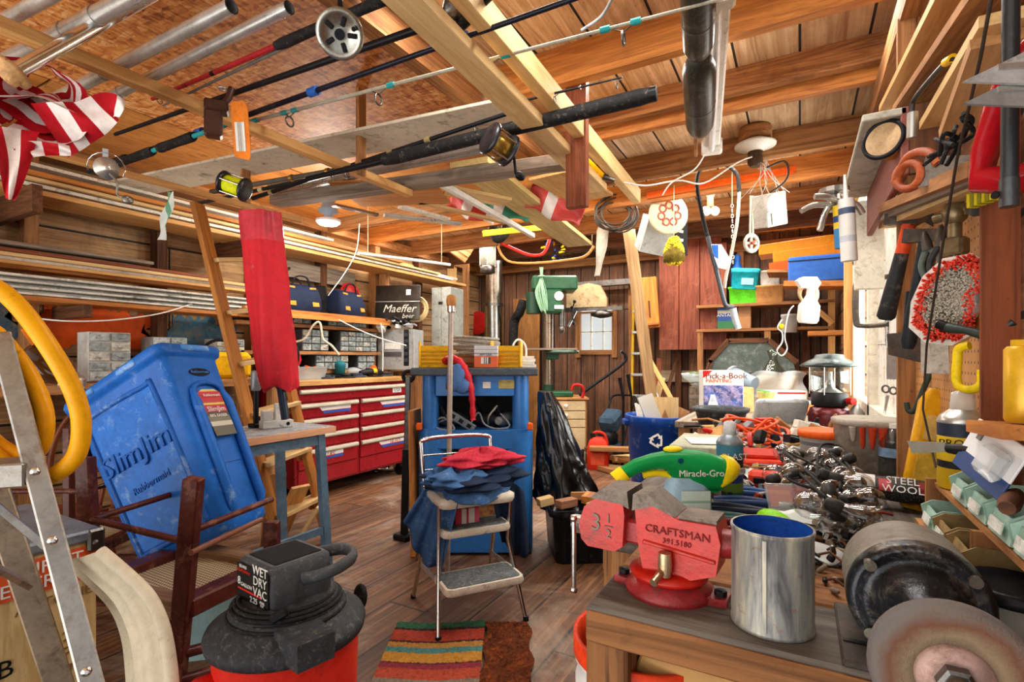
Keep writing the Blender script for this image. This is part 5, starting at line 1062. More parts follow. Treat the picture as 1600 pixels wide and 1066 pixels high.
# --- tan drawer cabinet with drill press
q = P(884, 722, 6.15); q.z = 0
t = T('drawer_cabinet', 'tan cabinet of small drawers with white knobs under the drill press', 'cabinet', q, (0, 0, FACE))
TANC = m('#c9b48c', .5, 0, .08, 6, .05)
part(t, 'carcass', MB().box((0, .25, .38), (.5, .5, .76), ch=.004), wood('#b8834a', '#85592c', .6)); part(t, 'top', MB().box((0, .24, .77), (.54, .54, .025), ch=.003), wood('#c08a50', '#8f6032', .6))
for i, (z0, z1) in enumerate(((.63, .74), (.53, .62), (.43, .52), (.02, .42))):
    for x0, x1 in (((-.23, .23),) if i < 3 else ((-.23, -.005), (.005, .23))):
        d_ = part(t, 'drawer' if i < 3 else 'door', MB().box(((x0+x1)/2, -.01, (z0+z1)/2), (x1-x0, .02, z1-z0), ch=.003), TANC)
        part(d_, 'knob', MB().lathe([(.008, 0), (.008, .012), (.02, .018), (.022, .028), (.012, .036)], c=((x0+x1)/2+(0 if i < 3 else .08*(1 if x0 < 0 else -1)), -.02, (z0+z1)/2+(.14 if i == 3 else 0)), rot=(90, 0, 0), n=14), WHT)
GRN = m('#24593a', .4, .1, .18, 7, .06, .2, '#16271c'); GRND = m('#1e4430', .45, .1, .2, 7, .06, .2, '#16271c')
b0 = q+Matrix.Rotation(YAW, 3, 'Z') @ V(-.19, .25, .783)
t = T('drill_press', 'green drill press with belt cover standing on the tan cabinet', 'drill press', b0, (0, 0, FACE), s=1.1)
part(t, 'base', MB().box((.08, -.05, .03), (.36, .3, .06), ch=.012), GRN); part(t, 'column', MB().cyl((0, 0, .05), (0, 0, 1.25), .055), m('#8a7a68', .3, .8))
part(t, 'column_collar', MB().cyl((0, 0, .05), (0, 0, .13), .06), GRND)
part(t, 'table', MB().lathe([(.05, .47), (.19, .48), (.19, .51), (.05, .51)], c=(.14, -.1, 0), n=28), m('#5a7264', .4, .5)); part(t, 'table_arm', MB().box((.04, -.04, .45), (.14, .12, .08), ch=.01), GRN)
part(t, 'work_board', MB().box((.02, -.1, .525), (.55, .3, .02)), GRYW)
part(t, 'head', MB().box((.04, -.05, 1.05), (.2, .3, .26), ch=.02), GRN); part(t, 'belt_cover', MB().box((.06, -.02, 1.25), (.5, .34, .16), ch=.02), GRN)
part(t, 'motor', MB().cyl((-.16, .05, .93), (-.16, .05, 1.17), .09), GRND); part(t, 'quill', MB().cyl((.14, -.1, .78), (.14, -.1, 1.0), .035), DSTEEL); part(t, 'chuck', MB().lathe([(.01, .7), (.03, .72), (.032, .77), (.02, .78)], c=(.14, -.1, 0), n=14), DSTEEL)
for k in range(3):
    a_ = R(120*k+20); part(t, 'feed_handle', MB().tube([(.25, -.1, .95), (.27, -.1+.13*math.cos(a_), .95+.13*math.sin(a_))], .008, 6).ell((.27, -.1+.14*math.cos(a_), .95+.14*math.sin(a_)), .02, n=10, k=6), BLK)
part(t, 'dial', MB().cyl((.1, -.205, 1.1), (.1, -.22, 1.1), .05), WHT); part(t, 'switch_plate', MB().box((.1, -.215, .98), (.1, .02, .04)), WHT)
b = MB()
for k in range(8):
    x = rnd(-.05, .05); b.tube(spline([(x*.4, -.2, 1.5), (x*.3, -.21, 1.38), (x*1.3, -.23+.01*k, 1.2), (x*.8+.03, -.24, .93+rnd(0, .06)), (x*1.2-.02, -.24, 1.2), (-x*.3, -.21, 1.38)], 6), .007, 6)
b.torus((0, -.21, 1.39), .03, .012, n=14)
solo('green_rope', 'hank of pale green rope hanging in front of the drill press motor', 'rope', b, m('#8fb795', .7, 0, .3, 40, .4), b0+Matrix.Rotation(YAW, 3, 'Z') @ V(-.1, -.05, .05), (0, 0, FACE))
# --- gas can, mower, recycling tub, ladder
t = T('gas_can', 'red plastic petrol can on the floor beside tan cabinet', 'can', (lambda p: V(p.x, p.y, 0))(P(935, 722, 5.85)), (0, 0, FACE-15))
GASR = m('#c8321e', .4, 0, .15, 6, .05)
b = MB(); rring(b, [(.11, .09, .03, 0), (.12, .1, .03, .02), (.12, .1, .03, .24), (.1, .085, .03, .32), (.05, .05, .02, .36)]); part(t, 'body', b, GASR); part(t, 'handle', MB().tube(spline([(-.06, 0, .34), (-.04, 0, .41), (.06, 0, .4), (.1, 0, .3)], 5), .016, 8), GASR); part(t, 'embossed_panel', MB().box((0, -.1, .13), (.15, .008, .14), ch=.003), m('#d8583a', .4)); part(t, 'cap', MB().cyl((-.06, 0, .35), (-.07, 0, .4), .03), BLK)
q = P(950, 690, 6.22); q.z = 0
t = T('lawn_mower', 'grey-blue lawn mower with black bar handle beyond the tan cabinet', 'lawn mower', q, (0, 0, FACE+50), s=.8)
part(t, 'deck', MB().prism([(-.3, -.2), (.3, -.22), (.36, 0), (.3, .22), (-.3, .2), (-.36, 0)], .14, (0, 0, .14), taper=.85), m('#4c6274', .4, .2)); part(t, 'engine', MB().lathe([(.12, .28), (.15, .3), (.15, .42), (.1, .47), (.05, .48)], n=20), BLK)
for x in (-.28, .28):
    for y in (-.24, .24): part(t, 'wheel', MB().torus((x, y, .12), .09, .03, (90, 0, 0)).lathe([(.03, -.03), (.07, -.02), (.07, .02), (.03, .03)], c=(x, y, .12), rot=(90, 0, 0)), BLKR)
b = MB(); b.tube(spline([V(.1, -.2, .3), V(.35, -.2, .75), V(.5, -.2, .95), V(.52, .0, .98), V(.5, .2, .95), V(.35, .2, .75), V(.1, .2, .3)], 6), .016, 8); part(t, 'handle_bar', b, BLK)
part(t, 'grass_bag', MB().box((.1, 0, .62), (.35, .3, .25), (0, -30, 0), ch=.05), m('#3f5668', .6, 0, .3, 10, .4)); 
solo('push_bar', 'long black angled bar rising to a hooked end beside yellow ladder', 'handle', MB().tube(hang([(905, 618, 6.0), (930, 600, 6.0), (965, 575, 6.0), (978, 562, 6.0), (975, 552, 6.0), (970, 549, 6.0)], 6), .018, 8), BLK)
solo('red_hoop', 'bright red plastic hoop standing on the drill press cabinet end', 'hoop', MB().tube(hang([(893, 610, 5.9), (897, 602, 5.9), (908, 603, 5.9), (912, 612, 5.9), (909, 622, 5.9)], 5), .018, 8), REDP)
t = T('yellow_ladder', 'yellow stepladder with metal rungs standing against back wall', 'ladder', (lambda p: V(p.x, p.y, 0))(P(1000, 640, 6.45)), (0, 0, 8))
for x in (-.11, .13): part(t, 'rail', MB().bar((x, 0, 0), (x*.75, .06, 2.1), .03, .07, up=V(0, 1, 0), ch=.003), m('#c9a22a', .5, 0, .15, 8, .1) if x < 0 else OLDW)
for k in range(7): part(t, 'rung', MB().box((.005, -.005+.006*k, .25+.265*k), (.26-.012*k, .08, .03), ch=.003), STEEL)
BRU = m('#16408c', .4, 0, .2, 5, .06, .15, '#6a88b0')
c_ = P(1031, 648, 4.15)
t = T('recycling_tub', 'round dark blue recycling tub with white arrows emblem', 'bin', V(c_.x, c_.y, 0), (0, 0, FACE))
part(t, 'tub', MB().lathe([(.2, .0), (.205, .02), (.24, .5), (.245, .51), (.25, .7), (.27, .72), (.275, .79), (.27, .8), (.255, .8), (.25, .7), (.2, .04), (.02, .03)], n=40), BRU)
for x in (-1, 1): part(t, 'grip', MB().box((x*.275, 0, .74), (.04, .12, .05), ch=.01), BRU)
for k in range(3):
    a_ = R(90+120*k); Mx = Matrix.Translation((-.1, -.262, .63)) @ rotM((80, 0, -22)) @ Matrix.Rotation(a_-pi/2, 4, 'Z')
    b = MB(Mx); b.prism([(-.035, .03), (.01, .055), (.03, .035), (.04, .045), (.042, .01), (.008, .018), (.018, .026), (.006, .036), (-.02, .02)], .003); part(t, 'arrow_emblem', b, WHT)
for i, (x, y, d_, rx, rz, w_, h_, mt) in enumerate(((1018, 640, 4.12, -18, FACE+30, .16, .24, clear('#d6d2c8', .5)), (1040, 640, 4.2, -10, FACE-20, .2, .2, PALEW), (1000, 645, 4.2, -14, FACE+60, .15, .14, WHT), (1055, 645, 4.2, -20, FACE, .2, .12, OLDW))):
    solo('discarded_sheet', 'thrown-away sheet in the blue recycling tub, %s' % ('clear one sticking up', 'pale board', 'white piece at left', 'brown piece at right')[i], 'scrap', MB().box((0, 0, -.02), (w_, .012, h_+.1)), mt, P(x, y, d_)-V(0, 0, .03), (rx, 12*(i-1), rz))
# lumber leaning at the back
for i, (x0, y0, x1, y1, d0, d1, w_, h_, mt) in enumerate(((978, 325, 1022, 650, 5.2, 5.5, .115, .045, wood('#b89468', '#85633f', .7, 22, .3, .4)), (1003, 540, 1062, 648, 6.1, 5.6, .05, .03, NEWW), (1058, 560, 1042, 612, 6.3, 6.2, .04, .02, DKW), (1030, 560, 1026, 640, 6.35, 6.2, .06, .02, REDW), (1035, 590, 1018, 650, 6.0, 5.8, .07, .02, PALEW))):
    solo('leaning_lumber', 'length of wood leaning at the back, %s' % ('tall pale two-by-four in front of yellow ladder', 'slanting stick right of the tall two-by-four', 'short dark slat below red-brown cupboard', 'reddish slat below red-brown cupboard', 'pale stick behind blue tub')[i], 'lumber', MB().bar(P(x0, y0, d0), (lambda a_, b_: a_+(b_-a_)*max(1, (a_.z-.01)/(a_.z-b_.z)))(P(x0, y0, d0), P(x1, y1, d1)), w_, h_, up=V(-sA, cA, 0), ch=.002), mt)
solo('metal_tube', 'shiny metal tube leaning behind the blue recycling tub', 'tube', MB().cyl(P(1012, 575, 6.0), (lambda a_, b_: a_+(b_-a_)*((a_.z-.01)/(a_.z-b_.z)))(P(1012, 575, 6.0), P(1034, 640, 5.7)), .02), STEEL)
for i in range(9):
    solo('firewood', 'short wood offcut in the heap on floor between ladder and gas can', 'offcut', MB().box((0, 0, .03), (rnd(.25, .5), .08, .05), ch=.003), (OLDW, PALEW, ORW, DKW)[i % 4], (lambda p: V(p.x, p.y, .002+.055*(i//2)))(P(945+8*i % 55, 700, 5.7+.1*(i % 4))), (rnd(-6, 6), 0, rnd(-40, 60)), group='offcuts on the floor by the gas can')
for i, (x, y0, y1, d_) in enumerate(((972, 590, 640, 5.9), (985, 585, 640, 6.0))):
    q = P(x, 690, d_); q.z = .0; solo('garden_tool', 'black rubber-gripped tool handle standing by gas can, %s' % ('nearer the tan cabinet', 'nearer the ladder')[i], 'tool', MB().tube([q, P(x+2, (y0+y1)/2+10, d_), P(x-4, y0, d_)], [.014, .014, .022], 8), BLK)
# --- corner: stove pipe, lantern, grey cabinet, engraved plate
q = P(772, 560, 6.9)
t = T('stove_pipe', 'shiny metal stove pipe standing in far corner left of the drill press', 'pipe', V(q.x, q.y, 0))
part(t, 'lower_pipe', MB().cyl((0, 0, 0), (0, 0, 1.97), .125, n=28), m('#a9a8a0', .22, 1, .2, 5, .03)); part(t, 'upper_pipe', MB().cyl((0, 0, 1.95), (0, 0, 2.66), .11, n=28), m('#8d8578', .3, 1, .3, 6, .05)); part(t, 'seam_collar', MB().cyl((0, 0, 1.94), (0, 0, 1.98), .13, n=28), DSTEEL)
q = P(762, 428, 6.2)
t = T('glass_lantern', 'hanging lantern with round glass in front of the stove pipe', 'lantern', q)
part(t, 'glass', MB().lathe([(.07, .1), (.1, .14), (.1, .3), (.08, .34)], n=20), clear('#c9c6b4', .35)); part(t, 'base', MB().lathe([(.06, 0), (.09, .01), (.09, .08), (.07, .1)], n=20), DSTEEL); part(t, 'cap', MB().lathe([(.08, .34), (.1, .36), (.06, .4), (.02, .42)], n=20), BLK)
for k in range(6): part(t, 'guard_wire', MB().tube([(.105*math.cos(k*1.047), .105*math.sin(k*1.047), z) for z in (.09, .2, .35)], .005, 5), STEEL)
part(t, 'bail', MB().tube(spline([(-.1, 0, .34), (-.08, 0, .46), (0, 0, .52), (.08, 0, .46), (.1, 0, .34)], 5), .005, 6), STEEL)
q = P(690, 545, 6.0)
t = T('grey_wall_cabinet', 'narrow grey double-door metal cabinet standing at shelf corner', 'cabinet', q+V(0, 0, -.02), (0, 0, FACE-25))
GRC = m('#a3a69e', .5, .1, .15, 6, .1, .3, '#5c574c')
part(t, 'body', MB().box((0, .14, .37), (.26, .28, .72), ch=.006), m('#7d8078', .5, .1, .2, 6, .1, .3)); part(t, 'door', MB().box((-.065, -.008, .37), (.125, .016, .72), ch=.004), GRC); part(t, 'door', MB().box((.065, -.008, .37), (.125, .016, .72), ch=.004), GRC); part(t, 'latch', MB().box((0, -.02, .55), (.06, .012, .03), ch=.003), DSTEEL)
solo('cabinet_stand', 'rough plywood stand under the narrow grey cabinet', 'stand', MB().box((0, .14, -.6), (.34, .36, 1.14)).box((0, .12, -.01), (.5, .5, .02)), OLDW, q+V(0, 0, -.04), (0, 0, FACE-25))
q = P(620, 500, 5.55)
t = T('engraved_plate', 'dark steel plate engraved with script lettering at the shelf corner', 'plate', q, (-6, 0, FACE-8))
part(t, 'plate', MB().box((0, .01, .19), (.5, .02, .38), ch=.004), m('#4a4742', .2, .85, .35, 4, .05)); part(t, 'fold', MB().box((0, -.003, .2), (.5, .006, .006)), STEEL)
txt(t, 'Maeffer', .12, (.02, -.003, .12), (90, 0, 0), m('#c9c2b4', .4), shear=.3); txt(t, 'beer', .07, (.12, -.003, .04), (90, 0, 0), m('#c9c2b4', .4), shear=.3); part(t, 'sticker', MB().box((.12, -.003, .3), (.05, .003, .06)), WHT)
t = T('metal_file_box', 'grey sheet metal box below the engraved plate at chest corner', 'cabinet', P(618, 578, 5.62), (0, 0, FACE-10))
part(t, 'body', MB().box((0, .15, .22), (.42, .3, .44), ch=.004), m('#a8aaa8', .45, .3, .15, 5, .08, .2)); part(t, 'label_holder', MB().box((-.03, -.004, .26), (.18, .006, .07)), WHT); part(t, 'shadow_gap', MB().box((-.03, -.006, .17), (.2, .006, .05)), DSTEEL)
solo('corner_cupboard', 'plain wooden cupboard base in far left corner behind chest', 'cupboard', MB().box((.06, .34, .55), (.34, .28, 1.1), ch=.004), OLDW, (lambda p: V(p.x, p.y, 0))(P(618, 578, 5.6)), (0, 0, FACE-10))
solo('paper_heap', 'heap of papers and packets on the grey box below engraved plate', 'papers', heap((0, 0, 0), (.18, .1, .07), 26, [0, 1, 2], sz=(.03, .09), seed=11), [WHT, m('#b9bcc4'), BLK], P(618, 512, 5.6)+V(0, 0, -.0), (0, 0, FACE), kind='stuff')
b = MB()
for k in range(4): b.torus((0, 0, 0), .1+.012*k, .008, (80+4*k, 10*k, 20), n=24)
solo('wire_coil', 'coil of tan wire hung beside narrow grey cabinet', 'wire', b, m('#c2ab7c'), P(650, 483, 5.6))
t = T('power_bar', 'dark upright power bar with sockets in front of the corner boxes', 'power strip', P(635, 572, 5.4), (0, 0, FACE))
part(t, 'housing', MB().box((0, 0, .19), (.05, .04, .38), ch=.004), BLK)
for k in range(5): part(t, 'plug', MB().box((0, -.03, .06+.065*k), (.035, .03, .035), ch=.004), m('#33363c', .5))
solo('circular_saw_disc', 'red circular saw blade leaning left of the stove pipe', 'saw blade', MB().lathe([(.01, -.004), (.17, -.004), (.18, 0), (.17, .004), (.01, .004)], n=36), REDP, PY(746, 505, YB-.14), (86, 0, 0))
for i, (x, y0, y1, w_) in enumerate(((706, 420, 560, .12), (728, 400, 560, .09), (722, 435, 450, .3))):
    if i < 2: solo('corner_stud', 'pale board standing in far corner, %s' % ('beside narrow grey cabinet', 'beside stove pipe')[i], 'board', MB().bar(V(P(x, y1, 7).x, P(x, y1, 7).y, 0), P(x, y0, 7), w_, .03, up=V(-sA, cA, 0)), OLDW if i else PALEW)
solo('wooden_lattice', 'folded wooden lattice hanging in the far corner above grey cabinet', 'lattice', MB().box((0, 0, 0), (.35, .02, .2)).box((0, -.02, 0), (.35, .015, .03)).box((0, -.02, .07), (.35, .015, .03)).box((0, -.02, -.07), (.35, .015, .03)), OLDW, P(715, 388, 6.3), (10, 35, FACE))
solo('black_pipe_elbow', 'black pipe elbow standing between stove pipe and drill press', 'pipe', MB().tube(spline([V(P(800, 560, 6.8).x, P(800, 560, 6.8).y, 0), P(802, 530, 6.8), P(805, 500, 6.8), P(812, 488, 6.7), P(818, 470, 6.7)], 6), .06, 12), BLKR)
solo('plywood_sheet', 'tall orange-brown plywood panel against back wall behind drill press', 'panel', MB().box((0, 0, 1.05), (.42, .02, 2.1)), wood('#b07840', '#7c5028', .7, 6, .3, .5), (lambda p: V(p.x, YB-.07-.05, 0))(PY(822, 520, YB-.1)), (-1, 0, 0))
# engine-like tan cover hung over window
q = PY(915, 480, 6.25)
t = T('machine_cover', 'tan rounded cover with fittings on steel arm above back window', 'cover', q, (0, 0, 8))
part(t, 'shell', MB().prism([(-.24, -.02), (.28, -.02), (.28, .1), (.2, .26), (.05, .3), (-.24, .24)], .1, (0, .05, 0), (90, 0, 0)), m('#bda27a', .6, 0, .15, 5, .1, .3)); part(t, 'steel_arm', MB().box((.1, -.02, -.03), (.75, .06, .05)), DSTEEL); part(t, 'round_fitting', MB().lathe([(.03, -.16), (.13, -.13), (.14, -.09), (.05, -.05)], c=(.22, -.06, 0), n=22), DSTEEL); part(t, 'bracket', MB().bar((-.1, -.1, -.05), (-.2, -.1, -.25), .03, .03), DSTEEL)
solo('steel_beam', 'grey steel shelf beam across the back wall over machine cover', 'beam', MB().box((0, 0, 0), (1.15, .1, .07)), DSTEEL, PY(945, 443, 6.4))
# red-brown cupboard door on back wall
q = PY(1078, 548, 6.3)
t = T('wall_cupboard', 'worn red-brown plank cupboard on the back wall', 'cupboard', q, (0, 0, 0))
RBW = wood('#8a4a34', '#5f2c1e', .6, 10, .3, .45, '#c0826a', .9)
part(t, 'carcass', MB().box((0, .13, .66), (.68, .22, 1.28)), DKW)
for i in range(3): part(t, 'door_plank', MB().box((-.24+.235*i, 0, .66), (.228, .03, 1.3), ch=.003), RBW)
part(t, 'side_panel', MB().box((.37, .1, .62), (.06, .24, 1.2)), RBW)
part(t, 'crate_on_top', MB().box((.06, .1, 1.36), (.5, .2, .1)), GREYP)
# ================= hanging things and shelves at the back right
q = P(1030, 350, 4.4)
t = T('vent_box', 'grey plastic box with ornate round cream grille hanging from a joist', 'vent', q, (28, 10, FACE+6))
part(t, 'box', MB().prism([(-.12, -.16), (.1, -.16), (.13, .12), (-.13, .12)], .2, (0, .1, -.08), (90, 0, 0)), m('#9a9a96', .4, 0, .15, 6, .06, .2, '#5a5248'))
part(t, 'round_grille', MB().lathe([(.02, 0), (.13, 0), (.16, .01), (.165, .03), (.15, .05), (.02, .05)], c=(0, -.12, .1), rot=(65, 0, 0), n=36), m('#d9cba8', .5, 0, .1, 6, .05, .3, '#8a6a4a'))
for k in range(7):
    a_ = k*.9; part(t, 'grille_scroll', MB(Matrix.Translation((0, -.12, .1)) @ rotM((65, 0, 0))).torus((.07*math.cos(a_), .07*math.sin(a_), .052), .028, .007, n=16, k=6), m('#a0584a', .6))
b = MB(); b.cyl(P(1030, 320, 4.4), P(1032, 285, 4.4)+V(0, 0, .25), .004); solo('hanging_twine', 'string holding up the ornate vent box', 'string', b, CORK)
q = P(1053, 415, 4.0)
t = T('net_bag', 'yellow net bag with lumpy contents hanging by green string', 'bag', q)
b = MB()
for k in range(150):
    z = random.random(); r = .1*math.sin(pi*(.18+.75*(1-z)))**.7*(1-.55*z); a_ = rnd(0, 6.28); b.torus((r*math.cos(a_), r*.8*math.sin(a_), .01+.2*z), .012, .005, (rnd(60, 120), rnd(-40, 40), math.degrees(a_)+90), n=8, k=4)
part(t, 'netting', b, m('#e6c42e', .5)); part(t, 'contents', MB().lathe([(.01, .01), (.08, .03), (.085, .08), (.05, .15), (.02, .2)], n=16), m('#6b5a1c', .8, 0, .5, 30, .5)); part(t, 'hanging_string', MB().cyl((0, 0, .2), (0, 0, .62), .003), m('#9fc0a0'))
solo('toothed_strip', 'black strip with white notches hanging behind the yellow net bag', 'strip', sum_ if False else (lambda b: [b.box((0, 0, 0), (.085, .015, .42)), setattr(b, 'm', 1)] and [b.box((-.02, -.01, .15-.075*k), (.05, .006, .022), (0, 12, 0)) for k in range(5)] and b)(MB()), [BLK, WHT], P(1066, 362, 4.5), (0, 0, FACE))
# hose wand
t = T('hose_wand', 'black looped hose wand with blue and white trigger grip, hanging', 'hose wand', P(1148, 512, 3.6), world=True)
part(t, 'hose', MB().tube(hang([(1108, 380, 3.6), (1096, 330, 3.6), (1089, 285, 3.6), (1098, 262, 3.6), (1125, 255, 3.6), (1150, 270, 3.6), (1155, 300, 3.6)], 6), .014, 8), BLKR)
part(t, 'white_hose', MB().tube(hang([(1155, 300, 3.6), (1152, 345, 3.6), (1144, 390, 3.6), (1135, 430, 3.6), (1132, 450, 3.62)], 6), .011, 8), m('#c9b8a8', .5)); part(t, 'wand', MB().tube(hang([(1106, 370, 3.6), (1112, 395, 3.58), (1120, 425, 3.58), (1130, 465, 3.58), (1135, 478, 3.58), (1146, 480, 3.58)], 5), .016, 10), m('#4a4e55', .35, .4)); part(t, 'grip', MB().tube([P(1145, 482, 3.57), P(1149, 500, 3.57), P(1154, 514, 3.57)], [.024, .022, .02], 10), m('#b9c2ca', .4)); part(t, 'trigger_tag', MB().prism([(-.05, .1), (.02, .1), (.09, -.02), (.05, -.07), (.0, -.06), (-.03, .02)], .008, P(1122, 405, 3.54), (90, 0, FACE)), m('#dfe3e8', .4)); part(t, 'blue_label', MB().prism([(-.045, .095), (.0, .095), (-.0, .0), (-.03, .02)], .004, P(1122, 405, 3.52), (90, 0, FACE)), BLUEW)
t = T('pulley', 'pale pulley wheel with red bolt hanging on twin cords', 'pulley', P(1174, 380, 3.5), (90, 0, FACE+8))
part(t, 'rim', MB().torus((0, 0, 0), .055, .013, n=26, sx=.85), m('#b9b4a6', .5)); part(t, 'spokes', MB().bar((-.045, 0, 0), (.045, 0, 0), .014, .012).bar((0, -.055, 0), (0, .055, 0), .014, .012), m('#b9b4a6', .5)); part(t, 'bolt', MB().cyl((0, .0, -.03), (0, 0, .03), .012), m('#b0482a', .4)); part(t, 'cord', MB().cyl((-.01, .05, 0), (-.005, .32, 0), .006).cyl((.012, .05, 0), (.01, .32, 0), .006), m('#d0c4ae'))
b = MB()
for k in range(12): b.torus(P(1144+.1*k, 322+8*k, 3.7), .012, .004, (90, 0, 90*(k % 2)), n=10, k=5, sx=.7)
o = solo('steel_chain', 'short steel chain hanging between hose wand and pulley', 'chain', b, STEEL); hangwire(o, 1144, 320, 3.7)
t = T('caster_pair', 'pair of white plastic wheels hanging from the joist by metal bracket', 'wheels', P(1110, 330, 4.2), (0, 0, FACE))
for x in (-.035, .035): part(t, 'wheel', MB().torus((x, 0, 0), .028, .012, (90, 0, 0), n=18).cyl((x, -.012, 0), (x, .012, 0), .012), WHT)
part(t, 'bracket', MB().box((0, 0, .08), (.05, .03, .1), ch=.008).torus((0, 0, .14), .03, .008, (90, 0, 0)), m('#b59a5a', .4, .6))
solo('red_strip', 'long orange-red plastic strip fixed along the back joist', 'strip', MB().box((0, 0, 0), (1.05, .012, .05)), ORNG, (-.55, 4.16, 2.57), (0, -1.5, 0))
# cable coil and grey sack left of tall two-by-four, hoses above drill press
b = MB(); q = P(962, 335, 4.3)
for k in range(8): b.torus(q+V(rnd(-.03, .03), 0, rnd(-.02, .02)), .13+rnd(-.03, .03), .007, (80+rnd(-15, 15), 0, FACE+rnd(-20, 20)), n=30, k=6, sx=1.15)
solo('cable_coil', 'coil of dark and pale cables hung under the wide pale battens', 'cable', b, m('#3f362e', .5))
b = MB(); b.rings([[P(938+sx+ (7+3*math.sin(v*5))*math.cos(a_), y, 5.0)+V(-sA, cA, 0)*.05*math.sin(a_) for a_ in [2*pi*j/20 for j in range(20)]] for v, y, sx in ((0, 348, 6), (.2, 360, 4), (.5, 385, 2), (.8, 415, -2), (1, 432, -5))])
o = solo('cloth_sleeve', 'limp grey cloth sleeve hanging above back window', 'cloth', b, m('#a9a294', .8, 0, .2, 10, .4)); hangwire(o, 943, 352, 5.0)
b = MB(); b.tube(hang([(778, 385, 5.6), (785, 400, 5.6), (800, 410, 5.6), (840, 411, 5.5), (890, 406, 5.4), (915, 400, 5.3), (928, 385, 5.3)], 6), .014, 8)
o = solo('tan_hose', 'tan hose looping below ceiling over the drill press', 'hose', b, m('#c48a4a', .5)); hangwire(o, 780, 388, 5.6); hangwire(o, 925, 388, 5.3)
b = MB(); b.tube(hang([(776, 376, 5.7), (800, 388, 5.7), (830, 399, 5.6), (850, 395, 5.6), (860, 370, 5.6)], 6), .018, 8)
o = solo('red_hose', 'short red hose looping under ceiling beside lantern', 'hose', b, m('#d2322a', .4)); hangwire(o, 777, 376, 5.7)
for i, (x, y, c, lab) in enumerate(((738, 325, '#c93a34', 'red and white'), (790, 320, '#2f8a70', 'teal spotted'), (868, 322, '#cf4a44', 'pinkish red'))):
    solo('tied_rag', '%s rag stuffed above boards over the lantern' % lab, 'rag', MB().sheet(lambda u, v: (-.2+.4*u, .03*math.sin(7*u+5*v), -.08+.16*v+.02*math.sin(9*u)), 16, 8), bands([(0, c), (.3, '#e6e0da'), (.5, c), (.8, '#e6e0da' if i == 0 else c)], 0, -.2, .2), P(x, y, 4.2-.3*i), (10, 20, FACE), thick=.01)
solo('cord_bundle', 'dark bundle of blue and yellow cord hanging behind the drill press', 'cord', heap((0, 0, 0), (.12, .08, .35), 40, [0, 1, 2], sz=(.02, .05), seed=9), [m('#1e2a5c'), BLK, YELL], P(870, 412, 5.9), kind='stuff')
o = solo('yellow_strip', 'bright yellow strip lying under ceiling behind the white pole', 'strip', MB().bar(P(755, 365, 4.6), P(852, 355, 4.9), .03, .05), m('#d6d21e', .4)); hangwire(o, 800, 360, 4.74); hangwire(o, 846, 356, 4.88)
o = solo('hanging_straps', 'pair of black straps hanging under the ceiling beside lantern', 'straps', MB().tube(hang([(770, 345, 5), (772, 360, 5), (778, 373, 5), (790, 362, 5), (792, 345, 5)], 5), .05, 10), BLKR); hangwire(o, 770, 346, 5)
t = T('pine_box', 'orange pine wall box hanging between leaning two-by-four and cupboard', 'box', P(1014, 510, 6.1), (0, -4, FACE-20))
part(t, 'box', MB().box((0, .06, .28), (.24, .12, .6), ch=.004), wood('#d0843a', '#a35f24', .5)); part(t, 'slot', MB().box((.02, -.002, .2), (.02, .006, .2)), DKW); part(t, 'front_lip', MB().box((0, -.03, .02), (.24, .08, .03), ch=.004), ORW)
# shelves in the right back corner
t = T('corner_shelves', 'rough wood shelves in far right corner holding tubs and trays', 'shelves', (-.55, 6.3, 0))
for z, x0, x1 in ((1.83, -1.02, .3), (1.56, -1.02, .3), (1.1, -.75, .3)): part(t, 'shelf_board', MB().bar((x0+.55, 0, z), (x1+.55, 0, z), .4, .03), OLDW)
for x in (-.98, -.3, .28): part(t, 'upright', MB().bar((x+.55, -.17, 0), (x+.55, -.17, 2.1 if x > 0 else 1.55), .06, .04, up=V(0, 1, 0)), NEWW if x > 0 else OLDW)
part(t, 'brace', MB().bar((.62, -.19, 1.83), (.84, -.19, 1.6), .04, .05), NEWW)
def tub(label, px, py0, py1, w_, c, Y=6.2, dp=.18, name='plastic_tub', rz=0, ry=0, flare=1.12, lid=None, z=None):
    q = PY(px, py1, Y); 
    if z: q.z = z
    d = q.y*cA-q.x*sA; h_ = (py1-py0)*d/F; w_ = w_*d/F
    t = T(name, label, 'tub', q, (0, ry, rz)); b = MB(); k = flare
    rring(b, [(w_/2/k, dp/2/k, .02, 0), (w_/2/k*1.02, dp/2/k*1.02, .02, .01), (w_/2*.97, dp/2*.97, .02, h_*.88), (w_/2*1.03, dp/2*1.04, .02, h_*.9), (w_/2*1.03, dp/2*1.04, .02, h_), (w_/2*.93, dp/2*.92, .02, h_), (w_/2/k*.9, dp/2/k*.9, .02, .02)])
    part(t, 'body', b, c)
    if lid: 
        b = MB(); rring(b, [(w_/2*1.05, dp/2*1.06, .02, h_), (w_/2*1.05, dp/2*1.06, .02, h_+.02), (w_/2*.9, dp/2*.9, .02, h_+.028)]); part(t, 'lid', b, lid)
    return t
tub('lime green plastic basket on corner shelf below the teal tub', 1163, 447, 473, 44, m('#5fd02a', .4), z=1.847)
t = tub('teal plastic tub with lid and white label tilted in the green basket', 1163, 421, 449, 40, m('#1e9fae', .35), ry=6, lid=m('#2ab0bc', .35), z=2.0, Y=6.18); part(t, 'label', MB().box((.03, -.095, .08), (.12, .003, .07)), m('#8fd2d6', .4))
tub('white translucent bucket on corner shelf right of teal tub', 1204, 424, 448, 30, m('#d9d8d0', .3), z=2.02, Y=6.22, dp=.2)
tub('tan cardboard basket under white bucket on corner shelf', 1203, 449, 475, 42, m('#c08a52', .7), z=1.847, dp=.2)
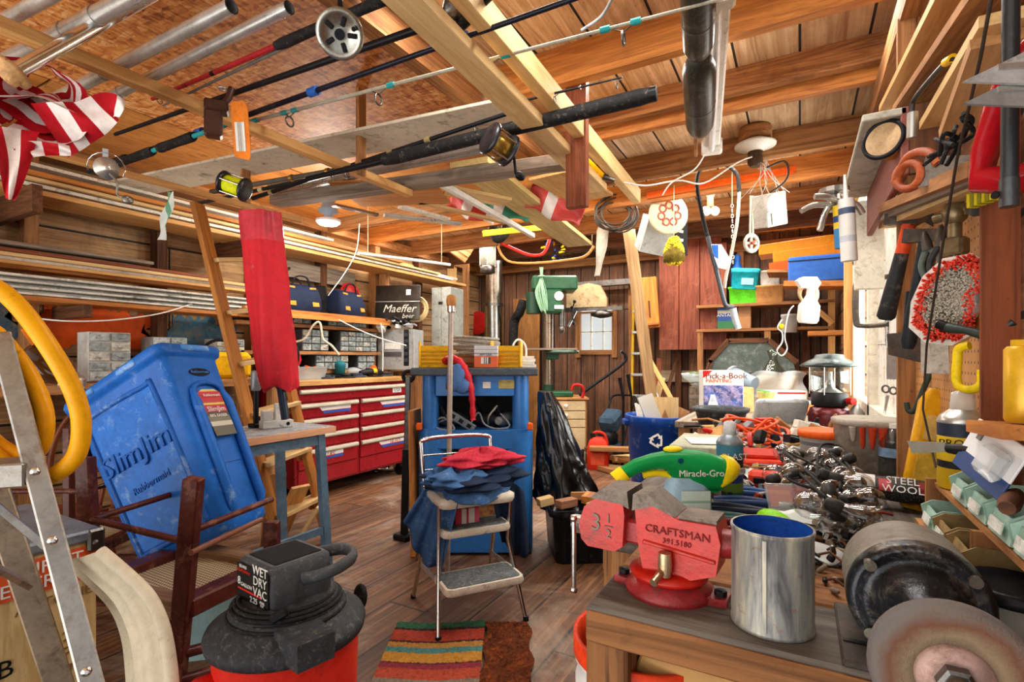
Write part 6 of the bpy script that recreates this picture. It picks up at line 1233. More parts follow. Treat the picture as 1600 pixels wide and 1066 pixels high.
t = T('blue_spray_bottle', 'blue plastic bottle behind the teal tub on corner shelf', 'bottle', PY(1152, 472, 6.4)); part(t, 'body', MB().lathe([(.06, 0), (.07, .02), (.07, .36), (.03, .44), (.03, .47)], n=18), m('#1d62b8', .3)); part(t, 'cap', MB().lathe([(.035, .47), (.035, .52), (.02, .54)], n=14), BLUEW)
for i, (x, y, w_, c, lab) in enumerate(((1262, 385, 128, '#e6951a', 'amber plastic tray, topmost on far right corner shelf'), (1275, 398, 110, '#d8871a', 'second amber plastic tray under the topmost on far right shelf'), (1270, 415, 110, '#e0581e', 'orange-red tray below amber trays'))):
    t = T('tool_tray', lab, 'tray', PY(x, y+8, 5.9-.06*i), (0, -3, 0), group='plastic trays in the right corner'); w_ = w_*5.3/F; 
    for j, (dy, dz, sz) in enumerate(((0, .01, (w_, .3, .015)), (-.15, .05, (w_, .015, .1)), (.15, .05, (w_, .015, .1)))): part(t, ('bottom', 'side', 'side')[j], MB().box((0, dy, dz), sz, ch=.003), m(c, .4, 0, .12, 5, .04))
    for sx in (-1, 1): part(t, 'end_wall', MB().box((sx*w_/2, 0, .05), (.015, .3, .1), ch=.003), m(c, .4, 0, .12, 5, .04))
solo('tray_support', 'wood shelf carrying amber trays in the right corner', 'shelf', MB().bar(PY(1200, 428, 5.75), PY(1325, 428, 5.75), .4, .025), OLDW)
t = T('blue_tool_box', 'flat blue plastic box on corner shelf under the amber trays', 'box', PY(1283, 440, 5.35), (0, 0, 0)); part(t, 'body', MB().box((0, .1, .12), (.52, .2, .24), ch=.015), m('#2f5fb0', .5, 0, .15, 4, .05)); part(t, 'lid_seam', MB().box((0, -.002, .2), (.52, .004, .008)), BLK)
solo('shelf_rail', 'orange wood shelf under the flat blue box', 'shelf', MB().bar(PY(1225, 446, 5.45), PY(1335, 446, 5.45), .3, .05), ORW)
solo('shelf_rail', 'orange wood shelf below the white spray bottle by right corner', 'shelf', MB().bar(PY(1262, 522, 5.45), PY(1335, 520, 5.45), .3, .04), ORW)
for i, (px, w_, h_, st, lab) in enumerate(((1134, 24, 34, [(0, '#2a7a4c'), (.35, '#1d4f9a'), (.7, '#d8dcc8'), (.85, '#2458a8')], 'blue and green jug-label box on lower corner shelf'), (1163, 18, 36, [(0, '#c08a52'), (.5, '#a87440')], 'small brown carton right of hose wand grip on lower shelf'))):
    t = T('carton', lab, 'box', PY(px, 524, 6.2)); q = t.location; q.z = 1.577; w_ = w_*5.9/F; h_ = h_*5.9/F
    part(t, 'box', MB().box((0, .06, h_/2), (w_, .12, h_), ch=.003), bands(st, 2, 0, h_))
    if i == 0: txt(t, 'ANTAFE', .05, (0, -.003, h_*.62), (90, 0, 0), WHT)
solo('plastic_canister', 'clear canister on lower corner shelf behind the chain clip', 'canister', MB().lathe([(.07, 0), (.075, .01), (.075, .16), (.08, .165), (.08, .19), (.02, .195)], n=20), clear('#c8c4c0', .5), PY(1233, 520, 6.1))
t = T('framed_board', 'dark wood framed grey-green board leaning under lower corner shelf', 'board', PY(1168, 575, 6.0), (0, 0, 0))
part(t, 'panel', MB().prism([(-.4, -.05), (.45, -.05), (.42, .1), (.2, .28), (-.18, .28), (-.36, .08)], .015, rot=(90, 0, 0)), m('#5a6560', .4, 0, .2, 5, .1, .3, '#8d9a92'))
for p, e in (((-.4, -.05), (-.36, .08)), ((-.38, .06), (-.18, .3)), ((-.18, .29), (.2, .29)), ((.2, .29), (.46, .06))): part(t, 'frame_rail', MB().bar((p[0], -.02, p[1]), (e[0], -.02, e[1]), .03, .05), DKW)
# back table with cartons and clutter, Y 3.4 - 5
BTZ = .86
t = T('back_table', 'long worn table along the right side behind the bench, loaded with clutter', 'table', (-.18, 4.65, 0))
part(t, 'table_top', MB().box((0, 0, BTZ-.02), (1.0, 2.7, .04), ch=.003), GRYW)
for x in (-.45, .45):
    for y in (-1.28, 1.28): part(t, 'leg', MB().box((x, y, (BTZ-.04)/2), (.07, .07, BTZ-.04)), OLDW)
t = T('picture_carton', 'tall printed carton with blue photo panel standing on back table', 'box', PZ(1130, 645, BTZ), (0, 0, FACE-4))
w_ = 62*3.7/F; h_ = 66*3.7/F
part(t, 'box', MB().box((0, .05, h_/2), (w_, .1, h_), ch=.002), m('#d8d4cc', .5, 0, .08)); part(t, 'photo_panel', MB().box((.0, -.002, h_*.34), (w_*.96, .004, h_*.62)), m('#3a4f86', .5, 0, .9, 11, .0, .5, '#c0a8c8')); part(t, 'red_corner', MB().prism([(-w_/2, h_*.82), (-w_/2+.07, h_), (-w_/2, h_)], .003, (0, -.001, 0), (90, 0, 0)), REDP); part(t, 'pale_spout', MB().prism([(-.12, .0), (-.02, .0), (-.06, .13), (-.09, .13)], .003, (0, -.004, 0), (90, 0, 0)), m('#c9d2dc', .4))
txt(t, 'Pick-a-Book', .06, (.02, -.003, h_*.87), (90, 0, 0), m('#6a2a2a')); txt(t, 'PAINTING', .04, (-.03, -.003, h_*.75), (90, 0, 0), m('#b8562a'))
CL = [WHT, m('#b9c4cc', .3), m('#7a8894', .4), m('#d8c9a8', .6), m('#3d4854', .5), OLDW]
def on(px, py, z=BTZ): return PZ(px, py, z)
t = T('grey_bucket', 'blue-grey plastic bucket lying on its side beside the printed carton', 'bucket', on(1160, 630)+V(0, 0, .2), (-75, 10, FACE+35)); part(t, 'shell', MB().lathe([(.06, -.12), (.09, .1), (.095, .1), (.095, .12), (.085, .12), (.055, -.1)], n=24), m('#8fa0b0', .35, 0, .15, 5, .05)); part(t, 'rim_band', MB().lathe([(.096, .09), (.1, .095), (.1, .115), (.096, .12)], n=24, close=(False, False)), GREYP)
t = T('glass_carafe', 'glass carafe with flared neck on the back table in front of framed board', 'carafe', on(1208, 622)+V(0, 0, .22)); part(t, 'glass', MB().lathe([(.05, 0), (.1, .01), (.1, .05), (.05, .12), (.035, .17), (.05, .22), (.06, .25), (.055, .25), (.03, .17), (.09, .04)], n=26), glass('#e6ece8', .6)); 
solo('plinth_box', 'plain box under the glass carafe and clear plastic sheet on back table', 'box', MB().box((0, 0, .11), (.36, .3, .215), ch=.004), m('#c9b89a', .6), on(1215, 622))
b = MB(); b.sheet(lambda u, v: (-.25+.5*u, -.02+.05*math.sin(6*u+3*v)+.03*math.sin(13*u-7*v), .0+.26*v*(1-.3*abs(u-.5))+.02*math.sin(9*u)), 24, 10)
solo('plastic_sheet', 'crumpled clear plastic sheeting heaped on back table left of camp lantern', 'plastic', b, clear('#e2e6e6', .45, .12), on(1215, 630)+V(0, -.05, .03), (0, 0, FACE))
t = T('white_carton', 'white carton with green and red print near camp lantern', 'box', on(1228, 640), (0, 0, FACE-8)); part(t, 'box', MB().box((0, .08, .07), (.3, .16, .14), ch=.003), bands([(0, '#4aa84a'), (.12, '#e6e4dc'), (.5, '#f0eee8'), (.9, '#d8d4c8')], 0, -.15, .15)); part(t, 'red_band', MB().box((.04, -.002, .125), (.2, .003, .012)), REDP)
t = T('yellow_cup', 'clear cup of yellow liquid behind the orange cords', 'cup', on(1197, 640), (0, 0, 0)); part(t, 'cup', MB().lathe([(.05, 0), (.06, .13), (.065, .135), (.055, .13), (.046, .01)], n=20), clear('#e6d690', .3)); part(t, 'liquid', MB().lathe([(.045, .005), (.053, .09), (.01, .09)], n=20), m('#d6b41e', .2))
solo('tan_carton', 'small tan carton just right of the printed carton', 'box', MB().box((0, .05, .09), (.1, .1, .18), ch=.003).box((0, -.002, .12), (.06, .003, .02)), m('#c9a468', .6), on(1167, 645), (0, 0, FACE))
for i, (x, y, w_, c, h_) in enumerate(((1245, 648, .34, '#e0632a', .04), (1250, 636, .3, '#f0ede6', .03))):
    solo('soft_packet', '%s packet on the back table near camp lantern' % ('orange' if i == 0 else 'white'), 'packet', MB().ell((0, 0, h_), (w_/2, .1, h_), n=16, k=7), m(c, .5, 0, .2, 8, .3), on(x, y)+V(0, -.1*i, 0), (0, 0, FACE))
t = T('rubber_pan', 'round black rubber pan on the near edge of the back table', 'pan', PZ(1126, 672, .84)+V(0, 0, .0), (0, 0, 0)); q = t.location; q.z = BTZ
t.location = P(1126, 668, 3.05); t.location.z = .83
part(t, 'pan', MB().lathe([(.1, 0), (.115, .0), (.14, .1), (.155, .11), (.16, .13), (.15, .13), (.135, .105), (.1, .015), (.01, .012)], n=32), m('#3c3f42', .6, 0, .25, 8, .15, .25, '#8a8a84'))
t = T('glass_bowl', 'shallow glass bowl of scraps at the left end of the back table', 'bowl', P(1098, 604, 3.95), (0, 0, 0)); part(t, 'bowl', MB().lathe([(.06, 0), (.14, .06), (.16, .1), (.155, .1), (.13, .06), (.05, .01)], n=26), clear('#cfd6d4', .4)); part(t, 'scraps', heap((0, 0, .02), (.08, .08, .1), 14, [0, 1, 2], seed=5), [WHT, m('#7a8a5c'), GREYP])
solo('box_stand', 'rough wooden box under the glass bowl', 'box', MB().box((0, 0, .09), (.16, .2, P(1098, 604, 3.95).z-BTZ-.005), ch=.004).box((0, -.102, .1), (.16, .004, .03)), GRYW, (lambda p: V(p.x, p.y, BTZ+.001))(P(1098, 604, 3.95)))
# hanging white bottle, coil and clip chain
t = T('white_spray_bottle', 'white plastic trigger bottle hung at right corner shelves', 'bottle', P(1262, 500, 3.3), (0, 6, FACE))
b = MB(); rring(b, [(.05, .03, .02, -.02), (.06, .035, .02, 0), (.06, .035, .02, .09), (.035, .025, .015, .13), (.022, .022, .015, .16), (.022, .022, .015, .2)]); part(t, 'body', b, m('#ece8dd', .3, 0, .06)); part(t, 'trigger_head', MB().prism([(-.07, .2), (.03, .2), (.05, .24), (.02, .275), (-.07, .265), (-.1, .24)], .04, (0, .02, 0), (90, 0, 0)), m('#ece8dd', .3, 0, .06)); part(t, 'label', MB().box((.0, -.037, .04), (.07, .003, .07)), m('#b9b6ae', .5, 0, .4, 40)); 
b = MB()
for k in range(4): b.torus((0, 0, 0), .075-.006*k, .007, (80+5*k, 8*k, 0), n=26, sx=.85)
solo('cord_loop', 'coil of tan cord hung just behind the white trigger bottle', 'cord', b, m('#bb9a72', .6), P(1263, 458, 3.36), (0, 0, FACE))
b = MB(); b.tube(hang([(1222, 500, 4), (1215, 512, 4), (1222, 520, 4), (1222, 535, 4), (1214, 548, 4), (1222, 556, 4), (1230, 545, 4), (1226, 525, 4), (1232, 490, 4), (1240, 478, 4)], 5), .006, 8)
t = solo('clip_chain', 'steel snap hook and chain with yellow bead hanging over the carafe', 'chain', b, STEEL)
part(t, 'yellow_bead', MB().ell(P(1221, 510, 4)-t.location, .02), YELL)
# ================= workbench at the right, front
BZ = .815
BENCHW = wood('#6f675e', '#3a322b', .75, 24, .9, .75, '#1f1a16'); BENCHE = wood('#94643c', '#5a371f', .75, 22, .9, .8, '#241810', 1.4)
t = T('workbench', 'heavy rough timber workbench at the front carrying red vise and grinder', 'workbench', (0, 1.05, 0))
part(t, 'front_plank', MB().box((.01, -.09, BZ-.03), (.68, .2, .06), ch=.006), [BENCHW])
part(t, 'front_edge', MB().box((.01, -.193, BZ-.033), (.675, .012, .052), ch=.004), BENCHE)
part(t, 'rear_plank', MB().box((.01, .115, BZ-.05), (.68, .2, .1), ch=.006), BENCHE)
for x in (-.295, .3): part(t, 'leg', MB().box((x, -.14, (BZ-.06)/2), (.075, .09, BZ-.06), ch=.006), BENCHE); part(t, 'leg', MB().box((x, .16, (BZ-.1)/2), (.075, .07, BZ-.1), ch=.006), BENCHE)
part(t, 'diagonal_board', MB().bar((-.25, -.11, .72), (.2, -.11, .57), .03, .13, ch=.004), wood('#c89a5e', '#93662f', .6, 14, .3, .3))
part(t, 'nail', MB().cyl((-.14, -.125, .69), (-.14, -.129, .69), .004), BLK)
part(t, 'cleat', MB().box((0, .02, .7), (.6, .05, .09)), DKW)
t = T('rear_bench', 'long bench top along right wall behind front workbench, buried in tools', 'workbench', (-.07, 2.25, 0))
part(t, 'bench_top', MB().box((0, .01, BZ-.03), (.84, 1.95, .06), ch=.004), BENCHW)
for x in (-.36, .36):
    for y in (-.85, .9): part(t, 'leg', MB().box((x, y, (BZ-.06)/2), (.08, .08, BZ-.06)), OLDW)
part(t, 'apron', MB().box((-.4, 0, BZ-.11), (.03, 1.7, .1)), OLDW)
# --- vise
VIS = m('#be1c0a', .38, .05, .2, 8, .15, .2, '#4f2018'); VISD = m('#a02428', .42, .1, .3, 9, .2, .3, '#4a3230'); WORN = m('#6b6055', .45, .5, .4, 12, .2, .4, '#3a2a20')
q = PZ(1045, 922, BZ); 
t = T('bench_vise', 'red bench vise bolted to corner of the front workbench', 'vise', q, (0, 0, -4), s=.92)
part(t, 'base_ring', MB().lathe([(.085, 0), (.088, .012), (.07, .022), (.066, .03), (.02, .032)], n=36).prism([(.06, -.03), (.115, -.02), (.115, .02), (.06, .03)], .014).prism([(-.06, -.03), (-.11, -.02), (-.11, .02), (-.06, .03)], .014), VISD)
part(t, 'swivel_dish', MB().lathe([(.05, .03), (.075, .034), (.078, .042), (.06, .05), (.02, .052)], n=36), VIS)
def prof(pts, w_, mt, nm, tp=None, y0=0): 
    b = MB(); b.prism(pts, w_, (0, y0+w_/2, 0), (90, 0, 0)); return part(t, nm, b, mt)
body = [(-.04, .05), (-.05, .1), (-.056, .165), (-.022, .185), (.03, .158), (.1, .158), (.108, .125), (.1, .065), (.05, .045), (-.01, .042)]
prof(body, .086, VIS, 'fixed_body'); prof([(-.062, .163), (-.06, .196), (-.03, .2), (.025, .163), (-.02, .178)], .088, WORN, 'fixed_jaw')
prof([(.03, .158), (.1, .158), (.1, .166), (.03, .166)], .07, WORN, 'anvil')
prof([(-.175, .085), (-.18, .12), (-.168, .155), (-.14, .178), (-.082, .178), (-.078, .15), (-.082, .085), (-.1, .072), (-.16, .072)], .09, VIS, 'moving_jaw'); prof([(-.155, .176), (-.125, .2), (-.072, .2), (-.068, .165), (-.085, .172)], .092, WORN, 'moving_jaw_face')
part(t, 'slide_bar', MB().box((-.03, 0, .112), (.22, .05, .05), ch=.006), VISD)
part(t, 'tail_horn', MB().tube([(.1, 0, .115), (.13, 0, .118), (.17, 0, .125)], [.028, .026, .008], 14), VISD)
part(t, 'screw', MB().cyl((-.2, 0, .1), (-.16, 0, .1), .014), STEEL); part(t, 'screw_head', MB().cyl((-.212, 0, .1), (-.19, 0, .1), .02), STEEL)
b = MB(); b.cyl((-.2, -.03, -.035), (-.2, -.03, .118), .0055).ell((-.2, -.03, -.037), .009, n=10, k=6).ell((-.2, -.03, .12), .009, n=10, k=6); part(t, 'tommy_bar', b, CHROME)
b = MB(); b.cyl((.01, -.045, .07), (.0, -.1, .05), .0075).lathe([(.012, 0), (.014, .02), (.012, .045)], c=(.01, -.06, .052), n=14); part(t, 'lock_lever', b, m('#b59a78', .3, .8))
for x in (-.095, .1): part(t, 'bolt', MB().lathe([(.012, .012), (.012, .024), (.006, .026)], c=(x, -.0, 0), n=6, smooth=False), BLK)
txt(t, '3', .05, (-.14, -.0465, .125), (90, 0, 0), WORN, .0012); txt(t, '1', .026, (-.112, -.0465, .138), (90, 0, 0), WORN, .0012); txt(t, '2', .026, (-.112, -.0465, .106), (90, 0, 0), WORN, .0012); part(t, 'lettering_bar', MB().box((-.112, -.0465, .122), (.018, .002, .002)), WORN)
LET = m('#7d1a18', .5); txt(t, 'CRAFTSMAN', .021, (.028, -.0445, .133), (90, 0, 0), LET, .0012, sx=1.05); txt(t, '391.5180', .015, (.028, -.0445, .114), (90, 0, 0), LET, .001)
part(t, 'ridge', MB().box((.03, -.044, .098), (.14, .006, .008), (0, 6, 0), ch=.002), VIS)
# --- tin can
q = PZ(1206, 975, BZ)
t = T('tin_can', 'large dented tin can with blue inside standing on front workbench', 'can', q, (0, 0, 20), s=.93); t.scale.z = .86
tn = NT('stained_tin'); g_ = tn.gc((4, 34, 34)); n1 = tn.noise(g_, 1, 6, .6, .4); n2 = tn.noise(tn.gc(), 34, 6, .7)
col = tn.ramp(n1, [(.34, lin('#4c4c4e')), (.47, lin('#8b8b88')), (.56, lin('#a8a698')), (.68, lin('#cfc9ae'))]); col = tn.mix(tn.ramp(n2, [(.6, (0, 0, 0, 1)), (.72, (.8, .8, .8, 1))]), col, lin('#8a5a2e')); tn.bump(n2, .15, .004); TIN = tn.fin(col, .5, .35)

part(t, 'wall', MB().lathe([(.063, 0), (.066, .002), (.066, .008), (.0645, .012), (.0645, .178), (.0665, .182), (.066, .187), (.0625, .187)], n=44, close=(True, False), sx=1.02), TIN)
part(t, 'blue_lining', MB().lathe([(.0622, .186), (.062, .004), (.01, .003)], n=44, close=(False, True), sx=1.02), m('#1f55b0', .4, 0, .35, 8, .1, .25, '#183050'))
part(t, 'seam', MB().box((-.03, -.0585, .095), (.006, .003, .165), (0, 0, -27)), TIN)
# --- bench grinder
GX, GZ = .147, .902
GRB = m('#4a4844', .4, .5, .45, 9, .2, .4, '#8a7f70'); GRT = m('#857f76', .5, .3, .2, 14, .2, .4, '#5a5248'); GRBLK = m('#22242a', .3, .5, .5, 10, .2, .35, '#7a746a')
t = T('bench_grinder', 'large dusty grey bench grinder with worn wheel facing the viewer', 'grinder', (GX, .982, BZ), (0, 0, 0))
def yl(pr, mt, nm, n=44, sm=True): return part(t, nm, MB().lathe(pr, c=(0, 0, GZ-BZ), rot=(90, 0, 0), n=n, smooth=sm), mt)   # lathe axis runs toward the viewer
yl([(.05, -.07), (.08, -.066), (.085, -.055), (.085, .03), (.087, .032), (.087, .05), (.085, .052)], GRT, 'motor_shell')
yl([(.087, .05), (.087, .06), (.083, .071), (.075, .075), (.067, .068), (.056, .075), (.043, .1), (.034, .112), (.03, .15), (.028, .16)], GRBLK, 'end_bell')
for a_ in (40, 140, 220, 320): part(t, 'bolt', MB().cyl((.076*math.cos(R(a_)), -.066, GZ-BZ+.076*math.sin(R(a_))), (.076*math.cos(R(a_)), -.081, GZ-BZ+.076*math.sin(R(a_))), .008), m('#6d675c', .35, .8))
WHL = NT('grinding_wheel'); tc = WHL.N('TexCoord'); sp = WHL.N('VectorMath', operation='MULTIPLY'); sp.inputs[1].default_value = (1, 0, 1); WHL.L(tc.outputs['Object'], sp.inputs[0]); sp2 = WHL.N('VectorMath', operation='SUBTRACT'); sp2.inputs[1].default_value = (0, 0, GZ-BZ); WHL.L(sp.outputs[0], sp2.inputs[0]); ln = WHL.N('VectorMath', operation='LENGTH'); WHL.L(sp2.outputs[0], ln.inputs[0])
n_ = WHL.noise(WHL.gc(), 18, 6, .7); ad = WHL.N('MapRange'); WHL.L(n_, ad.inputs[0]); ad.inputs[3].default_value = -.015; ad.inputs[4].default_value = .015; s2 = WHL.N('Math', operation='ADD'); WHL.L(ln.outputs['Value'], s2.inputs[0]); WHL.L(ad.outputs[0], s2.inputs[1])
mr = WHL.N('MapRange'); WHL.L(s2.outputs[0], mr.inputs[0]); mr.inputs[2].default_value = .1
cw = WHL.ramp(mr.outputs[0], [(.3, lin('#5a4438')), (.45, lin('#857258')), (.6, lin('#6a4430')), (.74, lin('#6e655e')), (.9, lin('#59636c'))]); WHL.bump(WHL.noise(WHL.gc(), 160, 3, .8), .5, .004); WHLM = WHL.fin(cw, .85)
yl([(.03, .225), (.07, .228), (.077, .236), (.079, .25), (.077, .262), (.07, .266), (.045, .262), (.036, .258)], WHLM, 'grinding_wheel')
yl([(.037, .256), (.034, .263), (.02, .264)], m('#a88a80', .5, .4, .3, 14, .1, .3, '#7a4a38'), 'washer'); yl([(.019, .262), (.019, .276), (.015, .278)], DSTEEL, 'nut', 6, False); yl([(.012, .27), (.012, .29), (.008, .293)], WORN, 'spindle_end', 16); yl([(.014, .15), (.014, .23)], DSTEEL, 'spindle', 16)
yl([(.03, -.13), (.06, -.125), (.06, -.11), (.03, -.105)], WHLM, 'rear_wheel')
yl([(.014, -.11), (.014, -.065)], DSTEEL, 'rear_spindle', 12)
part(t, 'base_plate', MB().box((0, -.02, .006), (.19, .2, .012), ch=.003).box((0, -.02, .02), (.12, .14, .03), ch=.006), m('#3a332c', .6, .3, .4, 12, .2, .3, '#6a4a30'))
part(t, 'slot', MB().box((-.075, -.06, .013), (.03, .01, .002)), BLK)
# --- garden sprayer
q = PZ(1072, 806, BZ); q2 = q
t = T('garden_sprayer', 'green and yellow garden feeder sprayer standing behind the red vise', 'sprayer', q, (0, 0, FACE+2), s=.92)
SPG = m('#0f8a42', .3, 0, .06, 5, .02); SPY = m('#f0d01c', .3, 0, .06, 5, .02)
b = MB(); rring(b, [(.065, .04, .025, 0), (.072, .045, .03, .01), (.068, .043, .03, .06), (.058, .038, .025, .1), (.05, .034, .02, .12)]); part(t, 'bottle', b, m('#9fc0d2', .25, 0, .1, 5, .02))
b = MB(); b.tube([(-.19, 0, .128), (-.15, 0, .15), (-.1, 0, .164), (-.06, 0, .168), (-.02, 0, .162), (.02, 0, .148), (.06, 0, .134), (.09, 0, .126), (.105, 0, .122)], [.02, .022, .024, .028, .04, .052, .056, .054, .05], 20, flat=1); part(t, 'green_head', b, SPG)
b = MB(); b.prism([(-.05, .155), (.085, .1), (.09, .075), (.05, .075), (-.01, .1), (-.035, .11), (-.06, .13)], .05, (0, .025, 0), (90, 0, 0)); part(t, 'green_neck', b, SPG)
part(t, 'yellow_collar', MB().tube([(.095, 0, .134), (.107, 0, .128), (.118, 0, .118), (.124, 0, .11)], [.054, .058, .055, .04], 20), SPY)
part(t, 'yellow_nozzle', MB().tube([(-.186, 0, .13), (-.196, 0, .122), (-.212, 0, .108)], [.024, .025, .027], 14), SPY)
part(t, 'yellow_trigger', MB().tube(spline([(-.13, 0, .122), (-.1, 0, .128), (-.06, 0, .126), (-.035, 0, .112)], 5), .01, 10), SPY); part(t, 'yellow_slider', MB().ell((-.04, 0, .2), (.03, .018, .01)), SPY)
part(t, 'pivot', MB().cyl((-.03, -.034, .172), (-.03, -.04, .172), .008), m('#0b4f6a', .4))
txt(t, 'Miracle-Gro', .027, (.025, -.0555, .138), (90, 0, 0), WHT, .0008); part(t, 'label', MB().box((.012, -.046, .05), (.085, .002, .07)), bands([(0, '#d9d030'), (.2, '#d5e6dc'), (.5, '#9cc4b0'), (.62, '#d5e6dc')], 2, .02, .08))
# --- aerosol cans
def aerosol(label, q, r, h_, mt, cap, dome=STEEL, words=(), rz=FACE):
    t = T('aerosol_can', label, 'spray can', q, (0, 0, rz)); part(t, 'can', MB().lathe([(r*.94, 0), (r, .004), (r, h_)], n=28, close=(True, False)), mt); part(t, 'dome', MB().lathe([(r, h_), (r*1.03, h_+.003), (r*.9, h_+.015), (r*.5, h_+.03)], n=28), dome); part(t, 'cap', MB().lathe([(r*.5, h_+.028), (r*.52, h_+.03), (r*.45, h_+.065), (r*.2, h_+.07)], n=20), cap)
    for w_, s_, z, mt2 in words: txt(t, w_, s_, (0, -r-.0015, z), (90, 0, 0), mt2, .0004)
    return t
aerosol('blue-green lubricant spray can right of the green sprayer', PZ(1140, 784, BZ), .038, .175, bands([(0, '#2c7a4c'), (.2, '#7fae3e'), (.36, '#2a4a9c'), (.5, '#c8cfd4'), (.62, '#1c1f28'), (.8, '#3f8ab0')], 2, 0, .175), m('#c6c8c8', .4), m('#8f9aa6', .35, .4), (('BLAST', .028, .142, WHT), ('SILIC', .024, .1, WHT)))
aerosol('blue and yellow can lettered in dark print against pegboard', V(.305, 1.44, BZ+.156), .043, .14, bands([(0, '#e8c01a'), (.3, '#20252e'), (.4, '#f0cc1e'), (.75, '#1d2a44'), (.95, '#c9c9c4')], 2, 0, .15), clear('#e2e4e2', .35), STEEL, (('PROTECT', .022, .1, BLK), ('8', .03, .03, WHT)), FACE-30)
# --- tubs and cans on the rear bench
t = T('compound_tub', 'grey printed tub with orange lid among the light bulbs', 'tub', PZ(1288, 722, BZ), (0, 0, FACE)); part(t, 'tub', MB().lathe([(.08, 0), (.085, .003), (.092, .1), (.094, .105)], n=32), bands([(0, '#a9a6a2'), (.25, '#6d6e72'), (.45, '#bab7b2'), (.7, '#7a7c80'), (.85, '#b5b2ae')], 2, 0, .105)); part(t, 'lid', MB().lathe([(.096, .105), (.1, .108), (.1, .13), (.09, .136), (.02, .13)], n=32), ORNG)
t = T('paint_bucket', 'grey bucket with red paint drips behind clear water bottle', 'bucket', PZ(1360, 733, BZ+.0), (0, 0, FACE)); part(t, 'wall', MB().lathe([(.115, 0), (.12, .01), (.125, .17), (.128, .175)], n=36), m('#8f877c', .5, 0, .25, 7, .1, .4, '#5f564a')); part(t, 'lid', MB().lathe([(.128, .175), (.133, .178), (.133, .195), (.12, .2), (.02, .192)], n=36), m('#a59d90', .5, 0, .2, 9, .1, .3, '#6a6054'))
for k in range(9):
    a_ = R(-90-60+14*k); l = rnd(.05, .15); part(t, 'paint_drip', MB().tube([(.129*math.cos(a_), .129*math.sin(a_), .175), (.1265*math.cos(a_), .1265*math.sin(a_), .175-l*.8), (.125*math.cos(a_), .125*math.sin(a_), .175-l)], [rnd(.008, .016), .008, .004], 8), m('#c8452a', .35) if k % 4 else m('#b8b0a4', .4))
t = T('camp_lantern', 'camping lantern with dark hood, glass globe and deep red base', 'lantern', PZ(1296, 676, BZ), (0, 0, FACE+10), s=1.32); RED2 = m('#5a1418', .25, .3, .2, 5, .04)
part(t, 'fuel_base', MB().lathe([(.075, 0), (.082, .01), (.085, .08), (.075, .11), (.05, .12)], n=32), RED2); part(t, 'collar', MB().lathe([(.07, .12), (.072, .125), (.072, .17), (.06, .18)], n=28), BLK); part(t, 'globe', MB().lathe([(.068, .18), (.076, .19), (.076, .28), (.068, .29)], n=28, close=(False, False)), glass('#f2f4f0', .5)); part(t, 'burner', MB().lathe([(.05, .18), (.02, .2), (.012, .24), (.012, .27)], n=16), STEEL); part(t, 'hood', MB().lathe([(.07, .288), (.115, .294), (.115, .3), (.085, .318), (.06, .33), (.055, .345), (.02, .35)], n=36), m('#2f3a38', .3, .4, .2, 8, .05))
for k in range(4): part(t, 'guard_wire', MB().cyl((.08*math.cos(k*1.571+.6), .08*math.sin(k*1.571+.6), .17), (.08*math.cos(k*1.571+.6), .08*math.sin(k*1.571+.6), .295), .0025), CHROME)
part(t, 'valve_knob', MB().cyl((.03, -.07, .145), (.03, -.1, .145), .015), REDP)
solo('steel_flask', 'dull steel flask standing behind the red-based camp lantern', 'flask', MB().lathe([(.035, 0), (.038, .005), (.038, .13), (.015, .165), (.015, .18)], n=22), STEEL, PZ(1338, 680, BZ), (0, 0, 0))
t = T('water_bottle', 'clear plastic water bottle with blue label beside yellow plastic tray', 'bottle', PZ(1397, 745, BZ), (0, 0, FACE)); part(t, 'bottle', MB().lathe([(.04, 0), (.048, .006), (.048, .1), (.044, .11), (.048, .12), (.045, .14), (.018, .175), (.016, .18)], n=26), glass('#e2eaf0', .6)); part(t, 'label', MB().lathe([(.0485, .075), (.0485, .108)], n=26, close=(False, False)), m('#7fa0c0', .4, 0, .3, 30)); part(t, 'cap', MB().cyl((0, 0, .178), (0, 0, .195), .018), WHT)
t = T('yellow_tray', 'long amber plastic tray standing on end against window sill', 'tray', V(.3, 1.87, BZ), (0, 9, FACE-25)); b = MB(); rring(b, [(.045, .02, .015, 0), (.05, .022, .015, .01), (.05, .022, .015, .31), (.03, .015, .01, .35)]); part(t, 'shell', b, m('#dea21a', .25, 0, .12, 5, .03, .12, '#a06a18')); part(t, 'inner_face', MB().box((0, -.0235, .1), (.07, .002, .15), ch=.0005), m('#e9c046', .25)); part(t, 'sticker', MB().box((0, -.024, .24), (.06, .002, .07)), m('#d8b868', .5, 0, .3, 50))
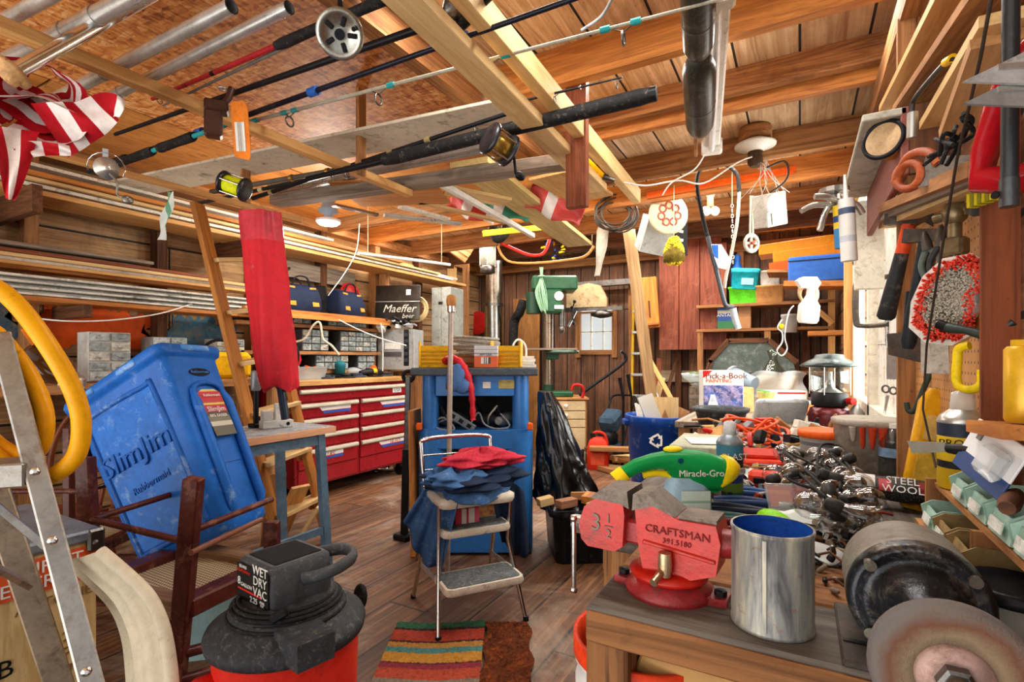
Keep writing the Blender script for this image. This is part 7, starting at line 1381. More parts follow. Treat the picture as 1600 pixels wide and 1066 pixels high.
# string of lamps
t = T('bulb_string', 'tangled string of clear glass light bulbs on black cord', 'string lights', PZ(1280, 770, BZ), world=True)
BULB = glass('#ffffff', .75)
bm = MB(); bm.lathe([(.012, -.02), (.014, -.012), (.02, 0), (.026, .014), (.0255, .028), (.018, .042), (.006, .048)], n=14); bme = bm.mesh('bulb', BULB)
sk = MB(); sk.lathe([(.008, -.05), (.014, -.045), (.014, -.022), (.012, -.018)], n=10); skm = sk.mesh('socket', m('#2a2826', .4))
rd = random.Random(21); pos = []
for i in range(44):
    px, py = rd.uniform(1222, 1335), rd.uniform(706, 800)
    if px < 1292 and py > 748: px += 45
    if i > 36: px, py = rd.uniform(1305, 1345), rd.uniform(765, 812)
    q = PZ(px, py, BZ+.035+.028*(i % 3))
    o = link('bulb', bme); o.parent = t; o.location = q-t.location; o.rotation_euler = (rd.uniform(.6, 2.4), rd.uniform(-.8, .8), rd.uniform(0, 6.3)); o.scale = (1.15,)*3; pos.append(q)
    s_ = link('socket', skm); s_.parent = o
b = MB()
for i in range(0, 44, 3): b.tube(spline([p+V(rd.uniform(-.03, .03), rd.uniform(-.03, .03), rd.uniform(-.015, .03)) for p in rd.sample(pos, 4)], 7), .0045, 6)
part(t, 'black_cord', b, BLKR)
t = T('steel_wool_bag', 'black, red and white plastic bag of steel wool pads', 'bag', PZ(1412, 796, BZ)+V(0, 0, .02), (0, 0, FACE-34), s=1.0); b = MB(); b.ell((0, 0, .035), (.13, .055, .035), n=26, k=11); part(t, 'bag', b, m('#191a1e', .25, 0, .6, 14, .5, .3, '#c9c9c4')); part(t, 'white_swirl', MB().sheet(lambda u, v: (-.118+.05*u, -.0575*math.sqrt(max(0, 1-(-.118+.05*u)**2/.0172))*math.cos(R(15+70*v)), .035+.037*math.sin(R(15+70*v))), 8, 6), m('#d8d8d4', .3, 0, .25, 14, .1)); part(t, 'wool_end', MB().ell((.09, 0, .035), (.06, .05, .033), n=20, k=9), m('#8a8a82', .8, .2, .5, 40, .9)); part(t, 'red_panel', MB().sheet(lambda u, v: (-.06+.12*u, -.057*math.sqrt(max(0, 1-(-.06+.12*u)**2/.0172))*math.cos(R(5+55*v)), .035+.037*math.sin(R(5+55*v))), 10, 6), bands([(0, '#b01e2a'), (.25, '#191a1e'), (.75, '#8a1622')], 0, -.06, .06)); txt(t, 'STEEL\nWOOL', .03, (-.005, -.052, .058), (55, 0, 0), WHT, .0004)
# bins on the right
BINP = m('#a9cdbf', .45, 0, .1, 6, .05, .15, '#6a7a6e'); BINT = m('#9a8358', .55, 0, .15, 6, .08, .2)
def small_bin(x, y, z, mt, label, tall=.05, w_=.1, dp=.1):
    t = T('storage_bin', label, 'bin', (x, y, z), (0, 0, -90), group='small parts bins on the right bench')
    part(t, 'front', MB().prism([(-w_/2, 0), (w_/2, 0), (w_/2, tall*.75), (-w_/2, tall*.75)], .004, (0, 0, 0), (78, 0, 0)), mt); part(t, 'bottom', MB().box((0, dp/2, .004), (w_, dp, .006)), m('#3a352c', .7, 0, .5, 40, .4)); part(t, 'rear', MB().box((0, dp, tall/2), (w_, .004, tall)), mt)
    for sx in (-1, 1): part(t, 'side', MB().prism([(0, 0), (dp, 0), (dp, tall), (.012, tall), (-.008, tall*.75)], .003, (sx*w_/2-.0015, 0, 0), (90, 0, 90)), mt)
    part(t, 'label_card', MB().box((0, -.007, tall*.4), (w_*.6, .002, tall*.35), (-12, 0, 0)), m('#dfe4dc', .5, 0, .3, 40))
    return t
t = T('bin_rack', 'stepped wooden rack holding pale green parts bins at right wall', 'rack', (.312, 1.25, BZ))
part(t, 'shelf', MB().box((0, -.06, .149), (.09, .62, .01)), OLDW); part(t, 'shelf', MB().box((-.02, .07, .061), (.12, .36, .01)), OLDW)
for y in (-.11, .25): part(t, 'end_panel', MB().box((-.01, y, .08 if y > 0 else .075), (.1, .012, .16 if y > 0 else .14)), OLDW)
for i in range(6):
    nm = ['nearest the viewer', 'second from viewer', 'third from viewer', 'fourth from viewer', 'fifth from viewer', 'farthest, by the spray can'][i]
    i < 4 and small_bin(.272, .95+.115*i, BZ+.158, BINP, 'pale green parts bin in the upper row, %s' % nm); 1 < i < 5 and small_bin(.245, .95+.115*i, BZ+.07, BINT if i % 3 != 1 else BINP, '%s parts bin in the lower row, %s' % ('tan' if i % 3 != 1 else 'pale green', ('nearest the viewer', 'middle one', 'farthest back')[i-2]))
t = T('blister_pack', 'white and blue blister pack lying across upper parts bins', 'package', PX(1545, 715, .27), (-20, 14, -78)); part(t, 'card', MB().box((0, 0, 0), (.14, .004, .09), ch=.001), bands([(0, '#1d3f78'), (.35, '#e6e8ea'), (.8, '#f2f2ee')], 2, -.045, .045)); part(t, 'blister', MB().box((.03, -.012, .0), (.06, .02, .05), ch=.008), clear('#e6eaec', .3)); part(t, 'hang_hole', MB().box((-.04, -.003, .025), (.012, .003, .02)), DSTEEL)
solo('file_tool', 'short worn wooden file handle lying across upper parts bins', 'handle', MB().tube([(-.06, 0, 0), (-.03, 0, 0), (.03, 0, 0), (.06, 0, 0)], [.01, .014, .013, .009], 12), DKW, (.28, 1.05, BZ+.22), (0, 0, 70))
t = T('lidded_pot', 'clear round pot with black lid right of grinder', 'pot', V(.282, 1.05, BZ), (0, 0, 0)); part(t, 'pot', MB().lathe([(.05, 0), (.056, .005), (.06, .075), (.062, .08)], n=30), clear('#9a958a', .5)); part(t, 'lid', MB().lathe([(.064, .075), (.067, .08), (.067, .094), (.058, .098), (.055, .09), (.01, .09)], n=30), BLK)
# --- clutter between
t = T('extension_cable', 'coiled orange extension cord heaped on bench behind spray can', 'cord', PZ(1190, 700, BZ), (0, 0, 20)); b = MB()
rd = random.Random(5)
for k in range(9): b.torus((rd.uniform(-.08, .1), rd.uniform(-.05, .06), .02+.012*k), rd.uniform(.07, .11), .0065, (rd.uniform(-25, 25), rd.uniform(-25, 25), rd.uniform(0, 90)), n=26, k=6, sx=1.3)
b.tube(spline([(-.2, -.05, .02), (-.1, -.1, .06), (.02, -.06, .15), (.1, .0, .06), (.25, .05, .03), (.38, .08, .03)], 7), .0065, 6); part(t, 'cord', b, m('#e2582a', .45)); part(t, 'plug', MB().box((-.21, -.05, .02), (.05, .03, .03), (0, 0, 25), ch=.006), m('#d8502a', .4))
def sm(px, py, z=BZ, dz=0): return PZ(px, py, z)+V(0, 0, dz)
t = T('wire_brush', 'black wire brush wheel leaning at orange cord', 'wire wheel', sm(1222, 702, dz=.05), (50, 0, FACE)); part(t, 'bristles', MB().lathe([(.018, -.012), (.05, -.016), (.055, 0), (.05, .016), (.018, .012)], n=30), m('#2c2622', .7, .3, .7, 90, .9)); part(t, 'hub', MB().cyl((0, 0, -.016), (0, 0, .016), .018), STEEL)
t = T('tape_measure', 'orange-red plastic tape case on bench left of light bulbs', 'tape measure', sm(1195, 765), (0, 0, FACE-25)); part(t, 'case', MB().box((0, 0, .03), (.1, .07, .06), ch=.012), m('#d63a20', .35)); part(t, 'clip', MB().box((-.01, -.037, .035), (.05, .006, .02), ch=.002), BLK); 
t = T('tool_case', 'second orange-red case behind the first, lid up', 'tool case', sm(1190, 738), (0, 0, FACE-15)); part(t, 'case', MB().box((0, 0, .025), (.14, .09, .05), ch=.008), m('#d63a20', .35)); part(t, 'lid', MB().box((0, .03, .065), (.13, .06, .02), (25, 0, 0), ch=.006), m('#c83220', .35))
t = T('bit_set_case', 'clear flat case with orange printed insert in front of bulbs', 'case', sm(1238, 800, dz=.042), (-32, 0, FACE-8)); part(t, 'insert', MB().box((0, 0, 0), (.125, .004, .06)), bands([(0, '#d8622a'), (.62, '#e07a34'), (.8, '#c2401e')], 2, -.03, .03)); part(t, 'clear_case', MB().box((0, -.002, -.006), (.14, .014, .085), ch=.003), clear('#e4e6e6', .25)); part(t, 'drill_icon', MB().box((.02, -.006, .01), (.05, .002, .018), ch=.0005), REDP)
solo('lime_scoop', 'bright lime green plastic scoop beside the tin can', 'scoop', MB().ell((0, 0, .03), (.035, .05, .03), n=18, k=8), m('#86d61e', .35), sm(1208, 835), (10, 0, FACE+20))
for i, (x, y, c, rz, l) in enumerate(((1150, 805, '#202a3c', -28, .2), (1165, 795, '#2a3c62', -22, .17), (1180, 783, '#27508a', -35, .13), (1128, 826, '#32544f', -12, .16), (1150, 842, '#5e1622', 8, .15))):
    t = T('hand_tool', 'plier handle among tools between spray can and tin can, %s' % ('black one', 'navy one behind the black', 'bright blue one', 'dark green one nearest vise', 'deep red one against vise')[i], 'pliers', sm(x, y, dz=.015+.004*i), (0, 0, FACE+rz))
    part(t, 'grip', MB().tube(spline([(-l/2, 0, 0), (-l/6, .012, .006), (l/4, .01, .004), (l/2, 0, 0)], 6), .009, 10), m(c, .4)); part(t, 'grip', MB().tube(spline([(-l/2, -.04, 0), (-l/6, -.03, .004), (l/4, -.01, .002), (l/2, 0, 0)], 6), .009, 10), m(c, .4)); part(t, 'jaw', MB().tube([(l/2, 0, 0), (l/2+.03, 0, .0), (l/2+.06, 0, 0)], [.012, .012, .004], 8), STEEL)
for i, (x, y, w_, rz) in enumerate(((1272, 835, .15, -12), (1252, 872, .12, 20), (1150, 745, .16, 10))):
    solo('zip_bag', 'clear zip bag of small parts on the bench, %s' % ('behind grinder', 'right of tin can', 'under the spray can')[i], 'bag', MB().sheet(lambda u, v: (-w_/2+w_*u, -.06+.13*v, .012+.008*math.sin(7*u+5*v)+.02*v), 14, 10), clear('#dfe4e2', .5, .15), sm(x, y), (0, 0, FACE+rz), thick=.004)
solo('card_booklet', 'printed card leaflet lying on the bench by grinder', 'leaflet', MB().box((0, 0, .004), (.13, .19, .004)), bands([(0, '#8a9a4a'), (.3, '#d9dccc'), (.7, '#c2c8b4')], 1, -.09, .09), sm(1488, 868, dz=.004), (0, 6, -20))
t = T('tin_box', 'pale green tin box with flaking paint at back edge of bench', 'box', PZ(1095, 735, BZ), (0, 0, 2)); part(t, 'box', MB().box((0, .12, .05), (.22, .36, .1), ch=.004), m('#a9ad94', .5, .1, .2, 6, .1, .3, '#7a6a4a')); part(t, 'side_label', MB().box((-.112, .12, .05), (.004, .3, .07)), bands([(0, '#2a4a6c'), (.3, '#c8b48a'), (.6, '#8a4a2a')], 1, -.05, .3))
solo('paper_sheet', 'sheet of white paper on the green tin box', 'paper', MB().box((0, 0, .002), (.2, .16, .002)), WHT, PZ(1115, 690, BZ+.102), (0, 0, 20))
t = T('metal_tray_lid', 'grey enamel tray propped behind orange cord', 'tray', PZ(1220, 672, BZ), (-62, 0, FACE-6)); b = MB(); rring(b, [(.14, .09, .03, 0), (.15, .1, .03, .006), (.155, .105, .03, .02), (.148, .098, .03, .02), (.135, .085, .025, .006)]); t.location.z += .09; part(t, 'tray', b, m('#c3ccd2', .3, .2, .15, 6, .05, .2))
solo('scraper_paddle', 'old wooden paddle scraper lying diagonally on the bench', 'scraper', MB().bar((-.16, 0, 0), (.08, 0, 0), .022, .018, ch=.004).box((.12, 0, 0), (.1, .07, .006), ch=.001), DKW, sm(1185, 722, dz=.03), (0, 0, FACE-32))
solo('bench_litter', 'small screws, shavings and scraps strewn on the bench between tools', 'scraps', heap((0, 0, 0), (.26, .36, .035), 260, [0, 1, 2, 3, 4, 5, 6], sz=(.012, .035), seed=31), [OLDW, DSTEEL, m('#c8c0ae'), BLK, m('#8a3a2a'), m('#b99a5a'), m('#5a6a72')], V(-.1, 2.0, BZ), kind='stuff')
solo('bench_litter', 'nails, cord ends and dusty scraps on the bench behind grinder', 'scraps', heap((0, 0, 0), (.13, .2, .03), 120, [0, 1, 2, 3], sz=(.008, .024), seed=33), [DKW, DSTEEL, m('#8a8070'), BLK], V(.12, 1.32, BZ), kind='stuff')
solo('bench_clutter', 'tools, packets and wood jumbled on the bench behind the orange cord', 'clutter', heap((0, 0, 0), (.3, .28, .1), 120, [0, 1, 2, 3, 4, 5, 6], sz=(.02, .08), seed=44), [OLDW, WHT, m('#8fa0a8'), m('#c89a5a'), REDP, BLK, m('#d8d2c2')], V(-.12, 2.85, BZ), kind='stuff')
# --- buckets under the bench
def bucket(label, loc, r, h_, mt, rim, inner=None):
    t = T('bucket', label, 'bucket', loc); part(t, 'wall', MB().lathe([(r*.85, 0), (r*.87, .005), (r*.97, h_*.7), (r*1.02, h_*.72), (r*1.02, h_*.75), (r*.98, h_*.77), (r*.985, h_*.86), (r*1.03, h_*.87), (r*1.03, h_*.9)], n=40, close=(True, False)), mt); part(t, 'rim', MB().lathe([(r, h_*.88), (r*1.05, h_*.9), (r*1.05, h_), (r*.98, h_), (r*.95, h_*.9), (r*.82, .02), (.01, .015)], n=40, close=(False, True)), rim); return t
bucket('white plastic bucket with orange-red liner under the bench corner', V(-.27, 1.03, .34), .135, .36, m('#dfe0dc', .35, 0, .08, 5, .03, .15, '#8a8a80'), m('#e0421e', .4))
solo('low_crate', 'wooden crate under the white bucket', 'crate', MB().box((0, 0, .165), (.3, .3, .33), ch=.004).box((0, -.152, .25), (.3, .006, .06)).box((0, -.152, .1), (.3, .006, .06)), OLDW, V(-.27, 1.05, .002))
t = bucket('beige bucket with lid standing on the floor left of the bench leg', PZ(925, 1090, .0)*0+V(-.47, 1.08, 0), .15, .4, m('#c9bfa8', .45, 0, .1, 5, .04, .2, '#8a7a60'), WHT); part(t, 'lid', MB().lathe([(.145, .4), (.15, .405), (.15, .41), (.02, .412)], n=36), m('#b9aa90', .5, 0, .15, 5, .05, .2)); part(t, 'bail_handle', MB().tube(spline([(.155, 0, .37), (.1, -.14, .3), (0, -.17, .28), (-.1, -.14, .3), (-.155, 0, .37)], 6), .004, 6), STEEL)
# ================= right wall: pegboard and hanging tools
t = NT('pegboard'); tc = t.N('TexCoord'); sp = t.N('SeparateXYZ'); t.L(tc.outputs['Object'], sp.inputs[0])
def wrapc(o):
    a = t.N('Math', operation='MULTIPLY', i1=1/.0254); t.L(o, a.inputs[0]); f_ = t.N('Math', operation='FRACT'); t.L(a.outputs[0], f_.inputs[0]); s_ = t.N('Math', operation='SUBTRACT', i1=.5); t.L(f_.outputs[0], s_.inputs[0]); return s_.outputs[0]
cb = t.N('CombineXYZ'); t.L(wrapc(sp.outputs[1]), cb.inputs[0]); t.L(wrapc(sp.outputs[2]), cb.inputs[1]); ln = t.N('VectorMath', operation='LENGTH'); t.L(cb.outputs[0], ln.inputs[0])
hole = t.ramp(ln.outputs['Value'], [(.13, (1, 1, 1, 1)), (.15, (0, 0, 0, 1))]); base = t.ramp(t.noise(tc.outputs['Object'], 5, 6, .7), [(.3, lin('#a8703a')), (.6, lin('#cf9654')), (.8, lin('#dcae72'))]); PEG = t.fin(t.mix(hole, base, (.02, .012, .006, 1)), .6)
solo('pegboard', 'brown pegboard on the right wall hung with tools', 'pegboard', MB().box((XR-.01, 1.79, 1.38), (.012, .84, .66)), PEG)
def wl(px, py, X): return PX(px, py, X)
def face_wall(name, label, cat, px, py, X, roll=0, group=None, yaw=0): return T(name, label, cat, wl(px, py, X), (0, roll, -90+yaw), group)
IRON = m('#4f4a44', .45, .6, .3, 10, .12, .3, '#7a5a40'); FORG = m('#5c5650', .5, .5, .35, 8, .2, .35, '#8a7a68')
# hammers
t = face_wall('claw_hammer', 'claw hammer with orange-red grip band hanging on pegboard', 'hammer', 1383, 500, .24, 14, yaw=50)
part(t, 'grip', MB().tube([(0, 0, 0), (.0, 0, .01), (0, 0, .15), (0, 0, .21)], [.017, .026, .021, .019], 14), m('#2a2b2d', .55, 0, .2, 9, .1, .3, '#77706a')); part(t, 'orange_band', MB().tube([(0, 0, .21), (0, 0, .3)], .0185, 14), m('#d24a22', .45)); 
part(t, 'head', MB().prism([(-.075, .33), (-.07, .295), (-.03, .3), (-.012, .295), (.014, .295), (.04, .31), (.08, .29), (.115, .255), (.09, .32), (.05, .345), (.0, .345), (-.03, .335)], .026, (0, .013, 0), (90, 0, 0)), IRON)
t = face_wall('hammer', 'black-handled hammer hanging head up behind orange-banded one', 'hammer', 1418, 545, .27, 8, yaw=50); part(t, 'grip', MB().tube([(0, 0, 0), (0, 0, .02), (0, 0, .2), (0, 0, .3)], [.014, .02, .014, .012], 12), m('#23272b', .5)); part(t, 'head', MB().prism([(-.05, .3), (.05, .3), (.07, .33), (-.05, .34)], .03, (0, .015, 0), (90, 0, 0)), IRON)
t = face_wall('hatchet', 'dark flat-bladed tool hanging lowest among the hammers', 'hatchet', 1413, 575, .3, 4, yaw=50); part(t, 'blade', MB().prism([(-.05, .04), (.06, .02), (.07, .1), (.02, .12), (-.06, .11)], .012, (0, .006, 0), (90, 0, 0)), IRON); part(t, 'handle', MB().tube([(0, 0, .1), (.0, 0, .25)], .012, 10), m('#20343c', .5))
# clamps
def cclamp(label, px, py, X, w_, h_, roll, mt=FORG, yaw=50):
    t = face_wall('c_clamp', label, 'clamp', px, py, X, roll, 'C clamps by the window', yaw); b = MB()
    b.tube(spline([(w_*.95, 0, 0), (w_*.2, 0, 0), (0, 0, h_*.12), (0, 0, h_*.88), (w_*.2, 0, h_), (w_*.95, 0, h_)], 7), [.019]*36, 8, flat=.6); part(t, 'frame', b, mt); part(t, 'screw', MB().cyl((w_*.9, 0, -.1), (w_*.9, 0, h_*.45), .007), STEEL); part(t, 'pad', MB().cyl((w_*.9, 0, h_*.45), (w_*.9, 0, h_*.5), .014), STEEL); part(t, 'crossbar', MB().cyl((w_*.9-.04, 0, -.09), (w_*.9+.04, 0, -.09), .004), STEEL)
cclamp('smaller upper iron C clamp hanging in front of the window frame', 1336, 414, .24, .14, .17, 0); cclamp('big lower iron C clamp hanging in front of white shutter', 1338, 510, .24, .16, .22, 0)
# brush
t = face_wall('scrub_brush', 'kidney-shaped brush with red edge and grey bristles on pegboard', 'brush', 1488, 468, .29, 10, yaw=62); o = [(.045, .07), (.02, .085), (-.02, .075), (-.045, .04), (-.055, -.01), (-.05, -.06), (-.02, -.085), (.02, -.085), (.045, -.06), (.04, -.02), (.035, .01), (.05, .04)]
part(t, 'backing', MB().prism([(x*1.22-.008, z*1.17) for x, z in o], .03, (0, .03, 0), (90, 0, 0)), m('#d8d2c8', .4)); 
def bris(k0, k1, n_, l, mt, nm, seed):
    rd = random.Random(seed); b = MB()
    for i in range(n_):
        a = rd.random()*12; j = int(a) % 12; f_ = a-int(a); x, z = [o[j][c]*(1-f_)+o[(j+1) % 12][c]*f_ for c in (0, 1)]; k = math.sqrt(rd.uniform(k0*k0, k1*k1)); x *= k; z *= k; e = (x+rd.uniform(-.008, .008), -l*rd.uniform(.8, 1.1), z+rd.uniform(-.008, .008))
        b.bar((x, 0, z), e, .0034, .0034)
    part(t, nm, b, mt)
bris(.8, 1.05, 800, .022, m('#d8422e', .6, 0, .3, 30), 'red_bristles', 1); bris(0, .82, 1300, .02, m('#a89f90', .7, 0, .4, 30), 'grey_bristles', 2)
part(t, 'red_bed', MB().prism([(x*1.02, z*1.02) for x, z in o], .006, (0, .004, 0), (90, 0, 0)), m('#7a2a20', .7))
# brass valves
t = face_wall('brass_valve', 'pair of tarnished brass tap fittings hanging on pegboard', 'valve', 1492, 350, .3, 0, yaw=50); BRS = m('#7a6a4c', .4, .7, .3, 10, .12, .3, '#4a4438')
part(t, 'upper_body', MB().lathe([(.012, .0), (.022, .01), (.024, .035), (.014, .05), (.012, .065)], n=16).tube([(-.04, 0, .02), (.04, 0, .03)], .011, 10), BRS); part(t, 'lever', MB().bar((-.04, -.01, .075), (.05, -.01, .07), .014, .006, ch=.002), BRS); part(t, 'lower_body', MB().box((0, 0, -.05), (.045, .035, .04), ch=.006).cyl((0, 0, -.03), (.0, 0, 0), .013).cyl((0, 0, -.09), (0, 0, -.07), .009), BRS)
# hose nozzle gun
t = face_wall('hose_nozzle', 'dark green pistol hose nozzle hanging low on pegboard', 'nozzle', 1518, 525, .3, 25, yaw=50); t.scale = (.68,)*3; NZ = m('#27332c', .45, .1, .3, 9, .1); part(t, 'barrel', MB().tube([(-.075, 0, -.0), (-.06, 0, 0), (-.02, 0, .01), (.04, 0, .015), (.06, 0, .03)], [.014, .016, .012, .016, .012], 12), NZ); part(t, 'handle', MB().tube([(.04, 0, .015), (.06, 0, .05), (.075, 0, .075)], [.014, .016, .012], 10), NZ); part(t, 'tip', MB().cyl((-.095, 0, 0), (-.07, 0, 0), .015), BLK)
# packs, hooks, scraper
t = face_wall('drill_bit_pack', 'clear pack with dark bit and orange card behind the brush', 'package', 1530, 470, .33, 0, yaw=10); part(t, 'card', MB().box((0, 0, 0), (.07, .004, .13)), bands([(0, '#c87a2a'), (.45, '#4a3a34'), (.8, '#8a7a70')], 2, -.065, .065)); part(t, 'blister', MB().ell((-.01, -.01, .0), (.03, .014, .045)), clear('#cfcac2', .3))
t = face_wall('folded_rule', 'bright yellow bundle of flat folding sticks at top of pegboard', 'folding rule', 1538, 318, .3, 0, yaw=25); 
for k in range(7): part(t, 'stick', MB().box((-.026+.0085*k, 0, .045), (.006, .02, .092), ch=.001), m('#d8c21e', .45, 0, .15, 20) if k % 2 == 0 else m('#8a8420', .5))
t = face_wall('small_block', 'small dark block with brass end hanging beside yellow rule', 'block', 1525, 328, .32, 20); part(t, 'block', MB().box((0, 0, 0), (.05, .025, .02), ch=.003), IRON); part(t, 'end', MB().box((-.026, 0, 0), (.006, .025, .02)), GOLD)
t = face_wall('yellow_hook', 'yellow plastic handle hook hanging at bottom of pegboard', 'hook', 1515, 600, .31, 0, yaw=50); part(t, 'hook', MB().tube(spline([(.0, 0, .08), (-.018, 0, .075), (-.022, 0, .05), (-.022, 0, .0), (0, 0, -.012), (.02, 0, 0), (.022, 0, .03)], 6), .009, 8), m('#e8c818', .4))
t = face_wall('glass_scraper', 'long black-handled scraper with steel blade leaning below the pegboard', 'scraper', 1430, 690, .2, 40, yaw=30); a_ = wl(1498, 597, .27)-t.location; part(t, 'handle', MB().tube([V(0, 0, .0)+Vector((.06, 0, .05)), Vector((.1, 0, .09)), Vector((.17, 0, .15))], [.009, .013, .012], 10), BLK); part(t, 'blade', MB().prism([(-.012, -.012), (.012, -.022), (.06, .04), (.05, .055)], .003, rot=(90, 0, 0)), STEEL)
t = face_wall('grey_trowel', 'flat steel trowel blade hanging beneath the hammers', 'trowel', 1400, 580, .3, 0, yaw=50); part(t, 'blade', MB().prism([(-.03, -.03), (.03, -.03), (.035, .1), (-.01, .13), (-.03, .08)], .004, rot=(90, 0, 0)), STEEL)
t = face_wall('scissors', 'grey scissors hanging point down near the paint bucket', 'scissors', 1386, 628, .31, 10, yaw=50); part(t, 'blade', MB().prism([(-.004, -.05), (.006, .02), (-.006, .03)], .003, rot=(90, 0, 0)), STEEL); part(t, 'blade', MB().prism([(.006, -.05), (-.006, .02), (.008, .03)], .003, (0, -.004, 0), (90, 0, 0)), STEEL)
for x in (-.014, .016): part(t, 'finger_loop', MB().torus((x, 0, .05), .014, .004, (90, 0, 0), n=16), DSTEEL)
t = face_wall('metal_plate', 'dull white metal plate hung on a nail under the brush', 'plate', 1462, 555, .32, 0, yaw=50); part(t, 'plate', MB().prism([(-.035, -.05), (.035, -.05), (.03, .05), (-.035, .06)], .003, rot=(90, 0, 0)), m('#b9b2a6', .5, .3, .2, 9, .1, .3))
for i, (px, py, c, h_, lab) in enumerate(((1452, 400, '#5f6a66', .12, 'grey-green pliers hanging behind orange-banded hammer'), (1470, 395, '#3a3a3c', .11, 'black pliers hanging between hammer and brass fittings'), (1447, 445, '#8a8474', .09, 'tan putty knife hanging behind hammer grip'), (1430, 640, '#37443c', .2, 'dark green hook bar hanging below hammers'))):
    t = face_wall('hanging_pliers' if i < 2 else 'hanging_bar' if i == 3 else 'putty_knife', lab, 'pliers' if i < 2 else 'bar' if i == 3 else 'putty knife', px, py, .31, 10*i-10, yaw=50)
    if i < 2:
        for sx in (-1, 1): part(t, 'handle', MB().tube(spline([(sx*.02, 0, -h_/2), (sx*.024, 0, -.02), (sx*.004, 0, .02)], 5), .008, 8), m(c, .45))
        part(t, 'jaw', MB().tube([(0, 0, .015), (0, 0, .04), (0, 0, .07)], [.014, .013, .005], 8), IRON)
    else:
        part(t, 'shaft', MB().tube(spline([(.0, 0, h_), (0, 0, h_*.3), (0, 0, 0), (-.015, 0, -.012), (-.03, 0, .01)], 6) if i == 3 else [(0, 0, 0), (0, 0, h_)], .008 if i == 3 else .012, 8), m(c, .5))
        if i == 2: part(t, 'blade', MB().box((0, 0, -.03), (.05, .003, .06), ch=.001), STEEL)
b = MB(); b.tube([wl(1552, -20, .2), wl(1532, 90, .2), wl(1495, 250, .22), wl(1470, 400, .22), wl(1448, 540, .24), wl(1442, 640, .25), wl(1462, 730, .25)], .0022, 6)
solo('hanging_wire', 'thin dark wire hanging from above across the pegboard', 'wire', b, m('#3a3028', .5))
# window side: caulk tubes and puller
t = T('caulk_tube', 'white caulk tube hanging at left edge of right window', 'tube', wl(1327, 408, .14), (0, -3, FACE)); part(t, 'tube', MB().cyl((0, 0, 0), (0, 0, .2), .024), bands([(0, '#e8e6e0'), (.3, '#c8ccd4'), (.4, '#e8e6e0'), (.75, '#4a5a78'), (.85, '#ecebe6')], 2, 0, .2)); part(t, 'nozzle', MB().cyl((0, 0, .2), (0, 0, .28), .008, .004), WHT)
t = T('caulk_tube', 'yellow and blue tube hanging left of the white caulk tube', 'tube', wl(1315, 388, .12), (0, -3, FACE)); part(t, 'tube', MB().cyl((0, 0, 0), (0, 0, .14), .02), bands([(0, '#2f7ab0'), (.45, '#e8c21e'), (.6, '#1d3f78'), (.75, '#e8c21e')], 2, 0, .14)); part(t, 'nozzle', MB().cyl((0, 0, .14), (0, 0, .18), .007, .004), WHT)
t = T('gear_puller', 'steel gear puller with splayed arms hung on stud by corner', 'gear puller', wl(1303, 330, .1), (0, 0, FACE)); ST = m('#c2c0b8', .3, .8, .2, 10, .05); part(t, 'hub', MB().lathe([(.02, 0), (.02, .05), (.045, .06), (.045, .075), (.02, .08)], n=12, smooth=False), ST)
for k, (dx, dz) in enumerate(((-.11, -.0), (-.06, -.07), (.07, -.02), (-.1, .03))): part(t, 'arm', MB().tube(spline([(0, -.01*k, .02), (dx*.6, -.02*k, .02+dz*.3), (dx, -.02*k, dz)], 5), [.01]*11, 6), ST)
# upper right: shelf box, roll, saw, red tool, pipe, blades
t = T('wall_shelf', 'small brown shelf with whitish top board high on right wall', 'shelf', (.275, 2.11, 1.83))
part(t, 'top_board', MB().box((-.075, 0, .08), (.1, .8, .02), ch=.003), m('#b5b0a2', .6, 0, .2, 6, .1, .4, '#8a7a50')); part(t, 'front_board', MB().box((-.03, 0, 0), (.02, .8, .18), ch=.003), wood('#8a5248', '#6b3a32', .6, 12, .3, .3)); part(t, 'end_board', MB().box((.03, -.39, 0), (.1, .02, .18)), DKW); part(t, 'trim_piece', MB().box((-.03, .43, -.12), (.1, .04, .36), ch=.003), WHITEP)
t = T('tape_roll', 'black-rimmed roll with orange windings on the high shelf', 'roll', wl(1380, 218, .2), (86, 0, FACE-60), s=.72); part(t, 'face', MB().lathe([(.01, -.03), (.06, -.03), (.068, -.026), (.068, .0), (.06, .004), (.01, .004)], n=30), m('#c4a47c', .6)); part(t, 'rim', MB().torus((0, 0, .0), .068, .009, n=30), BLK); part(t, 'windings', MB().lathe([(.05, -.09), (.055, -.088), (.055, -.03)], n=26), m('#d68a1e', .5, 0, .3, 60, .5))
t = T('hand_saw', 'old hand saw with orange-brown handle lying on right wall ledge', 'saw', wl(1420, 275, .2), (0, 20, -62), s=.75); part(t, 'handle', MB().torus((0, 0, .0), .035, .011, (90, 0, 0), n=20, sx=1.4).tube(spline([(-.05, 0, -.02), (-.02, 0, .05), (.05, 0, .06), (.1, 0, .03)], 5), .012, 8), wood('#b0562a', '#7a3416', .5)); part(t, 'blade', MB().prism([(.05, -.03), (.32, .02), (.32, .05), (.05, .05)], .003, rot=(90, 0, 0)), DSTEEL)
for i in range(3): solo('wood_batten', 'short ledge of wood under the old hand saw, %s' % ('lowest', 'middle', 'top')[i], 'batten', MB().bar(wl(1385, 352-13*i, .29-.02*i), wl(1545, 282-11*i, .29-.02*i), .05, .025), (PALEW, GRYW, OLDW)[i])
b = MB(); q = wl(1490, 225, .22)
for k in range(7): b.tube(spline([q+V(0, rnd(-.06, .06), rnd(.0, .03)), q+V(rnd(-.02, .02), rnd(-.05, .05), rnd(-.01, .03)), q+V(rnd(-.03, .0), rnd(-.07, .07), rnd(-.04, .0))], 6), .0035, 7)
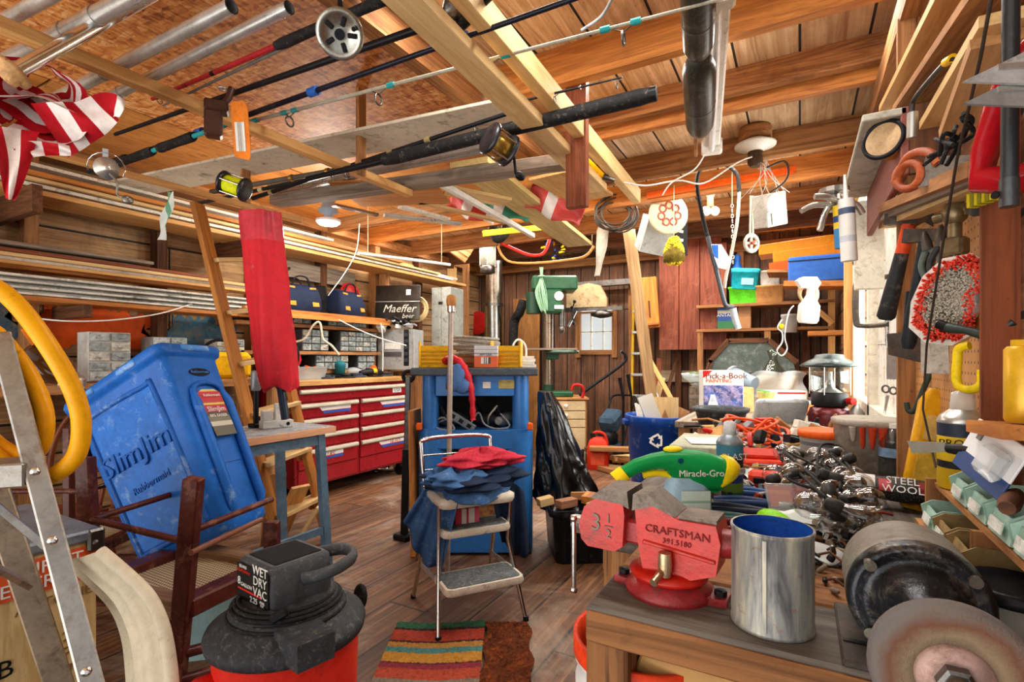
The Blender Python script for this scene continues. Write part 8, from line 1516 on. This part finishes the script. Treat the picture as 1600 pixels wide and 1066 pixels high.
solo('dark_cords', 'tangle of dark cords hanging on nail over the hand saw', 'cord', b, BLKR)
t = T('plastic_loop', 'glossy red plastic loop handle hanging at top right beside black pipe', 'handle', wl(1585, 195, .24), (0, 8, -40), s=.75); part(t, 'shell', MB().rings([[p_+V(.024*math.cos(2*pi*j/10)*n_.x, .03*math.sin(2*pi*j/10), .024*math.cos(2*pi*j/10)*n_.z) for j in range(10)] for p_, n_ in [(V(x_, 0, z_), V(x_-.015, 0, z_-.01).normalized()) for x_, z_ in ((-.035, -.085), (.02, -.095), (.06, -.08), (.075, -.02), (.07, .06), (.05, .11), (.01, .12), (-.015, .09), (-.025, .03), (-.035, -.03))]], loop=True), m('#a8161e', .2, 0, .1, 5, .02))
p, q = wl(1580, -40, .22), wl(1577, 318, .22)
t = T('black_pipe', 'black pipe hanging vertically at right edge in front of trowels', 'pipe', q, world=True); part(t, 'pipe', MB().cyl(q, p, .0085, n=18), m('#2f3235', .4, .4)); part(t, 'end_fitting', MB().tube([q-V(0, 0, .004), q+V(0, 0, .03)], .0095, 14), m('#4a4d50', .4, .5)); part(t, 'end_hole', MB().cyl(q+V(-.012, 0, .012), q+V(-.0135, -.001, .012), .005), BLK)
for i, (y, c) in enumerate(((105, '#b5b5b2'), (140, '#8f8f8c'))):
    t = T('plastering_trowel', '%s triangular steel trowel blade sticking out at top right' % ('bright upper' if i == 0 else 'duller lower'), 'trowel', wl(1612, y, .22), (75, 0, 20), s=.7); part(t, 'blade', MB().prism([(-.1, -.02), (.1, -.05), (.12, .05), (0, .03)], .004), m(c, .45, .3, .2, 9, .06, .2)); part(t, 'ridge', MB().box((0, 0, .005), (.1, .01, .004)), STEEL)
t = T('yellow_canister', 'tall yellow canister on bracket at right edge', 'canister', wl(1604, 660, .3)); part(t, 'can', MB().lathe([(.024, 0), (.026, .004), (.026, .11), (.022, .115)], n=24), m('#d8a81c', .35, .2, .12, 6, .04)); part(t, 'cap', MB().cyl((0, 0, .115), (0, 0, .125), .018), m('#c89a18', .4))
solo('bracket_shelf', 'small orange wood bracket under the yellow canister', 'shelf', MB().bar(wl(1570, 668, .3), wl(1640, 680, .3), .1, .02), ORW)
t = T('hacksaw', 'hacksaw frame hanging on diagonal boards above shelf', 'hacksaw', wl(1445, 172, .25), (0, 4, -80)); part(t, 'frame', MB().tube(spline([(-.07, 0, -.03), (-.075, 0, .03), (-.05, 0, .05), (.1, 0, .06), (.13, 0, .05)], 5), .006, 8), m('#3c3630', .4, .4)); part(t, 'yellow_tip', MB().cyl((.1, 0, .06), (.13, 0, .055), .009), YELL); part(t, 'handle', MB().tube([(-.07, 0, -.04), (-.07, 0, .02)], .012, 8), STEEL)
# long slanting boards up the wall
for i, (x0, y0, x1, y1, X, mt) in enumerate(((1400, 165, 1520, -40, .3, NEWW), (1425, 165, 1585, -40, .31, OLDW), (1475, 190, 1590, 20, .32, PALEW), (1502, 205, 1560, 60, .28, wood('#b98a5a', '#7a5230', .7, 20, .5, .4)))):
    solo('slanting_board', 'long board slanting up the right wall, %s' % ('leftmost', 'second from left', 'third from left', 'short rough one nearest red tool')[i], 'board', MB().bar(wl(x0, y0, X), wl(x1, y1, X), .02, .1 if i < 3 else .07, up=V(-1, 0, .0)), mt)
# ---- lettering becomes plain mesh
dg = bpy.context.evaluated_depsgraph_get()
for o in [o for o in D.objects if o.type == 'FONT']:
    me = D.meshes.new_from_object(o.evaluated_get(dg)); n = link(o.name, me); n.parent = o.parent; n.location = o.location; n.rotation_euler = o.rotation_euler; n.scale = o.scale
    nm = o.name; D.objects.remove(o); n.name = nm
# ---- viewer, sky, lamps and added fill lights
cam = D.cameras.new('camera'); co = D.objects.new('camera', cam); COL.objects.link(co)
cam.sensor_width = 36; cam.lens = F/1600*36; cam.shift_y = (HY-533)/1600
co.location = (0, 0, H); co.rotation_euler = (pi/2, 0, YAW); cam.clip_start = .02
bpy.context.scene.camera = co
w = D.worlds.new('sky'); bpy.context.scene.world = w; w.use_nodes = True
bg = w.node_tree.nodes['Background']; bg.inputs[0].default_value = (.95, .97, 1, 1); bg.inputs[1].default_value = .8
def area(name, loc, target, sx, sy, e, c=(1, 1, 1)):
    l = D.lights.new(name, 'AREA'); l.shape = 'RECTANGLE'; l.size = sx; l.size_y = sy; l.energy = e; l.color = c
    o = D.objects.new(name, l); COL.objects.link(o); o.location = loc
    o.rotation_euler = (Vector(target)-Vector(loc)).to_track_quat('-Z', 'Y').to_euler(); return o
area('front_fill', (-2.0, -3.4, 2.0), (-1.9, 4, 1.3), 6, 3.2, 82, (1, .98, .95))  # unseen fill behind the viewer, added to light the room from the front
area('ceiling_fill', (-2.3, -2.0, .1), (-2.1, -.9, 2.6), 4.6, 2.4, 230, (1, .95, .88))  # added lamp out of view, aimed upward to brighten the ceiling
area('window_daylight', (.62, 3.2, 1.6), (-1.2, 3.0, .9), 1.9, 1.25, 170, (1, .98, .94))
for y in (3.83, 4.38, 5.12, 5.86):
    area('joist_fill', (-1.9, y, 2.6), (-1.9, y-.25, 0), 4.2, .12, 66, (1, .95, .87))  # added fill strips tucked out of sight between joists, brightening the back
area('joist_fill', (-.5, 2.42, 2.6), (-.5, 2.3, 0), 1.6, .12, 22, (1, .95, .87))  # another added strip concealed behind a joist
area('joist_fill', (-.55, 1.5, 2.6), (-.55, 1.6, 0), 1.5, .12, 26, (1, .96, .9))  # added strip behind the front joist, fill for the bench side
area('deck_fill', (-3.3, 3.72, 2.5), (-3.2, 2.2, .6), 1.2, .1, 22, (1, .95, .87)) if False else None  # switched off: an added fill strip under the deck
area('garden_daylight', (-2.37, 7.3, 1.7), (-2.0, 4.5, 1.2), 1.6, 1.4, 60, (.97, .99, 1))
def bulb(name, loc, e, r, c=(1, .93, .82)):
    l = D.lights.new(name, 'POINT'); l.energy = e; l.shadow_soft_size = r; l.color = c
    o = D.objects.new(name, l); COL.objects.link(o); o.location = loc
bulb('ceiling_lamp_bulb', P(513, 356, 4.08)-V(0, 0, .06), 42, .06)
sc_ = bpy.context.scene
sc_.view_settings.view_transform = 'Standard'; sc_.view_settings.exposure = .0
sc_.cycles.max_bounces = 7; sc_.cycles.diffuse_bounces = 4; sc_.cycles.glossy_bounces = 3; sc_.cycles.transparent_max_bounces = 12
sc_.cycles.transmission_bounces = 3; sc_.cycles.sample_clamp_indirect = 6; sc_.cycles.caustics_reflective = False; sc_.cycles.caustics_refractive = False
